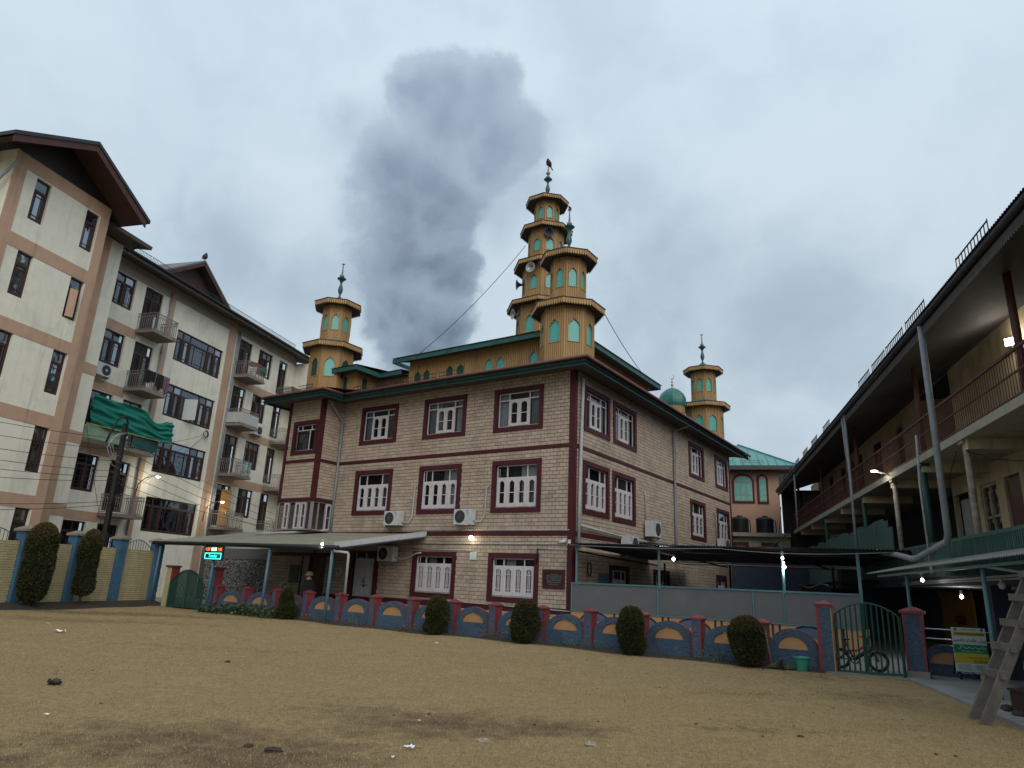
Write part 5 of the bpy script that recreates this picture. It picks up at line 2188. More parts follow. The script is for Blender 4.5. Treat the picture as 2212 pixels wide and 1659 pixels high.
m.tube([FR(D0, .83, 8.02), FR(D1 + .3, .83, 8.02)], .075)
ver.part(m, 'gutter', 'roof_dark', vroof, smooth=True)
m = MB()
corr(m, FR(D0, .92, 8.10), FR(D1 + .3, .92, 8.10), FR(D0, -3, 9.5), .09, .014)
ver.part(m, 'roof_sheet', 'roof_dark', vroof)
for a, b in ((12.9, 14.5), (16.6, 18.1), (18.4, 20.0), (20.2, 21.6), (22.0, 23.4), (28.6, 30.0), (31.5, 33), (34.2, 35.6), (37, 38.3), (39.6, 41), (42, 43.5)):
    snow_guard(ver, FYr(RL), a, b, .90, 8.08, .24, step=.15, parent=vroof)
# downpipes
ver.tube('downpipe', 'pvc_grey', [FR(17.36, .8, 8.0), FR(17.36, .8, 5.5), FR(17.36, .8, 3.05), FR(17.5, .8, 2.88), FR(19.8, .8, 2.62), FR(20.2, .8, 2.62), FR(21.5, .8, 2.78), FR(23.7, .8, 2.98)], .075, n=10)
ver.tube('downpipe', 'pvc_grey', [FR(26.35, .8, 7.95), FR(26.4, .8, 5.4), FR(26.45, .8, 2.5)], .05)
ver.tube('downpipe', 'pvc_grey', [FR(26.75, .8, 7.95), FR(26.55, .8, 5.9)], .05)
ver.tube('downpipe', 'pvc', [FR(39.7, .8, 7.9), FR(39.9, .8, 5.0)], .045)
ver.tube('downpipe', 'pvc', [FR(20.55, .25, 5.95), FR(20.75, .25, 4.6), FR(20.8, .22, 2.3)], .03)
# green ribbed balustrade of the lower floor
m = MB()
m.bar(FR(D0, .06, 3.05), FR(24.6, .06, 3.05), .08)
gb = ver.part(m, 'lower_rail', 'green_board')
me_gs = unit_box('slat', 'green_board', .075, .03, .80)
x = 9.5
while x < 24.6:
    ver.piece(me_gs, 'slat', FR(x, .06, 2.22), YY, gb)
    x += .10
# tall green boards further along
x = 24.85
while x < 42:
    h = 4.15 + .06 * math.sin(x * 2.2) + random.uniform(-.03, .03) - (.25 if x < 25 else 0)
    w = random.uniform(.42, .55)
    ver.box('board', 'green_board', FR, x, x + w - .015, .0, .03 + random.uniform(0, .015), 2.2, h)
    x += w
# ground floor passage: dark blue walls, beam, shop fronts
m = MB()
m.quad(FRB(6, -1.2, -.05), FRB(46, -1.2, -.05), FRB(46, -1.2, 2.0), FRB(6, -1.2, 2.0))
ver.part(m, 'shop_wall', 'blue_shop')
for d in (13.2, 18.2, 31, 36):
    ver.box('shop_pier', 'blue_shop', FR, d - .2, d + .2, -.5, -.1, -.05, 1.98)
ver.box('ochre_door', 'ochre_door', FRB, 26.5, 29.6, -.9, -.84, .05, 1.72)
ver.box('door_lintel', 'ochre_door', FRB, 26.4, 29.7, -.84, -.80, 1.72, 1.95)
m = MB()
m.blob(FRB(27.4, -.75, 1.02), .26, 1, .5, .55, 12, 8)
ver.part(m, 'door_boss', 'maroon', smooth=True)

ver.box('end_wall', 'black_wood', FYc(47.45), -9.5, -5.7, -.1, 0, 2.0, 8.1)
# old brick end pier
m = MB()
bk = Thing('brick_pier', FRB(48.3, .1, 5.4), 'rough grey brick pier at the far end of the upper verandah', 'pier')
m.box(FYc(47.2), -8.4, -6.9, -.3, -.01, 5.4, 8.0)
core = bk.part(m, 'core', 'pebble_base')
lay_bricks(bk, [(FYc(47.2), -8.4, -6.9, 5.4, 8.0, [])], .23, .085, .014, .012, 'old_brick', core, nmax=200)

# cables sagging under the verandah
for i, (pts, lab) in enumerate((([FR(18.3, .05, 5.15), FR(17.6, -.4, 4.75), FR(15, -.8, 4.2), FR(10, -1.2, 4.3)], 'thick black cable sagging from the peeled post under the upper floor'),
                                ([FR(18.4, .05, 5.1), FR(18.9, .1, 4.6), FR(19.5, 0, 4.1), FR(20.2, -.3, 4.4)], 'thin black cable looping below the floor beside the grey downpipe'))):
    m = MB()
    m.tube(pts, .014, 6)
    solo(m, 'hanging_cable', 'cable', pts[0], lab, 'cable', smooth=True)
m = MB()
m.tube([FR(24.0, .08, 2.08), FR(20, .08, 2.12), FR(15, .08, 2.16), FR(9, .08, 2.2)], .03, 8)
m.tube([FR(24.0, .09, 2.03), FR(20, .09, 2.07), FR(15, .09, 2.1), FR(9, .09, 2.14)], .022, 8)
solo(m, 'conduit', 'pvc', FR(16, .08, 2.1), 'pair of cream conduits clipped along the blue beam', 'conduit', smooth=True)


def bulb_lamp(p, label, power=12, r=.06, mount=None, group='lit bulbs', col=(1, .95, .85), name='bulb_lamp', mt='bulb_lit'):
    T = Thing(name, p, label, 'lamp', group)
    p = Vector(p)
    m = MB()
    m.lathe(p, [(.02, .06), (.03, .08), (.035, .14), (.02, .16)], 10)
    T.part(m, 'socket', 'lamp_metal', smooth=True)
    m = MB()
    m.blob(p, r, 1, 1, 1.1, 12, 8)
    T.part(m, 'bulb', mt, smooth=True)
    if power:
        add_light(T, p - UZ * .12, power, col, r)
    return T


def flood(p, d, label, power=20, w=.22):
    d = Vector(d).normalized()
    sx = d.cross(UZ).normalized()
    F = Frame(p, sx, d)
    T = Thing('floodlight', p, label, 'lamp')
    m = MB()
    m.box(F, -w / 2, w / 2, -.06, 0, -w * .4, w * .4)
    m.bar(F(0, -.05, -w * .4), F(0, -.15, -w * .8), .03)
    T.part(m, 'housing', 'lamp_metal')
    m = MB()
    m.box(F, -w * .45, w * .45, 0, .012, -w * .35, w * .35)
    T.part(m, 'lens', 'bulb_lit')
    add_light(T, Vector(p) + d * .25, power, (1, .96, .85), .08)
    return T


flood(FRB(18.6, .15, 7.9), YL * .8 - YD * .8, 'square lit floodlight on the cream upper verandah wall behind the railing', 18, .26)
T = Thing('street_lamp', FR(24.3, .1, 5.35), 'lit oval lamp head fixed to the verandah slab edge above a peeled post', 'lamp')
m = MB()
m.blob(FR(24.50, .45, 5.60), .065, 1.9, 1.2, .5, 12, 8)
T.part(m, 'lamp_head', 'bulb_lit', smooth=True)
m = MB()
m.tube([FR(24.2, .02, 5.38), FR(24.3, .2, 5.5), FR(24.5, .45, 5.6)], .025)
T.part(m, 'arm', 'lamp_metal', smooth=True)
add_light(T, FR(24.5, .55, 5.42), 14, (1, .95, .8))

# low awning in front of the shops with its blue posts
aw = Thing('awning', dl(16, -5.1), 'low pale corrugated awning on blue posts beside the verandah block', 'awning')
m = MB()
corr(m, dl(7, -4.75, 2.36), dl(21.9, -4.75, 2.26), dl(7, -6.1, 2.68), .09, .016)
aw.part(m, 'sheet', 'corr_pale')
m = MB()
m.bar(dl(7, -4.95, 2.26), dl(21.5, -4.95, 2.19), .05)
m.bar(dl(14.3, -4.95, 2.24), dl(12, -5.0, 2.02), .04)
m.bar(dl(14.3, -4.97, 2.20), dl(14.3, -6.25, 2.25), .04)
aw.part(m, 'frame', 'teal_steel')
for d in (14.3, 19.0):
    aw.tube('post', 'teal_steel', [dl(d, -5.0, .03), dl(d, -5.0, 2.24)], .04)
bulb_lamp(dl(16.0, -5.9, 1.95), 'unlit white bulb hanging under the blue beam', 0, .07, mt='ac_white')
bulb_lamp(dl(21.4, -6.9, 1.74), 'lit bulb in the dark passage beside the ochre door', 30, .045)
bulb_lamp(dl(20.3, -5.7, 2.1), 'lit tube end under the low awning', 4, .04)

# notice board inside the passage
nb2 = Thing('notice_board', FR(15.9, -.45, .55), 'framed notice board with pale heading and dark columns inside the passage', 'notice board')
Fn = FYc(15.6)
m = MB()
m.box(Fn, -7.5, -6.35, -.03, 0, .55, 1.72)
nb2.part(m, 'board', 'sheet_panel')
m = MB()
m.box(Fn, -7.4, -6.45, 0, .006, 1.5, 1.66)
nb2.part(m, 'heading', 'sign_white')
for i in range(3):
    m = MB()
    m.box(Fn, -7.38 + i * .32, -7.1 + i * .32, 0, .006, .7, 1.3)
    nb2.part(m, 'column', 'dark_shop')
nb2.box('title_strip', 'dark_shop', Fn, -7.15, -6.7, 0, .006, 1.38, 1.45)

# ------------------------------------------------------------------ pink house and tanks at the end of the alley
FPk = FYc(50.0)
pink = Thing('pink_house', dl(50, -4), 'pink plastered house with teal hipped roof and maroon arched windows', 'house')
ARCH = [(-3.54, 1.46, 7.53, 2.03), (-4.82, .72, 7.51, 2.02)]
m = MB()
m.quad(FPk(2, 0, 0), FPk(-5.9, 0, 0), FPk(-5.9, 0, 9.85), FPk(2, 0, 9.85))
m.quad(FPk(-5.9, 0, 0), FPk(-5.9, -8, 0), FPk(-5.9, -8, 9.85), FPk(-5.9, 0, 9.85))
pink.part(m, 'wall', 'pink_wall')


def arch_poly(xc, w, z0, h, n=12, k=.0):
    r = w / 2
    rise = min(r, h * .5) if w < 1 else r * .8
    zs = z0 + h - rise
    return [(xc - r - k, z0 - k), (xc + r + k, z0 - k)] + [(xc + (r + k) * math.cos(math.pi * i / n), zs + (rise + k) * math.sin(math.pi * i / n)) for i in range(n + 1)]


for xc, w, z0, h in ARCH:
    m = MB()
    m.prism(FPk, arch_poly(xc, w, z0, h), -.02, .07)
    win = pink.part(m, 'window', 'maroon')
    m = MB()
    m.prism(FPk, arch_poly(xc, w - .26, z0 + .13, h - .26), .07, .09)
    pink.part(m, 'window_frame', 'mauve_frame', win)
    n = 3 if w > 1 else 1
    iw = (w - .26)
    for i in range(n):
        a = xc - iw / 2 + .05 + (iw - .04) * i / n
        b = xc - iw / 2 - .01 + (iw - .04) * (i + 1) / n
        for c, d in ((z0 + .18, z0 + .48), (z0 + .54, z0 + h * .68)):
            m = MB()
            m.box(FPk, a, b, .088, .10, c, d)
            pink.part(m, 'pane', 'pane_green', win)
        if n == 3:
            m = MB()
            q0, q1 = math.pi * i / 3 + .06, math.pi * (i + 1) / 3 - .06
            zc = z0 + h * .71
            pts = [(xc, zc)] + [(xc + .52 * math.cos(math.pi - q), zc + .40 * math.sin(q)) for q in (q0, (q0 + q1) / 2, q1)]
            m.prism(FPk, pts, .088, .10)
            pink.part(m, 'pane', 'pane_green', win)
    if n == 1:
        m = MB()
        zc = z0 + h * .71
        m.prism(FPk, [(xc + .2 * math.cos(math.pi * i / 8), zc + .28 * math.sin(math.pi * i / 8)) for i in range(9)], .088, .10)
        pink.part(m, 'pane', 'pane_green', win)
m = MB()
e = .95
A = [FPk(3, e, 10.0), FPk(-7.05, e, 10.0), FPk(-7.05, -9, 10.0), FPk(3, -9, 10.0)]
r0, r1 = FPk(-1.0, -4, 12.4), FPk(-3.6, -4, 12.4)
m.add(A + [r0, r1], ((0, 1, 5, 4), (1, 2, 5), (2, 3, 4, 5), (3, 0, 4)))
prf = pink.part(m, 'roof', 'sheet_roof_teal')
m = MB()
for i in range(19):
    x = 3 - i * .55
    if x < -7:
        break
    t = 1.0 if x > -3.6 else max(0.05, (x + 7.05) / 3.45)
    top = Vector(FPk(x, e, 10.0)).lerp(FPk(x, -4, 12.4), t)
    m.bar(FPk(x, e, 10.03), top + UZ * .03, .04)
m.bar(FPk(-7.05, e, 10.04), r1 + UZ * .04, .09)
pink.part(m, 'roof_rib', 'sheet_roof_teal', prf)
m = MB()
m.hexa([FPk(3, e, 9.72), FPk(-7.0, e, 9.72), FPk(-7.0, -1, 9.72), FPk(3, -1, 9.72), FPk(3, e, 9.98), FPk(-7.0, e, 9.98), FPk(-7.0, -1, 9.98), FPk(3, -1, 9.98)])
pink.part(m, 'eave', 'soffit_pale', prf)
for a, b in ((-4.9, -3.4), (-2.9, -1.9)):
    snow_guard(pink, FPk, a, b, .6, 10.25, .16, 'iron_black', .3, prf)
# platform with two tanks
FPl = FYc(46.6)
pf = Thing('tank_platform', dl(47.5, -4), 'cream concrete platform with two small windows carrying the black water tanks', 'platform')
m = MB()
m.box(FPl, -6.0, 1.0, -3.0, .0, 5.05, 5.28)
pf.part(m, 'slab', 'slab_edge')
m = MB()
m.quad(FPl(1, -.4, 0), FPl(-6.0, -.4, 0), FPl(-6.0, -.4, 5.05), FPl(1, -.4, 5.05))
pf.part(m, 'wall', 'cream_wall')
for x in (-3.0, -4.75):
    pf.box('window', 'barge_brown', FPl, x - .5, x + .5, -.42, -.36, 3.5, 4.7)
    pf.box('pane', 'pvc_grey', FPl, x - .25, x + .25, -.37, -.34, 3.6, 4.45)


def tank(d, l, z, r, h, label):
    T = Thing('water_tank', dl(d, l, z), label, 'water tank', 'black water tanks')
    pr = [(r * .97, 0)]
    n = 6
    for i in range(n):
        zz = h * .82 * i / n
        pr += [(r, zz + .02), (r, zz + h * .11), (r * 1.02, zz + h * .12), (r * 1.02, zz + h * .125), (r, zz + h * .135)]
    pr += [(r * .98, h * .85), (r * .8, h * .93), (r * .35, h * .97), (r * .3, h * .97), (r * .3, h * 1.03), (.0, h * 1.04)]
    m = MB()
    m.lathe(dl(d, l, z), pr, 28)
    T.part(m, 'body', 'tank', ang=40)
    m = MB()
    m.tube([dl(d, l - r * .98, z + h * .8), dl(d - .2, l - r * 1.1, z + h * .75), dl(d - .2, l - r * 1.15, z)], .03)
    T.part(m, 'pipe', 'tank', smooth=True)
    return T


tank(47.7, -4.62, 5.28, .56, 1.12, 'black ribbed water tank standing clear on the platform beside the verandah end')
tank(47.7, -3.05, 5.28, .56, 1.12, 'black ribbed water tank half hidden by the corner of the prayer hall')
m = MB()
m.bar(dl(46.4, -5.3, 5.3), dl(46.4, -5.5, 6.9), .03)
solo(m, 'rusty_rod', 'barge_brown', dl(46.4, -5.3, 5.3), 'thin rusty rod standing beside the water tank', 'rod')
m = MB()
m.tube(sag(dl(46, -6.2, 5.8), dl(30, -2.2, 3.05), .3), .03, 6)
solo(m, 'slack_cable', 'cable', dl(46, -6.2, 5.8), 'thick dark cable slanting down from the verandah to the dark canopy', 'cable', smooth=True)

# ------------------------------------------------------------------ paving
m = MB()
m.quad(uv(34, 17.45, .02), uv(-3, 17.45, .02), uv(-3, 44, .02), uv(34, 44, .02))
structure(m, 'courtyard', 'pavement')
m = MB()
m.hexa([dl(3, -4.2, -.06), dl(18.6, -4.25, -.06), dl(26, -9.5, -.06), dl(3, -9.5, -.06), dl(3, -4.2, .045), dl(18.6, -4.25, .045), dl(26, -9.5, .045), dl(3, -9.5, .045)])
structure(m, 'pavement', 'pavement')

# ------------------------------------------------------------------ arched fence
FV = 17.3
FA = FMf(FV)
fence = Thing('arched_fence', uv(13, FV), 'low blue fence of rough arches with orange lunettes and red capped piers', 'fence')
PU = [25.75, 23.95, 22.1, 20.37, 18.68, 17.04, 15.36, 13.68, 12.14, 10.5, 9.0, 7.5, 6.02, 4.48]


def fence_pier(T, F, u, w=.24, dp=.32, h=.92, capz=1.02, strip=True):
    m = MB()
    m.box(F, u - w / 2 + .03, u + w / 2 - .03, .0, .02, -.05, h)
    fr = T.part(m, 'pier_face', 'blue_rough')
    m = MB()
    m.box(F, u - w / 2, u + w / 2, -dp, .0, -.05, h + .005)
    m.box(F, u - w / 2, u - w / 2 + .03, 0, .018, -.05, h)
    m.box(F, u + w / 2 - .03, u + w / 2, 0, .018, -.05, h)
    p = T.part(m, 'pier', 'red_paint')
    e = .035
    m = MB()
    c0 = (u - w / 2 - e, u + w / 2 + e, -dp - e, e)
    m.box(F, c0[0], c0[1], c0[2], c0[3], h, h + .035)
    m.add([F(c0[0], c0[3], h + .035), F(c0[1], c0[3], h + .035), F(c0[1], c0[2], h + .035), F(c0[0], c0[2], h + .035), F(u, -dp / 2, capz + .02)],
          ((0, 1, 4), (1, 2, 4), (2, 3, 4), (3, 0, 4)))
    T.part(m, 'cap', 'red_paint', p)


def arch_bay(T, F, a, b, y=-.08, top=.84, base=.36, th=.14):
    """rough blue arch on a base wall, orange half round set back inside it"""
    c, R = (a + b) / 2, (b - a) / 2
    Ri = R * .60
    zi = base + .06
    n = 14
    m = MB()
    m.box(F, a, b, y - th, y, -.06, base)
    for i in range(n):
        q0, q1 = math.pi * i / n, math.pi * (i + 1) / n
        o0, o1 = (c + R * math.cos(q0), base + (top - base) * math.sin(q0)), (c + R * math.cos(q1), base + (top - base) * math.sin(q1))
        i0, i1 = (c + Ri * math.cos(q0), zi + (top - base) * .55 * math.sin(q0)), (c + Ri * math.cos(q1), zi + (top - base) * .55 * math.sin(q1))
        m.prism(F, [o0, o1, i1, i0], y - th, y)
    m.box(F, c - R, c - Ri, y - th, y - .001, base - .01, zi)
    m.box(F, c + Ri, c + R, y - th, y - .001, base - .01, zi)
    m.box(F, c - Ri, c + Ri, y - th, y - .001, base - .01, zi - .01)
    arch = T.part(m, 'arch_panel', 'blue_rough')
    m = MB()
    m.prism(F, [(c + Ri * 1.02 * math.cos(math.pi * i / n), zi - .02 + (top - base) * .57 * math.sin(math.pi * i / n)) for i in range(n + 1)], y - th * .7, y - .03)
    T.part(m, 'lunette', 'orange_paint', arch)
    m = MB()
    for i in range(n):
        q0, q1 = math.pi * i / n, math.pi * (i + 1) / n
        p0, p1 = (c + (R + .008) * math.cos(q0), base + (top - base + .008) * math.sin(q0)), (c + (R + .008) * math.cos(q1), base + (top - base + .008) * math.sin(q1))
        r0, r1 = (c + (R - .01) * math.cos(q0), base + (top - base - .01) * math.sin(q0)), (c + (R - .01) * math.cos(q1), base + (top - base - .01) * math.sin(q1))
        m.prism(F, [p0, p1, r1, r0], y - th - .004, y - .03)
    T.part(m, 'coping', 'red_paint', arch)


for u in PU:
    fence_pier(fence, FA, u)
ends = PU + [3.14]
for i in range(len(ends) - 1):
    a, b = ends[i + 1] + .12, ends[i] - .12
    arch_bay(fence, FA, a + .01, b - .01, top=random.uniform(.82, .86))
# big gate piers on the right
gp_l = Thing('gate_pier', uv(3.2, FV), 'blue and orange gate pier with red cap at the end of the arched fence', 'pier')
m = MB()
m.box(FA, 2.95, 3.17, .0, .02, 0, 1.36)
gp_l.part(m, 'face', 'blue_rough')
m = MB()
m.box(FA, 2.93, 3.24, -.40, -.001, -.05, 1.38)
gp_l.part(m, 'shaft', 'orange_flat')
gp_l.box('edge_strip', 'red_paint', FA, 3.17, 3.25, -.02, .024, -.05, 1.385)
m = MB()
for (e, z0, z1) in ((.04, 1.38, 1.43),):
    m.box(FA, 2.93 - e, 3.24 + e, -.40 - e, e, z0, z1)
m.add([FA(2.88, .05, 1.43), FA(3.29, .05, 1.43), FA(3.29, -.45, 1.43), FA(2.88, -.45, 1.43), FA(3.085, -.2, 1.52)], ((0, 1, 4), (1, 2, 4), (2, 3, 4), (3, 0, 4)))
gp_l.part(m, 'cap', 'red_paint')
gp_r = Thing('gate_pier', uv(1.4, FV + .25), 'blue roughcast gate pier with red edges and cap beside the pavement', 'pier')
FA2 = FMf(FV + .3)
m = MB()
m.box(FA2, 1.25, 1.53, .0, .02, .17, 1.3)
gp_r.part(m, 'face', 'blue_rough')
m = MB()
m.box(FA2, 1.2, 1.58, -.38, -.001, -.05, 1.32)
m.box(FA2, 1.2, 1.25, 0, .022, .17, 1.32)
m.box(FA2, 1.53, 1.58, 0, .022, .17, 1.32)
gp_r.part(m, 'shaft', 'red_paint')
gp_r.box('plinth', 'concrete', FA2, 1.17, 1.61, -.4, .05, -.05, .17)
m = MB()
m.box(FA2, 1.15, 1.63, -.43, .05, 1.32, 1.37)
m.add([FA2(1.14, .06, 1.37), FA2(1.64, .06, 1.37), FA2(1.64, -.44, 1.37), FA2(1.14, -.44, 1.37), FA2(1.39, -.19, 1.47)], ((0, 1, 4), (1, 2, 4), (2, 3, 4), (3, 0, 4)))
gp_r.part(m, 'cap', 'red_paint')
# fence going on to the right of the gate, with two steel rails
f2 = Thing('arched_fence', uv(.6, 18.5), 'dark blue arch panel with an orange half round behind the appeal board', 'fence')
FA3 = FMf(18.5)
arch_bay(f2, FA3, .35, 1.42, 0, .68, .24)
for z in (1.0, .80):
    f2.tube('rail', 'steel', [FA3(1.25, .1, z + .01), FA3(-.9, .1, z)], .014)


# right gate: arched frame of flat bars
def bar_gate(a, b, F, label):
    T = Thing('iron_gate', F((a + b) / 2, 0, 0), label, 'gate')

    def ztop(x):
        return 1.22 + .27 * math.sin(math.pi * min(1, max(0, (x - a) / (b - a)))) ** .8
    m = MB()
    n = 16
    m.tube([F(a + (b - a) * i / n, 0, ztop(a + (b - a) * i / n)) for i in range(n + 1)], .018, 6)
    m.bar(F(a, 0, .08), F(b, 0, .04), .05)
    m.bar(F(a, 0, .02), F(a, 0, 1.24), .045)
    m.bar(F(b, 0, .02), F(b, 0, 1.24), .045)
    m.bar(F((a + b) / 2 + .06, 0, .05), F((a + b) / 2 + .06, 0, ztop((a + b) / 2)), .04)
    fr = T.part(m, 'frame', 'gate_green')
    k = 12
    for i in range(1, k):
        x = a + (b - a) * i / k
        mm = MB()
        mm.bar(F(x, 0, .06), F(x, 0, ztop(x)), .026)
        T.part(mm, 'bar', 'gate_green', fr)
    for z in (.3, .95):
        T.box('hinge', 'gate_green', F, b - .02, b + .07, -.03, .03, z, z + .1)
    return T


bar_gate(1.62, 2.88, FMf(FV + .15), 'green arched gate of upright iron bars in front of the bicycle')
m = MB()
m.box(FA, 1.3, 3.2, -.5, .22, -.05, .03)
structure(m, 'threshold', 'concrete')

# left gate: ribbed sheet under an arched frame
FG = FMf(FV - .05)
lg = Thing('barred_gate', uv(27.6, FV), 'dark green arched gate of close iron bars beside the yellow wall', 'gate')
a, b = 26.5, 28.95


def gz(x):
    return .95 + .58 * math.sin(math.pi * min(1, max(0, (x - a) / (b - a)))) ** .75


m = MB()
n = 18
m.tube([FG(a + (b - a) * i / n, .02, gz(a + (b - a) * i / n)) for i in range(n + 1)], .028, 6)
m.bar(FG(a, .02, .06), FG(b, .02, .06), .05)
m.bar(FG(a, .02, .0), FG(a, .02, .98), .05)
m.bar(FG(b, .02, .0), FG(b, .02, .98), .05)
m.bar(FG((a + b) / 2, .03, .05), FG((a + b) / 2, .03, gz((a + b) / 2)), .06)
fr = lg.part(m, 'frame', 'gate_green')
k = 26
for i in range(k):
    x0, x1 = a + (b - a) * (i + .3) / k, a + (b - a) * (i + .66) / k
    mm = MB()
    mm.hexa([FG(x0, -.02, .06), FG(x1, -.02, .06), FG(x1, .012, .06), FG(x0, .012, .06), FG(x0, -.02, gz(x0)), FG(x1, -.02, gz(x1)), FG(x1, .012, gz(x1)), FG(x0, .012, gz(x0))])
    lg.part(mm, 'bar', 'gate_green', fr)
for u, mt in ((26.15, 'red_paint'), (29.3, 'red_paint')):
    T = Thing('gate_post', uv(u, FV), 'red and blue capped post at the %s of the close barred gate' % ('fence side' if u < 28 else 'yellow wall side'), 'post')
    m = MB()
    m.box(FA, u - .2, u + .2, -.36, 0, -.05, 1.62)
    T.part(m, 'shaft', mt)
    T.box('face', 'blue_paint' if u < 28 else 'yellow_brick', FA, u - .17, u + .17, 0, .02, -.05, 1.6)
    T.box('cap', 'red_paint', FA, u - .25, u + .25, -.4, .05, 1.62, 1.70)
# pale stones wall behind the gate, under the canopy
pw = Thing('pebble_wall', uv(32, 23.6), 'grey wall faced with rounded pebbles under the left canopy', 'wall')
FP = FMf(23.6)
m = MB()
m.box(FP, 29.9, 37.0, -.3, 0, 0, 2.2)
pw.part(m, 'core', 'pebble_base')
m = MB()
for i in range(1500):
    x, z = random.uniform(29.95, 36.5), random.uniform(.05, 2.15)
    r = random.uniform(.035, .07)
    n = random.choice((5, 6, 7))
    q0 = random.uniform(0, 6)
    ring = [(x + r * random.uniform(.75, 1.2) * math.cos(q0 + 2 * math.pi * i_ / n), z + r * random.uniform(.7, 1.1) * math.sin(q0 + 2 * math.pi * i_ / n)) for i_ in range(n)]
    k = len(m.v)
    m.v += [FP(px, 0, pz) for px, pz in ring] + [FP(x + (px - x) * .6, .03, z + (pz - z) * .6) for px, pz in ring]
    m.f += [(k + j, k + (j + 1) % n, k + n + (j + 1) % n, k + n + j) for j in range(n)] + [tuple(k + n + j for j in range(n))]
pw.part(m, 'pebbles', 'pebble', stuff=True)
m = MB()
m.box(FP, 29.9, 37, -.3, .03, 2.2, 2.75)
pw.part(m, 'top_band', 'sheet_panel')
# stairs under the bay with steel handrails
st = Thing('staircase', uv(28.8, 23.2), 'dark steps with steel handrails climbing under the bay', 'stairs')
FSt = FMf(22.2)
for i in range(11):
    st.box('step', 'concrete', FSt, 28.1 + 0 * i, 29.7, -.3 - i * .28, -.02 - i * .28, 0, .17 * (i + 1))
for x in (28.05, 29.75):
    m = MB()
    for h in (.9, .62, .34):
        m.tube([FSt(x, .05, h + .1), FSt(x, -3.1, h + 1.95)], .02 if h > .8 else .012, 8)
    for i in range(5):
        y = -.05 - i * .72
        m.tube([FSt(x, y, .1 + (-y) * .6), FSt(x, y, 1.0 + (-y) * .58)], .014, 8)
    m.blob(FSt(x, .05, 1.08), .045)
    st.part(m, 'handrail', 'steel', smooth=True)
m = MB()
m.box(FMf(22.84), 27.62, 28.25, 0, .03, 1.15, 2.0)
solo(m, 'green_board', 'gate_green', FMf(22.84)(27.9, 0, 1.15), 'dark green notice board on the tiled wall beside the steps', 'notice board')
m = MB()
m.box(FF, 24.72, 25.0, .016, .03, 1.62, 1.92)
bd = Thing('small_plate', FF(24.86, .03, 1.6), 'small white plate with a black emblem on the tiled wall by the blue post', 'sign')
bd.part(m, 'plate', 'sign_white')
m = MB()
for q in range(12):
    t = q * math.pi / 6
    m.bar(FF(24.86 + .08 * math.cos(t), .034, 1.77 + .10 * math.sin(t)), FF(24.86 + .08 * math.cos(t + .52), .034, 1.77 + .10 * math.sin(t + .52)), .014)
m.bar(FF(24.86, .034, 1.70), FF(24.86, .034, 1.85), .03)
m.bar(FF(24.82, .034, 1.85), FF(24.90, .034, 1.85), .02)
bd.part(m, 'emblem', 'sign_black')

# ------------------------------------------------------------------ left canopy
cn = Thing('canopy', uv(24, 20), 'sloping mossy corrugated canopy on blue posts in front of the hall', 'canopy')
m = MB()
corr(m, uv(18.85, 17.05, 2.60), uv(30.4, 17.05, 2.72), uv(19.75, 22.84, 3.44), .10, .018, 3)
cn.part(m, 'roof_sheet', 'corr_moss')
m = MB()
m.bar(uv(18.85, 17.1, 2.50), uv(30.4, 17.1, 2.62), .06, .12)
m.bar(uv(19.4, 20.0, 2.94), uv(30.3, 20.0, 3.06), .05, .08)
m.bar(uv(18.9, 17.1, 2.50), uv(19.7, 22.8, 3.34), .05, .08)
cn.part(m, 'frame', 'blue_steel')
m = MB()
m.tube([uv(18.6, 16.98, 2.52), uv(30.4, 16.98, 2.64)], .07, 8)
cn.part(m, 'gutter', 'iron_black', smooth=True)
m = MB()
m.hexa([uv(18.78, 16.98, 2.50), uv(18.82, 16.98, 2.50), uv(19.72, 22.85, 3.35), uv(19.68, 22.85, 3.35), uv(18.78, 16.98, 2.70), uv(18.82, 16.98, 2.70), uv(19.72, 22.85, 3.56), uv(19.68, 22.85, 3.56)])
cn.part(m, 'verge_board', 'white_metal')
for u in (18.95, 22.4, 25.85, 29.9):
    cn.tube('post', 'blue_steel', [uv(u, 17.02, -.05), uv(u, 17.06, 2.5)], .055, n=10)
cn.tube('drain_elbow', 'pvc', [uv(18.8, 17.0, 2.48), uv(18.8, 17.0, 2.40), uv(18.4, 17.25, 2.36), uv(18.38, 17.28, 2.30), uv(18.38, 17.3, 1.0)], .045, n=10)
T = Thing('drain_pipe', uv(25.6, 22.5, 3.4), 'white drain pipe lying along the top of the mossy canopy', 'pipe')
m = MB()
m.tube([uv(28.0, 20.4, 3.28), uv(26.5, 21.9, 3.48), uv(25.65, 22.5, 3.6)], .055, 10)
T.part(m, 'pipe', 'pvc', smooth=True)

# led prayer clock hung from the gutter
led = Thing('led_sign', uv(26.0, 16.9, 2.0), 'glowing green and red LED sign hanging below the canopy gutter', 'sign')
FLd = FMf(16.92)
m = MB()
m.box(FLd, 25.15, 26.35, -.08, 0, 1.96, 2.52)
led.part(m, 'case', 'led_box')
m = MB()
for r in ((25.2, 26.3, 2.21, 2.245), (25.2, 26.3, 2.0, 2.035), (25.2, 25.235, 2.035, 2.21), (26.265, 26.3, 2.035, 2.21)):
    m.box(FLd, r[0], r[1], 0, .012, r[2], r[3])
led.part(m, 'frame_glow', 'led_cyan')


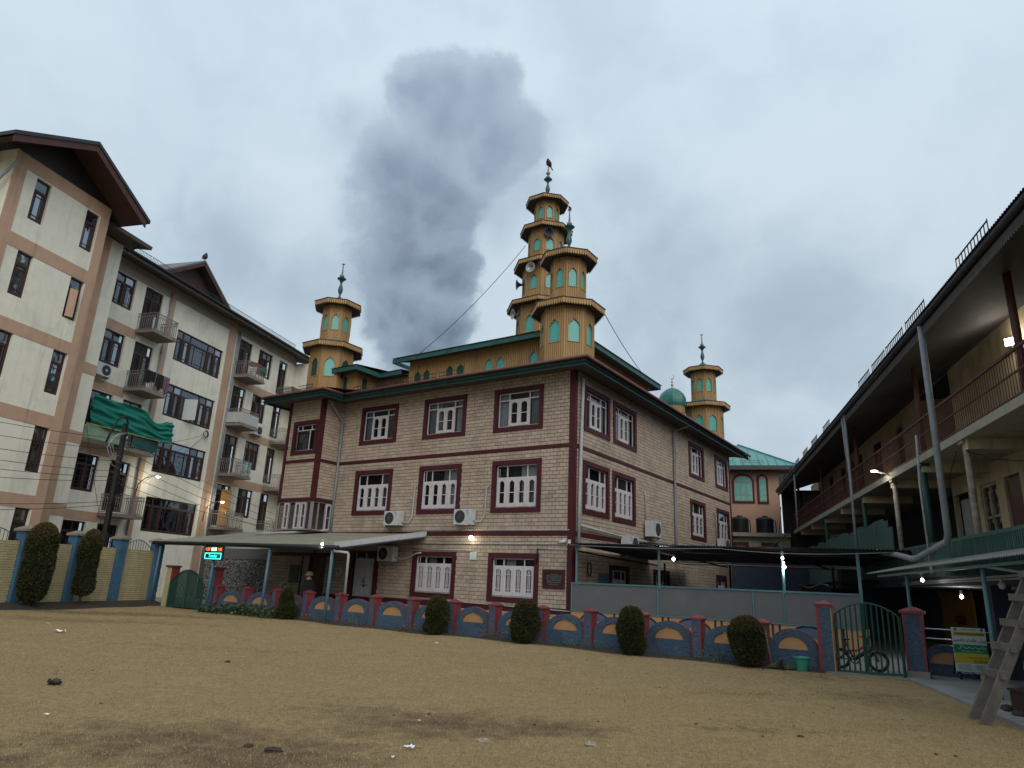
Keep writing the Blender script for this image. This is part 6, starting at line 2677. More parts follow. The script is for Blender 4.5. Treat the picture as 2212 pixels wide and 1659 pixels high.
def text_part(T, s, F, x, z, size, mt, name='lettering', align='CENTER', y=.014, mirror=True, parent=None, sx=1.0, ext=.002, font_bold=.0):
    """flat lettering on a face; F.x may run right to left as seen, so the baseline direction is chosen by the face's outward side"""
    cu = bpy.data.curves.new(name, 'FONT')
    cu.body = s
    cu.size = size
    cu.align_x = align
    cu.align_y = 'CENTER'
    cu.extrude = ext
    cu.offset = font_bold
    ob = bpy.data.objects.new(name, cu)
    COL.objects.link(ob)
    dg = bpy.context.evaluated_depsgraph_get()
    me = bpy.data.meshes.new_from_object(ob.evaluated_get(dg))
    bpy.data.objects.remove(ob)
    me.materials.clear()
    me.materials.append(MATS[mt])
    rt = UZ.cross(F.n)      # reading direction for someone facing the surface
    M = Matrix((rt * sx, UZ, F.n)).transposed().to_4x4()
    M.translation = F(x, y, z) - T.o
    me.transform(M)
    me.name = name
    o2 = bpy.data.objects.new(name, me)
    COL.objects.link(o2)
    o2.parent = parent or T.root
    return o2


text_part(led, 'Tuesday', FLd, 25.75, 2.125, .17, 'led_cyan')
text_part(led, '6:57', FLd, 26.13, 2.38, .17, 'led_red', font_bold=.004)
text_part(led, '6:41', FLd, 25.32, 2.38, .17, 'led_red', font_bold=.004)
text_part(led, '12:05', FLd, 25.73, 2.38, .17, 'led_white', font_bold=.006)
add_light(led, uv(25.7, 16.7, 2.2), 2.0, (.1, 1, .6), .1)

# ------------------------------------------------------------------ right canopy and screen
PV = 22.62
FPn = FMf(PV)
c2 = Thing('canopy', uv(7.5, 26), 'dark corrugated canopy over the alley beside the prayer hall', 'canopy')
m = MB()
corr(m, uv(1.6, PV - .35, 2.92), uv(12.35, PV - .35, 3.06), uv(1.9, 30.0, 2.72), .10, .02, 2)
c2.part(m, 'roof_sheet', 'corr_dark')
m = MB()
corr(m, uv(1.9, 30.3, 2.62), uv(12.3, 30.3, 2.75), uv(1.9, 34.5, 2.72), .10, .02, 2)
c2.part(m, 'pale_sheet', 'corr_pale')
for i, v in enumerate((PV - .1, 25.0, 27.4, 29.9, 32.2)):
    m = MB()
    m.bar(uv(1.7, v, 2.86 - .03 * i), uv(12.3, v, 2.99 - .03 * i), .05)
    c2.part(m, 'purlin', 'iron_black')
for u in (12.25, 9.1, 5.1, 3.0):
    m = MB()
    m.bar(uv(u, PV, 1.6), uv(u, PV, 2.93 + .012 * u), .065)
    c2.part(m, 'post', 'teal_steel')
    m = MB()
    m.bar(uv(u, PV, 2.8), uv(u - .1, 30, 2.6), .05)
    c2.part(m, 'rafter', 'iron_black')
for u, v in ((8.9, 30), (4.9, 30), (11.8, 30)):
    c2.tube('post', 'iron_black', [uv(u, v, 0), uv(u, v, 2.7)], .045)
m = MB()
m.tube(sag(uv(12.3, PV - .4, 3.0), uv(6.8, PV - .4, 2.92), .05), .008, 5)
m.tube(sag(uv(6.8, PV - .4, 2.9), uv(2.0, PV - .4, 2.86), .10), .008, 5)
solo(m, 'grey_cable', 'cable_grey', uv(8, PV - .4, 2.9), 'pale cable slung along the front edge of the dark canopy', 'cable', smooth=True)

scr = Thing('sheet_screen', uv(7.7, PV), 'grey translucent sheet screen in teal steel frame on top of the painted wall', 'screen')
seams = [12.42, 9.16, 6.04, 5.13, 3.0]
for a, b in zip(seams[1:], seams[:-1]):
    scr.box('panel', 'sheet_panel', FPn, a + .01, b - .01, -.012, 0, .78, 1.68)
m = MB()
for z in (1.68, .75):
    m.bar(uv(12.45, PV - .01, z), uv(2.98, PV - .01, z), .05)
for u in (12.43, 9.16, 6.04, 5.13, 2.99):
    m.bar(uv(u, PV - .012, .74), uv(u, PV - .012, 1.7), .045)
scr.part(m, 'frame', 'teal_steel')
# painted wall below it
pwall = Thing('painted_wall', uv(7.7, PV), 'cream wall painted with blue arches and maroon outlines below the grey screen', 'wall')
m = MB()
m.box(FPn, 2.9, 12.45, -.22, 0, 0, .74)
pwall.part(m, 'wall', 'orange_flat')
x = 11.5
while x > 3.0:
    n = 14
    for (R, hh, y, mt, nm) in ((.72, .62, .012, 'maroon', 'arch_outline'), (.66, .56, .02, 'blue_flat', 'arch'), (.36, .32, .028, 'orange_paint', 'lunette')):
        m = MB()
        m.prism(FPn, [(x + R * math.cos(math.pi * i / n), .12 + hh * math.sin(math.pi * i / n)) for i in range(n + 1)], 0, y)
        pwall.part(m, nm, mt)
    for q in (x - .98, x - .78):
        pwall.box('stripe', 'maroon', FPn, q, q + .06, 0, .011, 0, .74)
    x -= 1.75

# screen and small wall panel further back: alley gate, pale board
bdg = Thing('blue_awning', dl(36, -5.6), 'small dark blue awning with white edge deep in the alley', 'awning')
m = MB()
n = 16
for i in range(n + 1):
    d = 27 + 7 * i / n
    z = 1.95 + .06 * math.sin(i * .5)
    m.v += [dl(d, -4.6, z), dl(d, -6.2, z + .25), dl(d, -4.6, z - .28)]
for i in range(n):
    m.f += [(3 * i, 3 * i + 3, 3 * i + 4, 3 * i + 1), (3 * i, 3 * i + 3, 3 * i + 5, 3 * i + 2)]
bdg.part(m, 'valance', 'blue_shop', smooth=True)
m = MB()
m.tube([dl(27 + 7 * i / n, -4.58, 1.97 + .06 * math.sin(i * .5)) for i in range(n + 1)], .03, 6)
bdg.part(m, 'edge', 'white_metal', smooth=True)
for d in (27.5, 33):
    bdg.tube('post', 'teal_steel', [dl(d, -4.7, 0), dl(d, -4.7, 1.9)], .05)
ash = Thing('alley_shops', dl(44, -3), 'dark blue shop fronts closing the far end of the alley', 'building')
m = MB()
Fsh = FYc(44.5)
m.box(Fsh, -9.5, -1.0, -.3, 0, 0, 3.5)
ash.part(m, 'wall', 'blue_shop')
for x in (-5.6, -4.3, -3.3):
    ash.box('shutter', 'dark_shop', Fsh, x - .45, x + .45, 0, .02, .1, 1.7)

# ------------------------------------------------------------------ fittings on the prayer hall
ac_unit(FF, 21.45, 3.80, 'white outdoor unit on the tiles just above the mossy canopy', 'outdoor units on the hall', 1.10)
ac_unit(FF, 17.5, 3.80, 'white outdoor unit on the tiles between the middle first floor windows', 'outdoor units on the hall', 1.10)
ac_unit(FF, 21.62, 2.26, 'white outdoor unit beside the white double door', 'outdoor units on the hall', 1.12)
ac_unit(FS, 29.95, 3.85, 'white outdoor unit hung below the pipe on the side wall of the hall', 'outdoor units on the hall side', 1.25)
ac_unit(FS, 27.4, 3.0, 'white outdoor unit half hidden by the dark canopy near the hall corner', 'outdoor units on the hall side', 1.25)
ac_unit(FS, 40.4, 3.80, 'white outdoor unit by the last side window of the hall', 'outdoor units on the hall side', 1.3)


def pipe_thing(name, mt, pts, r, label, cat='pipe', n=8):
    m = MB()
    m.tube(pts, r, n)
    return solo(m, name, mt, pts[-1], label, cat, smooth=True)


FQ = FMs(12.5)
pipe_thing('downpipe', 'pvc_grey', [uv(25.55, 21.75, 9.8), uv(25.6, 22.3, 9.3), uv(25.62, 22.78, 8.9), uv(25.64, 22.8, 6), uv(25.66, 22.8, 3.5)], .06, 'grey downpipe in the angle between the bay and the hall front')
pipe_thing('downpipe', 'pvc', [FQ(23.42, -.02, 9.72), FQ(23.4, .02, 9.6), FQ(23.3, .02, 7.5), FQ(23.2, .02, 4.8), FQ(23.18, .02, 2.9)], .065, 'white downpipe beside the maroon corner of the hall')
pipe_thing('downpipe', 'pvc_grey', [uv(11.7, 33.5, 9.95), uv(11.75, 33.5, 9.72), uv(12.48, 33.4, 9.5), uv(12.5, 33.4, 5), uv(12.5, 33.4, 2.8)], .065, 'grey downpipe bent under the eave halfway along the hall side')
pipe_thing('branch_pipe', 'pvc', [FQ(23.3, .05, 3.78), FQ(26.4, .05, 3.66), FQ(29, .05, 3.6), FQ(32, .05, 3.68)], .05, 'white pipe running along the side wall above the storey band')
for (x, z0, z1, lab) in ((20.55, 3.95, 5.5, 'white refrigerant pipe rising beside the middle first floor window'), (16.62, 3.95, 5.35, 'white refrigerant pipe rising to a hole by the corner first floor window')):
    pipe_thing('refrigerant_pipe', 'pvc', [FF(x + .45, .25, z0), FF(x + .15, .14, z0 - .03), FF(x + .02, .07, z0 + .25), FF(x, .06, z1 - .1), FF(x - .03, .07, z1), FF(x - .1, .03, z1 + .02)], .035, lab)
pipe_thing('refrigerant_pipe', 'pvc', [FF(21.15, .3, 2.45), FF(20.9, .15, 2.36), FF(20.5, .1, 2.45), FF(20.2, .09, 2.62), FF(19.9, .05, 2.66)], .035, 'white wrapped pipe running into the top of the ground floor window')
pipe_thing('refrigerant_pipe', 'pvc', [FQ(29.65, .0, 4.5), FQ(29.62, 0, 5.7), FQ(29.6, -.06, 5.9)], .03, 'white pipe rising from the outdoor unit on the side wall')
pipe_thing('refrigerant_pipe', 'pvc', [FQ(39.9, .0, 4.5), FQ(39.8, 0, 5.9), FQ(39.6, -.06, 6.0)], .03, 'white pipe beside the last first floor window of the hall side')
for (pts, lab) in (([FF(19.9, .06, 3.60), FF(16.8, .06, 3.60), FF(12.7, .06, 3.585)], 'thin white conduit along the top of the lower maroon band'),
                   ([FF(20.6, .05, 2.82), FF(19, .05, 2.81), FF(17.15, .05, 2.79)], 'thin white conduit above the ground floor window'),
                   ([FF(20.45, .07, .80), FF(16, .07, .74), FF(12.4, .07, .68)], 'thin white conduit below the ground floor windows'),
                   ([FF(14.1, .06, 2.88), FF(12.75, .06, 2.86)], 'short white conduit by the hall corner'),
                   ([FF(20.9, .05, 3.05), FF(17, .05, 3.05), FF(13.2, .05, 3.08)], 'thin cable tacked across the tiles below the lit bulb')):
    pipe_thing('conduit', 'pvc', pts, .018, lab, 'conduit', 6)
pipe_thing('black_sleeve', 'cable', [FF(14.05, .07, 2.9), FF(14.07, .07, 2.65), FF(14.1, .06, 2.35)], .03, 'short black cable sleeve at the corner of the ground floor window', 'cable', 6)
m = MB()
m.box(FF, 16.98, 17.30, .016, .04, 2.42, 2.72)
solo(m, 'junction_box', 'sign_white', FF(17.14, .03, 2.42), 'square white cover plate on the tiles between ground floor windows', 'cover plate')
T = Thing('wall_lamp', FF(17.2, .03, 3.3), 'lit round bulb on the tiled front below the maroon band', 'lamp')
m = MB()
m.tube([FF(17.2, .0, 3.36), FF(17.2, .1, 3.36), FF(17.2, .14, 3.34)], .03, 8)
T.part(m, 'holder', 'pvc', smooth=True)
m = MB()
m.blob(FF(17.2, .16, 3.28), .085, 1, 1, 1, 14, 10)
T.part(m, 'bulb', 'bulb_lit', smooth=True)
add_light(T, FF(17.2, .34, 3.22), 5, (1, .88, .55))


def cctv(p, d, label):
    d = Vector(d).normalized()
    p = Vector(p)
    T = Thing('security_camera', p, label, 'camera', 'cameras at the hall corner')
    m = MB()
    m.tube([p, p + d * .05, p + d * .22], [.055, .06, .055], 10)
    T.part(m, 'body', 'ac_white', smooth=True)
    m = MB()
    m.tube([p + d * .22, p + d * .235], .04, 10)
    T.part(m, 'lens', 'ac_dark', smooth=True)
    m = MB()
    m.wbox(p - UZ * .02 + MVv * .02, .1, .08, .14, -YM)
    T.part(m, 'mount', 'ac_white')


cctv(FF(12.88, .08, 3.15), MU * 1 - MVv * .4 - UZ * .1, 'white bullet camera pointing along the hall front near the corner')
cctv(FF(12.68, .09, 3.10), -MU * .5 - MVv - UZ * .3, 'white bullet camera pointing outwards from the hall corner')
m = MB()
for k in range(3):
    m.tube([FQ(24.0 + .16 * math.cos(q * math.pi / 8), .04 + .015 * k, 2.2 + .26 * math.sin(q * math.pi / 8)) for q in range(17)], .012, 5, False)
solo(m, 'cable_coil', 'cable', FQ(24.0, .05, 2.2), 'coil of dark cable on the side wall under the dark canopy', 'cable coil', smooth=True)
m = MB()
m.box(FQ, 25.0, 25.9, -.08, -.05, .9, 2.1)
solo(m, 'wall_board', 'teal_steel', FQ(25.4, -.05, .9), 'pale teal board on the side wall under the canopy', 'board')


# ---- engraved and printed writing
def scribble(F, x0, x1, z, h, mb, y, w, seed, dots=True):
    """a line of flowing script, read right to left"""
    r = random.Random(seed)
    sg = 1 if x1 > x0 else -1
    L = abs(x1 - x0)
    x = 0.0
    while x < L - h * .6:
        k = r.choice((0, 1, 2, 3, 4))
        ww = h * r.uniform(.5, 1.5)
        if k == 0:
            pts = [(0, .75), (.1, .1)]
            ww = h * .25
        elif k == 1:
            pts = [(0, .3), (.2, 0), (.6, -.05), (.9, .12), (1, .4)]
        elif k == 2:
            pts = [(0, .2), (.15, .05), (.3, .3), (.45, .05), (.6, .32), (.75, .05), (1, .1)]
        elif k == 3:
            pts = [(0, .55), (.2, .65), (.4, .4), (.3, .1), (.7, -.25), (1, -.1)]
        else:
            pts = [(0, .1), (.3, .1), (.45, .5), (.6, .1), (1, .05)]
        pp = [F(x0 + sg * (x + px * ww), y, z + pz * h) for px, pz in pts]
        for a, b in zip(pp[:-1], pp[1:]):
            mb.bar(a, b, w, .004, F.n)
        if dots and r.random() < .6:
            q = F(x0 + sg * (x + ww * .5), y, z + h * r.choice((-.35, .7)))
            mb.bar(q, q + F.x * w * 1.2, w * 1.1, .004, F.n)
        x += ww + h * r.uniform(.05, .35)


plq = Thing('stone_plaque', FF(13.35, 0, 1.44), 'black engraved stone plaque in a maroon frame near the hall corner', 'plaque')
x0, x1, z0, z1 = 12.87, 13.82, 1.44, 2.13
m = MB()
k = .11
for r in ((x0, x1, z1 - k, z1), (x0, x1, z0, z0 + k), (x0, x0 + k, z0 + k, z1 - k), (x1 - k, x1, z0 + k, z1 - k)):
    m.box(FF, r[0], r[1], -.01, .06, r[2], r[3])
plq.part(m, 'frame', 'maroon')
plq.box('slab', 'black_stone', FF, x0 + k, x1 - k, -.01, .02, z0 + k, z1 - k)
m = MB()
for i, (a, b, zz, hh) in enumerate(((13.18, 13.5, 1.955, .04), (13.02, 13.68, 1.885, .045), (13.02, 13.68, 1.815, .045), (13.02, 13.68, 1.735, .06), (13.04, 13.66, 1.655, .055), (13.15, 13.55, 1.59, .045))):
    scribble(FF, a, b, zz, hh, m, .022, .009, i)
plq.part(m, 'engraving', 'engraved')

# appeal board by the pavement
FSg = FYc(17.3)
SA, SB = -5.30, -5.93      # left and right edge
sg = Thing('appeal_board', dl(17.3, -5.6), 'printed appeal board with white, green and yellow bands leaning by the pavement', 'sign')
Fs = Frame(FSg.o, FSg.x, FSg.n)
m = MB()
m.box(Fs, SB, SA, -.03, 0, .16, 1.08)
sg.part(m, 'board', 'sign_white')


def strip(z0, z1, mt, y=.004, a=SA, b=SB):
    sg.box('printed_band', mt, Fs, b, a, -.001, y, z0, z1)


strip(.925, .995, 'sign_yellow', a=SA - .02, b=SB + .02)
strip(.575, .745, 'sign_green')
strip(.375, .575, 'sign_yellow')
strip(.16, .205, 'sign_navy')
for xx in (SA - .07, SB + .07):
    m = MB()
    m.prism(Fs, [(xx + .03 * math.cos(i * math.pi / 6), 1.045 + .028 * math.sin(i * math.pi / 6)) for i in range(12)], 0, .005)
    sg.part(m, 'emblem', 'sign_green')
URDU = '\u0627\u067e\u06cc\u0644'
vis = '\ufe8d\ufb58\ufbff\ufede \ufe91\ufe8e\ufe91\ufe96 \ufe97\ufecc\ufee4\ufbff\ufeae'[::-1]
text_part(sg, vis, Fs, (SA + SB) / 2, .835, .104, 'sign_black', y=.004)
text_part(sg, 'Phone No: 700628845', Fs, (SA + SB) / 2, .183, .05, 'sign_white', y=.006)
text_part(sg, '0908 3131 0800 7450', Fs, (SA + SB) / 2 - .12, .485, .05, 'sign_brown', y=.006, sx=.78)
m = MB()
scribble(Fs, SB + .03, SA - .05, .675, .075, m, .006, .010, 21)
scribble(Fs, SB + .1, SA - .12, .605, .035, m, .006, .005, 22)
sg.part(m, 'lettering', 'sign_white')
m = MB()
scribble(Fs, SB + .03, SA - .04, .962, .02, m, .006, .006, 23)
scribble(Fs, SB + .03, SA - .04, .938, .02, m, .006, .006, 24)
scribble(Fs, SB + .02, SA - .34, .425, .022, m, .006, .007, 25)
scribble(Fs, SB + .03, SA - .34, .395, .022, m, .006, .007, 26)
for zz in (.34, .30, .255):
    scribble(Fs, SB + .04, SB + .26, zz, .022, m, .006, .004, int(zz * 1000))
    scribble(Fs, SA - .28, SA - .05, zz, .022, m, .006, .004, int(zz * 1000) + 1)
scribble(Fs, SB + .18, SA - .16, 1.04, .025, m, .006, .005, 28)
sg.part(m, 'lettering', 'sign_black')
for zz in (.33, .285, .24):
    sg.box('rule_line', 'sign_green', Fs, SB + .02, SA - .02, 0, .005, zz - .012, zz - .008)
m = MB()
for x in (SA - .08, SB + .08):
    m.bar(Fs(x, -.04, 0), Fs(x, -.03, .6), .04)
    m.bar(Fs(x, -.5, 0), Fs(x, -.04, .9), .035)
sg.part(m, 'stand', 'brown_wood')

# ------------------------------------------------------------------ ladder, paint tub
ld = Thing('ladder', dl(11.9, -3.9), 'rough grey wooden ladder with plank rungs leaning on the low awning', 'ladder')
for (d, l0) in ((12.16, -3.86), (11.58, -3.80)):
    m = MB()
    m.bar(dl(d, l0, -.02), dl(d, l0 - 1.14, 2.34), .13, .055, YD)
    ld.part(m, 'rail', 'wood_grey')
for i in range(7):
    z = .66 + i * .345
    if z > 2.3:
        break
    l = -3.83 - (z / 2.34) * 1.14 + .06
    m = MB()
    a, b = dl(11.46, l, z + random.uniform(-.01, .01)), dl(12.22, l + random.uniform(-.01, .01), z + random.uniform(-.015, .015))
    m.bar(a, b, .055, .10)
    ld.part(m, 'rung', 'wood_grey')
m = MB()
m.wbox(dl(12.6, -4.75, .045), .30, .3, .32, .4)
m.wbox(dl(12.6, -4.75, .365), .36, .34, .03, .4)
solo(m, 'wooden_stool', 'brown_wood', dl(12.6, -4.75, .045), 'squat brown stool standing behind the ladder foot', 'stool')
m = MB()
for i in range(9):
    m.blob(dl(12.0 + .14 * i, -4.55 - .05 * (i % 3), .06), random.uniform(.06, .12), 1, 1.2, .5, 7, 5, .2)
solo(m, 'rag_heap', 'clod', dl(12.5, -4.6, .05), 'crumpled heap of dark sacking on the pavement behind the ladder', 'sacking', smooth=True)

# ------------------------------------------------------------------ shrubs
def tuft_cloud(pts, nrm, size, spread, out=.5):
    """small pointed leaf sprays: three leaves each"""
    m = MB()
    for p, n in zip(pts, nrm):
        for k in range(3):
            d = (Vector(n) * out + Vector((random.gauss(0, 1), random.gauss(0, 1), random.gauss(0, 1))) * spread + UZ * .35).normalized()
            s = d.cross(Vector((random.gauss(0, 1), random.gauss(0, 1), random.gauss(0, 1)))).normalized() * size * random.uniform(.16, .3)
            L = d * size * random.uniform(.6, 1.3)
            q = Vector(p)
            m.add([q - s, q + s, q + L * .7 + s * .6, q + L, q + L * .6 - s * .7], ((0, 1, 2, 3, 4),))
    return m


def topiary(base, prof, n, size, label, rust=.0, group='clipped shrubs', trunk=True, lean=0.0, seed=1):
    """clipped evergreen; prof = [(radius, height)]"""
    random.seed(seed)
    base = Vector(base)
    T = Thing('clipped_shrub', base, label, 'shrub', group)
    H = prof[-1][1]

    def rad_at(z):
        for (r0, z0), (r1, z1) in zip(prof[:-1], prof[1:]):
            if z0 <= z <= z1:
                return r0 + (r1 - r0) * (z - z0) / max(1e-6, z1 - z0)
        return .02
    m = MB()
    m.tube([base, base + UZ * .3 * H, base + UZ * .7 * H], [.05, .04, .02], 8)
    T.part(m, 'trunk', 'trunk', smooth=True)
    m = MB()
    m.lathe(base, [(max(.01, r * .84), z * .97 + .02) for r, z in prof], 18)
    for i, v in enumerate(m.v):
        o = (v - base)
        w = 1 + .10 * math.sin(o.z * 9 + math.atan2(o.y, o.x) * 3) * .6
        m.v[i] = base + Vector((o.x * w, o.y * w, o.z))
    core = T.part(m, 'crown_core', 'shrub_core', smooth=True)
    P, N, P2, N2 = [], [], [], []
    lumps = [(random.uniform(0, 6.3), random.uniform(0, H), random.uniform(-.07, .08)) for _ in range(34)]
    z0 = prof[0][1]
    for i in range(n):
        z = z0 + (H - z0) * random.random() ** .9
        q = random.uniform(0, 2 * math.pi)
        r = rad_at(z)
        if random.random() > (r + .05) / (max(p[0] for p in prof) + .05):
            continue
        w = 0
        for lq, lz, la in lumps:
            dq = (q - lq + math.pi) % (2 * math.pi) - math.pi
            w += la * math.exp(-(dq * 1.6) ** 2 - ((z - lz) / (H * .12)) ** 2)
        rr = r * random.uniform(.80, .99) + w
        p = base + Vector((rr * math.cos(q), rr * math.sin(q), z))
        dz_ = (rad_at(min(H, z + .05)) - rad_at(max(z0, z - .05))) / .1
        nn = Vector((math.cos(q), math.sin(q), max(-1.5, min(1.5, -dz_)))).normalized()
        if random.random() < rust * max(0, (z / H - .72) / .28) * 1.2 + rust * .04:
            P2.append(p)
            N2.append(nn)
        else:
            P.append(p)
            N.append(nn)
    fo = T.part(tuft_cloud(P, N, size, .55), 'foliage', 'shrub', stuff=True)
    if P2:
        T.part(tuft_cloud(P2, N2, size, .6), 'rusty_tips', 'shrub_rust', stuff=True)
    return T


TALL = [(.02, .10), (.34, .2), (.47, .45), (.50, .9), (.49, 1.6), (.47, 2.1), (.43, 2.45), (.33, 2.66), (.16, 2.78), (.02, 2.82)]
topiary(dl(19.98, 22.35, .12), [(r * .97, z) for r, z in TALL], 9000, .075, 'tall clipped cypress shrub, the broader of two before the yellow wall', .9, 'tall clipped shrubs', seed=3)
topiary(dl(22.12, 22.4, .12), [(.02, .32), (.25, .38), (.35, .6), (.37, 1.0), (.37, 1.7), (.35, 2.15), (.31, 2.45), (.22, 2.64), (.11, 2.72), (.02, 2.76)], 8000, .075, 'tall clipped cypress shrub on a bare stem, the slimmer by the yellow wall', .9, 'tall clipped shrubs', seed=4)
LOW = [(.05, .06), (.30, .10), (.40, .24), (.43, .42), (.43, .65), (.40, .85), (.31, 1.0), (.17, 1.08), (.02, 1.11)]
CONE = [(.08, .03), (.40, .10), (.47, .25), (.45, .45), (.39, .65), (.31, .84), (.22, .98), (.10, 1.06), (.02, 1.09)]
for i, (u, pr, rust, lab) in enumerate(((20.75, [(r * .74, z) for r, z in CONE], .15, 'ragged cone shaped green shrub in front of the person by the fence'),
                                        (13.87, [(r * .76, z * .98) for r, z in LOW], .5, 'clipped round shrub before the fence below the second ground floor window'),
                                        (10.68, [(r * .86, z * 1.02) for r, z in LOW], .5, 'clipped round shrub before the fence near the hall corner'),
                                        (7.53, [(r * .80, z * 1.01) for r, z in LOW], .55, 'narrow clipped shrub before the fence under the grey screen'),
                                        (4.66, [(r * .90, z * .96) for r, z in LOW], .9, 'clipped shrub with rusty crown beside the leaning stick'))):
    topiary(uv(u, 16.82, 0), [(r * .92, z) for r, z in pr], 8500, .062, lab, rust, seed=20 + i)


def leafy(base_fn, n, size, mt, name, label, cat='plant', hmin=.05, hmax=.45, group=None):
    m = MB()
    for i in range(n):
        b = base_fn()
        h = random.uniform(hmin, hmax)
        a = random.uniform(0, 2 * math.pi)
        d = Vector((math.cos(a), math.sin(a), random.uniform(-.5, .5))).normalized()
        p = b + UZ * h
        s = d.cross(UZ).normalized() * size * .32
        L = d * size
        dr = UZ * (-size * random.uniform(.1, .5))
        m.add([p, p + L * .35 + s + dr * .2, p + L * .75 + s * .7 + dr * .6, p + L + dr, p + L * .75 - s * .7 + dr * .6, p + L * .35 - s + dr * .2, p + L * .5 + UZ * size * .06 + dr * .3],
              ((0, 1, 6), (1, 2, 6), (2, 3, 6), (3, 4, 6), (4, 5, 6), (5, 0, 6)))
        if random.random() < .4:
            m.bar(b, p, .008)
    loc = base_fn()
    return solo(m, name, mt, (loc.x, loc.y, 0), label, cat, group)


random.seed(50)
for k, (u0, u1, n, hm) in enumerate(((24.6, 25.8, 170, .28), (23.2, 24.7, 260, .42), (21.3, 23.2, 330, .44))):
    labs = ['low broad leaved plants at the foot of the barred gate post', 'bushy broad leaved plants below the second fence arch', 'bushy broad leaved plants beside the ragged cone shrub']
    leafy(lambda: uv(random.uniform(u0, u1), 16.85 + random.gauss(0, .16)), n, .15, 'leaf', 'broad_leaved_plant', labs[k], 'plant', .02, hm, 'broad leaved plants before the fence')
for k, (u, w, n, mt, lab) in enumerate(((19.6, .6, 120, 'leaf_dry', 'withered brown weeds at the fence foot beside the blue canopy post'), (17.9, .7, 110, 'leaf_dry', 'withered brown weeds under the arch by the canopy corner'),
                                        (15.0, .5, 90, 'leaf_dry', 'dry weeds at the fence foot left of a clipped shrub'), (11.9, .5, 80, 'leaf_dry', 'dry weeds against the fence pier right of a clipped shrub'),
                                        (9.0, .7, 60, 'leaf', 'small green weeds along the fence foot'), (5.5, .5, 100, 'leaf', 'leafy green weeds beside the rusty crowned shrub'))):
    leafy(lambda: uv(u + random.uniform(-w, w), 17.08 + random.gauss(0, .06)), n, .07, mt, 'weeds', lab, 'weeds', .0, .26, 'weeds along the fence')
# aloe like plant
m = MB()
random.seed(61)
for i in range(26):
    a = random.uniform(0, 6.28)
    L = random.uniform(.18, .34)
    b = uv(4.0 + random.gauss(0, .07), 16.95 + random.gauss(0, .05))
    d = Vector((math.cos(a), math.sin(a), 0))
    s = d.cross(UZ) * .022
    m.add([b - s, b + s, b + d * L * .5 + UZ * L * .55 + s * .8, b + d * L + UZ * L * .2, b + d * L * .5 + UZ * L * .55 - s * .8], ((0, 1, 2, 3, 4),))
solo(m, 'strap_leaved_plant', 'leaf', uv(4.0, 16.95), 'small strap leaved plant beside the green bucket', 'plant')
# bed of earth along the fence foot
m = MB()
n = 90
for i in range(n + 1):
    u = 26.2 - 23.1 * i / n
    for (v, z) in ((17.25, .05), (17.05, .05 + .02 * math.sin(i * 1.9)), (16.9, .02), (16.78 + .05 * math.sin(i * .8), -.03)):
        m.v.append(uv(u, v, z))
for i in range(n):
    for j in range(3):
        m.f.append((i * 4 + j, i * 4 + j + 1, (i + 1) * 4 + j + 1, (i + 1) * 4 + j))
structure(m, 'planting_strip', 'soil', True)

# bucket and stick
bk_ = Thing('bucket', uv(3.55, 16.95), 'green plastic bucket filled with earth by the gate pier', 'bucket')
m = MB()
m.lathe(uv(3.55, 16.95), [(.115, 0), (.12, .01), (.155, .26), (.175, .27), (.178, .295), (.165, .30), (.15, .28), (.148, .24)], 24)
bk_.part(m, 'shell', 'bucket_green', ang=40)
m = MB()
m.lathe(uv(3.55, 16.95, .24), [(.146, 0), (.1, .03), (.0, .05)], 16)
bk_.part(m, 'earth', 'soil', smooth=True)
m = MB()
m.tube([uv(4.20, 17.0, .04), uv(4.34, 17.1, .8)], .022, 8)
solo(m, 'stick', 'wood_grey', uv(4.2, 17.0), 'pale wooden stick leaning on the fence beside the last shrub', 'stick', smooth=True)

# ------------------------------------------------------------------ bicycle
bi = Thing('bicycle', uv(2.55, 18.15, .03), "child's black and red bicycle parked behind the iron gate", 'bicycle')
ax = (-MU * .97 + MVv * -.12).normalized()       # heading
sd = UZ.cross(ax).normalized()
o_ = uv(2.97, 18.2, .03)


def bp(x, z, y=0.0):
    return o_ + ax * x + UZ * z + sd * y


def wheel(cx, r, steer=0.0):
    h = (ax * math.cos(steer) + sd * math.sin(steer))
    m = MB()
    n = 26
    for i in range(n + 1):
        pass
    m.tube([bp(cx, r) + h * (r - .028) * math.cos(2 * math.pi * i / n) + UZ * (r - .028) * math.sin(2 * math.pi * i / n) for i in range(n + 1)], .028, 8, False)
    w = bi.part(m, 'wheel', 'rubber', smooth=True)
    m = MB()
    m.tube([bp(cx, r) + h * (r - .06) * math.cos(2 * math.pi * i / n) + UZ * (r - .06) * math.sin(2 * math.pi * i / n) for i in range(n + 1)], .01, 6, False)
    bi.part(m, 'rim', 'bike_black', w, smooth=True)
    m = MB()
    for i in range(14):
        q = 2 * math.pi * i / 14
        m.bar(bp(cx, r), bp(cx, r) + h * (r - .06) * math.cos(q) + UZ * (r - .06) * math.sin(q), .004)
    m.tube([bp(cx, r) - sd * .04, bp(cx, r) + sd * .04], .018, 8)
    bi.part(m, 'spokes', 'steel', w)


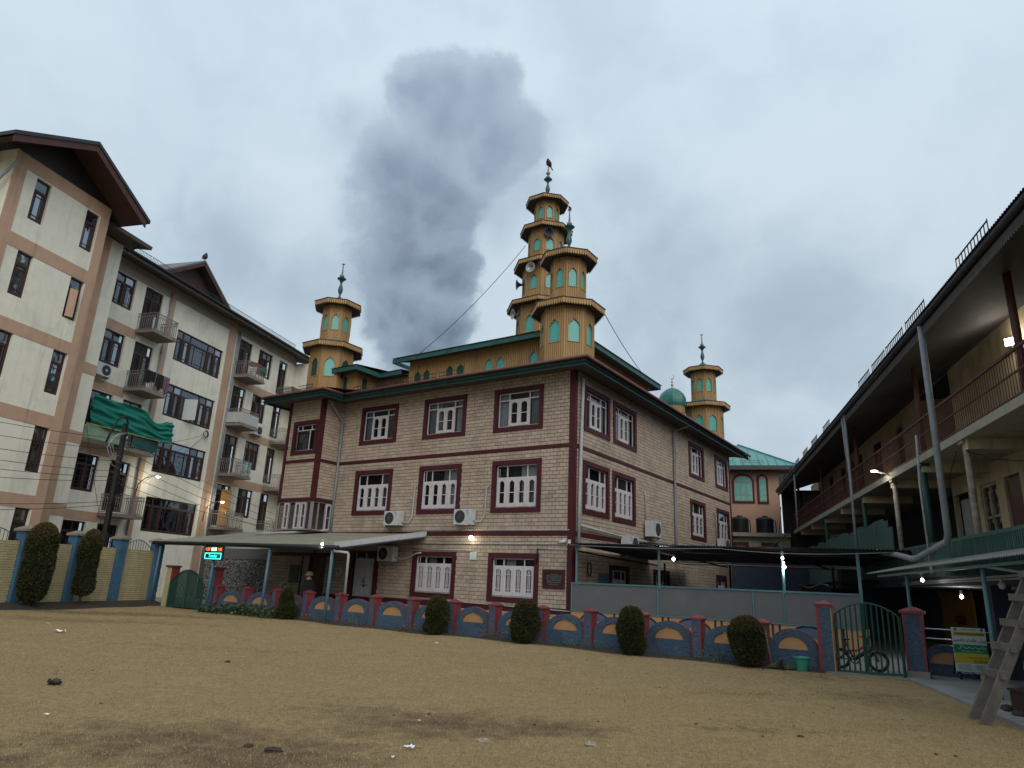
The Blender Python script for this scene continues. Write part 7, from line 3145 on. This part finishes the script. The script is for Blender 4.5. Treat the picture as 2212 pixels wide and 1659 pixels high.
R_ = .225
wheel(0, R_)
wheel(.80, R_, .5)
bb = bp(.30, .22)
seat_t = bp(.16, .52)
head_b, head_t = bp(.66, .45), bp(.62, .60)
m = MB()
m.tube([bb, head_b], .032, 8)
bi.part(m, 'down_tube', 'bike_black', smooth=True)
m = MB()
m.tube([bp(.20, .40), bp(.40, .42), head_t], .024, 8)
bi.part(m, 'top_tube', 'bike_red', smooth=True)
m = MB()
m.tube([bp(.36, .30, .01), bp(.62, .50, .01)], .016, 8)
bi.part(m, 'decal_tube', 'bike_blue', smooth=True)
m = MB()
m.tube([bb, seat_t, bp(.13, .62)], .018, 8)
m.tube([head_b, head_t, bp(.60, .70)], .022, 8)
for s in (-.045, .045):
    m.tube([bp(0, R_, s), bp(.19, .42, s * .4)], .011, 6)
    m.tube([bp(0, R_, s), bp(.30, .22, s * .6)], .011, 6)
    m.tube([bp(.80, R_, s), bp(.70, .44, s), bp(.66, .47, s * .3)], .014, 6)
bi.part(m, 'frame', 'bike_black', smooth=True)
m = MB()
m.blob(bp(.12, .64), .07, 1, 1, .35, 10, 6)
m.blob(bp(.20, .645), .05, 1, 1, .35, 10, 6)
bi.part(m, 'saddle', 'rubber', smooth=True)
m = MB()
hh = (ax * math.cos(.5) + sd * math.sin(.5))
ss = UZ.cross(hh)
hb_ = bp(.60, .71)
m.tube([hb_ - ss * .26 - hh * .08, hb_ - ss * .12, hb_, hb_ + ss * .12, hb_ + ss * .26 - hh * .08], .014, 8)
m.blob(hb_ + hh * .06 + UZ * .02, .03)
bi.part(m, 'handlebar', 'bike_black', smooth=True)
m = MB()
n = 20
m.tube([bb + sd * .05 + ax * .085 * math.cos(2 * math.pi * i / n) + UZ * .085 * math.sin(2 * math.pi * i / n) for i in range(n + 1)], .012, 6, False)
m.bar(bb + sd * .06, bb + sd * .06 + ax * .1 - UZ * .1, .014)
m.bar(bb + sd * .06 + ax * .1 - UZ * .1, bb + sd * .13 + ax * .1 - UZ * .1, .03)
bi.part(m, 'crank', 'bike_black', smooth=True)

# ------------------------------------------------------------------ person behind the fence
pb = uv(21.1, 18.05, .02)
face = (MU * .95 + MVv * .25).normalized()
per = Thing('person', pb, 'person in a long black cloak and tan wrapped cap walking behind the fence', 'person')
side = UZ.cross(face)


def pp_(f, s, z):
    return pb + face * f + side * s + UZ * z


sk = [((0, 0, .86), .13), ((.01, 0, 1.05), .13), ((.04, 0, 1.22), .135), ((.07, 0, 1.31), .07), ((.11, 0, 1.40), .06), ((.15, 0, 1.50), .085),
      ((.04, .11, 1.22), .05), ((.03, .15, 1.03), .042), ((.10, .14, .88), .036), ((.15, .13, .82), .03),
      ((.04, -.11, 1.22), .05), ((.02, -.15, 1.03), .042), ((.10, -.14, .88), .036), ((.14, -.13, .82), .03),
      ((.05, .09, .80), .085), ((.10, .09, .46), .06), ((.03, .09, .08), .042), ((.15, .10, .03), .035),
      ((-.04, -.09, .80), .085), ((-.02, -.09, .46), .06), ((-.16, -.09, .10), .042), ((-.05, -.10, .03), .035)]
ed = [(0, 1), (1, 2), (2, 3), (3, 4), (4, 5), (2, 6), (6, 7), (7, 8), (8, 9), (2, 10), (10, 11), (11, 12), (12, 13), (0, 14), (14, 15), (15, 16), (16, 17), (0, 18), (18, 19), (19, 20), (20, 21)]
me = bpy.data.meshes.new('body')
me.from_pydata([tuple(pp_(*q) - pb) for q, r in sk], ed, [])
body = bpy.data.objects.new('body', me)
COL.objects.link(body)
body.parent = per.root
smod = body.modifiers.new('skin', 'SKIN')
for i, (q, r) in enumerate(sk):
    me.skin_vertices[0].data[i].radius = (r, r)
me.skin_vertices[0].data[0].use_root = True
body.modifiers.new('sub', 'SUBSURF').levels = 2
body.modifiers['sub'].render_levels = 2
me.materials.append(MATS['skin'])
m = MB()
n = 22
prof = [(.02, .30, .26, .30), (.02, .26, .27, .55), (.03, .24, .28, .80), (.05, .22, .27, 1.0), (.06, .20, .25, 1.15), (.06, .17, .22, 1.27), (.08, .10, .13, 1.345), (.10, .075, .085, 1.375)]
for (cf, rf, rs, z) in prof:
    for j in range(n):
        q = 2 * math.pi * j / n
        wv = 1 + .05 * math.sin(q * 7 + z * 4) * (1.4 - z)
        m.v.append(pp_(cf + rf * math.cos(q) * wv, rs * math.sin(q) * wv, z))
for i in range(len(prof) - 1):
    for j in range(n):
        m.f.append((i * n + j, i * n + (j + 1) % n, (i + 1) * n + (j + 1) % n, (i + 1) * n + j))
per.part(m, 'cloak', 'black_cloth', smooth=True)
m = MB()
m.tube([pp_(.10 + .085 * math.cos(q * math.pi / 8), .09 * math.sin(q * math.pi / 8), 1.385 + .012 * math.cos(q * .7)) for q in range(17)], .022, 8, False)
per.part(m, 'scarf', 'grey_cloth', smooth=True)
m = MB()
for k in range(5):
    rr = .125 - .010 * abs(k - 1) - (.03 if k == 4 else 0)
    m.tube([pp_(.13 + rr * math.cos(q * math.pi / 9), rr * math.sin(q * math.pi / 9), 1.51 + k * .028 - .02 * math.cos(q * math.pi / 9)) for q in range(19)], .028, 8, False)
m.blob(pp_(.13, 0, 1.58), .11, 1, 1, .6, 12, 8)
per.part(m, 'wrapped_cap', 'hat_tan', smooth=True)
m = MB()
m.blob(pp_(.235, 0, 1.475), .02, 1, .8, 1.2)
m.blob(pp_(.20, 0, 1.43), .06, .7, .8, 1.0)
per.part(m, 'beard', 'grey_cloth', smooth=True)

# ------------------------------------------------------------------ pole and wires
px = dl(24.95, 24.6, 0)
pt = dl(24.78, 24.6, 7.75)
pole = Thing('utility_pole', px, 'dark electricity pole with a looped cable behind the yellow wall', 'pole')
m = MB()
m.tube([px - UZ * .1, px.lerp(pt, .5), pt], [.16, .13, .10], 10)
pole.part(m, 'shaft', 'pole_wood', smooth=True)
m = MB()
m.tube([dl(24.85, 24.45, 3.0), dl(24.8, 24.45, 6.8), dl(24.75, 24.45, 7.8), dl(24.5, 24.4, 8.02), dl(24.15, 24.4, 7.8), dl(23.9, 24.4, 7.2), dl(23.75, 24.4, 6.7)], .045, 8)
pole.part(m, 'looped_conduit', 'cable', smooth=True)
for zz in (7.05, 6.55, 6.05, 5.6):
    m = MB()
    m.lathe(dl(24.84, 24.44, zz), [(.02, 0), (.05, .02), (.035, .05), (.05, .08), (.02, .11)], 8)
    pole.part(m, 'insulator', 'ac_white', smooth=True)
m = MB()
for k in range(3):
    m.tube([dl(24.7 + .18 * math.cos(q * math.pi / 7) + .2, 24.35, 4.35 + (.26 + .02 * k) * math.sin(q * math.pi / 7)) for q in range(15)], .014, 5, False)
pole.part(m, 'cable_coil', 'cable')
m = MB()
for k in range(3):
    m.tube([dl(24.75, 24.4, 7.3), dl(24.3 - .1 * k, 24.35, 7.2 - .1 * k), dl(23.95 - .05 * k, 24.4, 6.9 - .2 * k), dl(24.3, 24.4, 6.3 - .25 * k), dl(24.8, 24.45, 6.2 - .25 * k)], .016, 5)
pole.part(m, 'slack_leads', 'cable_grey', smooth=True)
wires = []
for i, (z, zl) in enumerate(((7.05, 6.4), (6.55, 5.95), (6.05, 5.5), (5.6, 5.15), (5.35, 4.75), (5.2, 4.3), (4.3, 3.3), (4.15, 3.0))):
    wires.append((dl(24.84, 24.44, z), dl(13.0, 24.0, zl - .1), .25, 'thin wire number %s from the top running along the lane past the tower' % ('one two three four five six seven eight'.split()[i])))
for i, (z, e) in enumerate(((7.05, dl(44, 24.2, 4.2)), (6.55, dl(44, 24.0, 3.9)), (6.05, dl(44, 23.8, 3.6)), (5.6, dl(44, 23.6, 3.35)), (5.1, dl(42, 26, 4.4)))):
    wires.append((dl(24.84, 24.44, z), e, .35, 'thin wire %s from the top running from the pole towards the prayer hall' % ('first second third fourth fifth'.split()[i])))
wires += [(dl(24.8, 24.5, 7.0), FL(35.3, .1, 9.6), .3, 'wire slanting from the pole up to the cable coil'), (FL(30.8, .3, 5.9), FL(35.3, .1, 9.5), .1, 'wire from the curved arm lamp up to the cable coil'),
          (dl(24.8, 24.5, 5.2), FL(30.8, .2, 5.7), .2, 'wire from the pole to the curved arm lamp'), (FL(26.0, .9, 8.1), dl(24.5, 24.5, 3.2), .1, 'wire dropping from the shade net to the pole foot')]
for a, b, s, lab in wires:
    m = MB()
    m.tube(sag(a, b, s, 14), .011, 5)
    solo(m, 'overhead_wire', 'cable', a, lab, 'wire', 'overhead wires by the pole', smooth=True)
m = MB()
m.tube(sag(uv(19.4, 29.2, 20.0), uv(21.9, 23.8, 12.2), .35, 14), .016, 5)
solo(m, 'stay_wire', 'cable', uv(21.9, 23.8, 12.2), 'stay wire from the tall minaret down to the upper roof', 'wire', smooth=True)
m = MB()
m.tube(sag(uv(12.2, 24.6, 12.9), uv(13.3, 31.5, 12.1), .15, 14), .016, 5)
solo(m, 'stay_wire', 'cable', uv(13.3, 31.5, 12.1), 'stay wire from the corner minaret eave down the side roof', 'wire', smooth=True)

# lamps below the right canopy and on the left gutter
bulb_lamp(uv(8.95, 23.6, 2.62), 'lit bulb under the dark canopy beside its second post', 14, .055)
bulb_lamp(uv(5.05, 22.45, 2.66), 'lit bulb at the top of a post of the dark canopy', 4, .04)
bulb_lamp(uv(5.03, 22.5, 2.40), 'lower of two lit bulbs on the same post of the dark canopy', 8, .055)
bulb_lamp(uv(19.35, 16.9, 2.62), 'lit lamp on the gutter end of the mossy canopy', 5, .045)

# small tiled roof beside the bay, seen above the canopy
tr = Thing('tiled_lean_to', uv(29.4, 24.5, 3.2), 'small lean-to roof of wavy plum tiles beside the bay', 'roof')
m = MB()
corr(m, uv(28.4, 24.0, 3.55), uv(31.8, 24.0, 3.35), uv(28.4, 26.0, 4.45), .22, .05, 6)
tr.part(m, 'tile_sheet', 'tile_roof')
# distant brown roof behind the left minaret
hr = Thing('distant_roof', dl(56, 20, 0), 'brown ribbed roof of a house beyond the left minaret', 'house')
m = MB()
Fd = FYc(58)
m.hexa([Fd(14, 0, 0), Fd(26, 0, 0), Fd(26, -8, 0), Fd(14, -8, 0), Fd(14, 0, 19), Fd(26, 0, 19), Fd(26, -8, 19), Fd(14, -8, 19)])
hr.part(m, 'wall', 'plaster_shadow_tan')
m = MB()
corr(m, Fd(13.0, 1, 19.0), Fd(27, 1, 19.0), Fd(15.5, -4, 21.2), .5, .05)
hr.part(m, 'roof', 'barge_brown')


# ------------------------------------------------------------------ birds
def bird(p, head, L, label, name='perched_bird'):
    p = Vector(p)
    f = Vector(head).normalized()
    s = UZ.cross(f)
    T = Thing(name, p, label, 'bird')
    m = MB()
    m.tube([p + f * L * -.38 + UZ * L * .10, p + f * L * -.22 + UZ * L * .26, p + f * L * -.05 + UZ * L * .42, p + f * L * .06 + UZ * L * .62, p + f * L * .10 + UZ * L * .78, p + f * L * .13 + UZ * L * .88, p + f * L * .19 + UZ * L * .90],
           [.02 * L / .5, .11 * L / .5, .145 * L / .5, .12 * L / .5, .075 * L / .5, .07 * L / .5, .02 * L / .5], 10)
    T.part(m, 'body', 'bird', smooth=True)
    m = MB()
    m.hexa([p + f * L * -.30 + UZ * L * .22 - s * L * .07, p + f * L * -.30 + UZ * L * .22 + s * L * .07, p + f * L * -.62 + UZ * L * -.14 + s * L * .09, p + f * L * -.62 + UZ * L * -.14 - s * L * .09,
            p + f * L * -.26 + UZ * L * .26 - s * L * .07, p + f * L * -.26 + UZ * L * .26 + s * L * .07, p + f * L * -.60 + UZ * L * -.12 + s * L * .09, p + f * L * -.60 + UZ * L * -.12 - s * L * .09])
    T.part(m, 'tail', 'bird')
    m = MB()
    for q in (-1, 1):
        m.tube([p + s * q * .03 + UZ * L * .2, p + s * q * .03], .012, 6)
    T.part(m, 'legs', 'bird')


bird(uv(18.35, 29.7, 25.08), MU * .3 - MVv, .55, 'dark kite perched on the tip of the tall minaret')
bird(uv(13.55, 23.87, 17.83), MU, .22, 'small bird on the finial tip of the corner minaret')
bird(FL(31.74, .85, 19.57), YD * .8 + YL * .2, .55, 'large brown bird perched on the dormer ridge of the apartment block')

# ------------------------------------------------------------------ litter on the lawn
def litter(x, y, s, mt, label, cat='litter', hh=.4, seed=0, name='litter', group=None):
    random.seed(seed)
    m = MB()
    m.blob((x, y, lawn_z(x, y) + s * hh * .5), s, 1.2, .8, hh, 9, 6, .28)
    return solo(m, name, mt, (x, y, 0), label, cat, group)


def paper(x, y, s, label, seed, mt='paper'):
    random.seed(seed)
    m = MB()
    n = 6
    a = random.uniform(0, 3)
    for j in range(n + 1):
        for i in range(n + 1):
            p = Vector(((i / n - .5) * s * 1.4, (j / n - .5) * s, 0))
            p = Matrix.Rotation(a, 3, 'Z') @ p
            m.v.append(Vector((x, y, lawn_z(x, y) + .03)) + p + UZ * (random.uniform(0, .22) * s + .12 * s * math.sin(i * 1.3 + j)))
    for j in range(n):
        for i in range(n):
            q = j * (n + 1) + i
            m.f.append((q, q + 1, q + n + 2, q + n + 1))
    solo(m, 'crumpled_paper', mt, (x, y, 0), label, 'paper', 'crumpled papers on the lawn')


paper(-10.56, 17.47, .16, 'white crumpled paper lying far out on the lawn towards the yellow wall', 1)
paper(-12.2, 19.59, .07, 'tiny white scrap of paper near the yellow wall', 2)
paper(-.85, 7.42, .07, 'white crumpled paper on the lawn between two bare patches', 3)
paper(-4.84, 8.1, .04, 'small white scrap at the edge of the wide bare patch', 4)
paper(-.94, 6.98, .03, 'small pale scrap beside the wide bare patch', 5)
paper(-.91, 8.77, .03, 'small pale scrap on the bare strip of lawn', 6)
paper(-1.66, 18.85, .06, 'white scrap on the lawn before the fence', 7)
litter(.98, 7.84, .05, 'stone_pale', 'pale stone in the dry grass', 'stone', .6, 11, 'stone')
litter(-.13, 7.91, .06, 'stone_pale', 'pale flat stone on the bare patch', 'stone', .5, 12, 'stone')
litter(-2.08, 7.1, .07, 'clod', 'dark clod of turned earth on the bare patch', 'clod', .4, 13, 'clod')
litter(-2.36, 7.25, .04, 'clod', 'small dark clod beside the larger clod', 'clod', .5, 14, 'clod')
litter(-4.89, 13.25, .045, 'clod', 'dark tuft of earth alone on the lawn', 'clod', .5, 15, 'clod')
litter(3.6, 8.9, .035, 'clod', 'dark clod near the right end of the bare patch', 'clod', .4, 16, 'clod')
T = Thing('rag', (-6.03, 10.14, 0), 'dark crumpled rag with pale lining lying on the lawn', 'rag')
random.seed(77)
m = MB()
m.blob((-6.05, 10.14, .03), .075, 1.2, .7, .4, 10, 6, .3)
T.part(m, 'cloth', 'black_cloth')
m = MB()
m.blob((-6.01, 10.12, .055), .05, 1.1, .7, .7, 8, 6, .35)
m.blob((-6.1, 10.1, .055), .035, .8, .7, .8, 8, 6, .35)
T.part(m, 'lining', 'dark_rag')
random.seed(90)
m = MB()
for i in range(170):
    x, y = random.uniform(-9, 7), random.uniform(6, 17)
    if random.random() > .25 + bare_at(x, y):
        continue
    m.blob((x, y, lawn_z(x, y) + .005), random.uniform(.008, .022), 1.2, 1, .6, 6, 4, .3)
ob = m.build('crumbs_of_earth', 'clod')
ob['kind'] = 'stuff'
tag(ob, 'small crumbs of earth scattered over the lawn', 'earth')
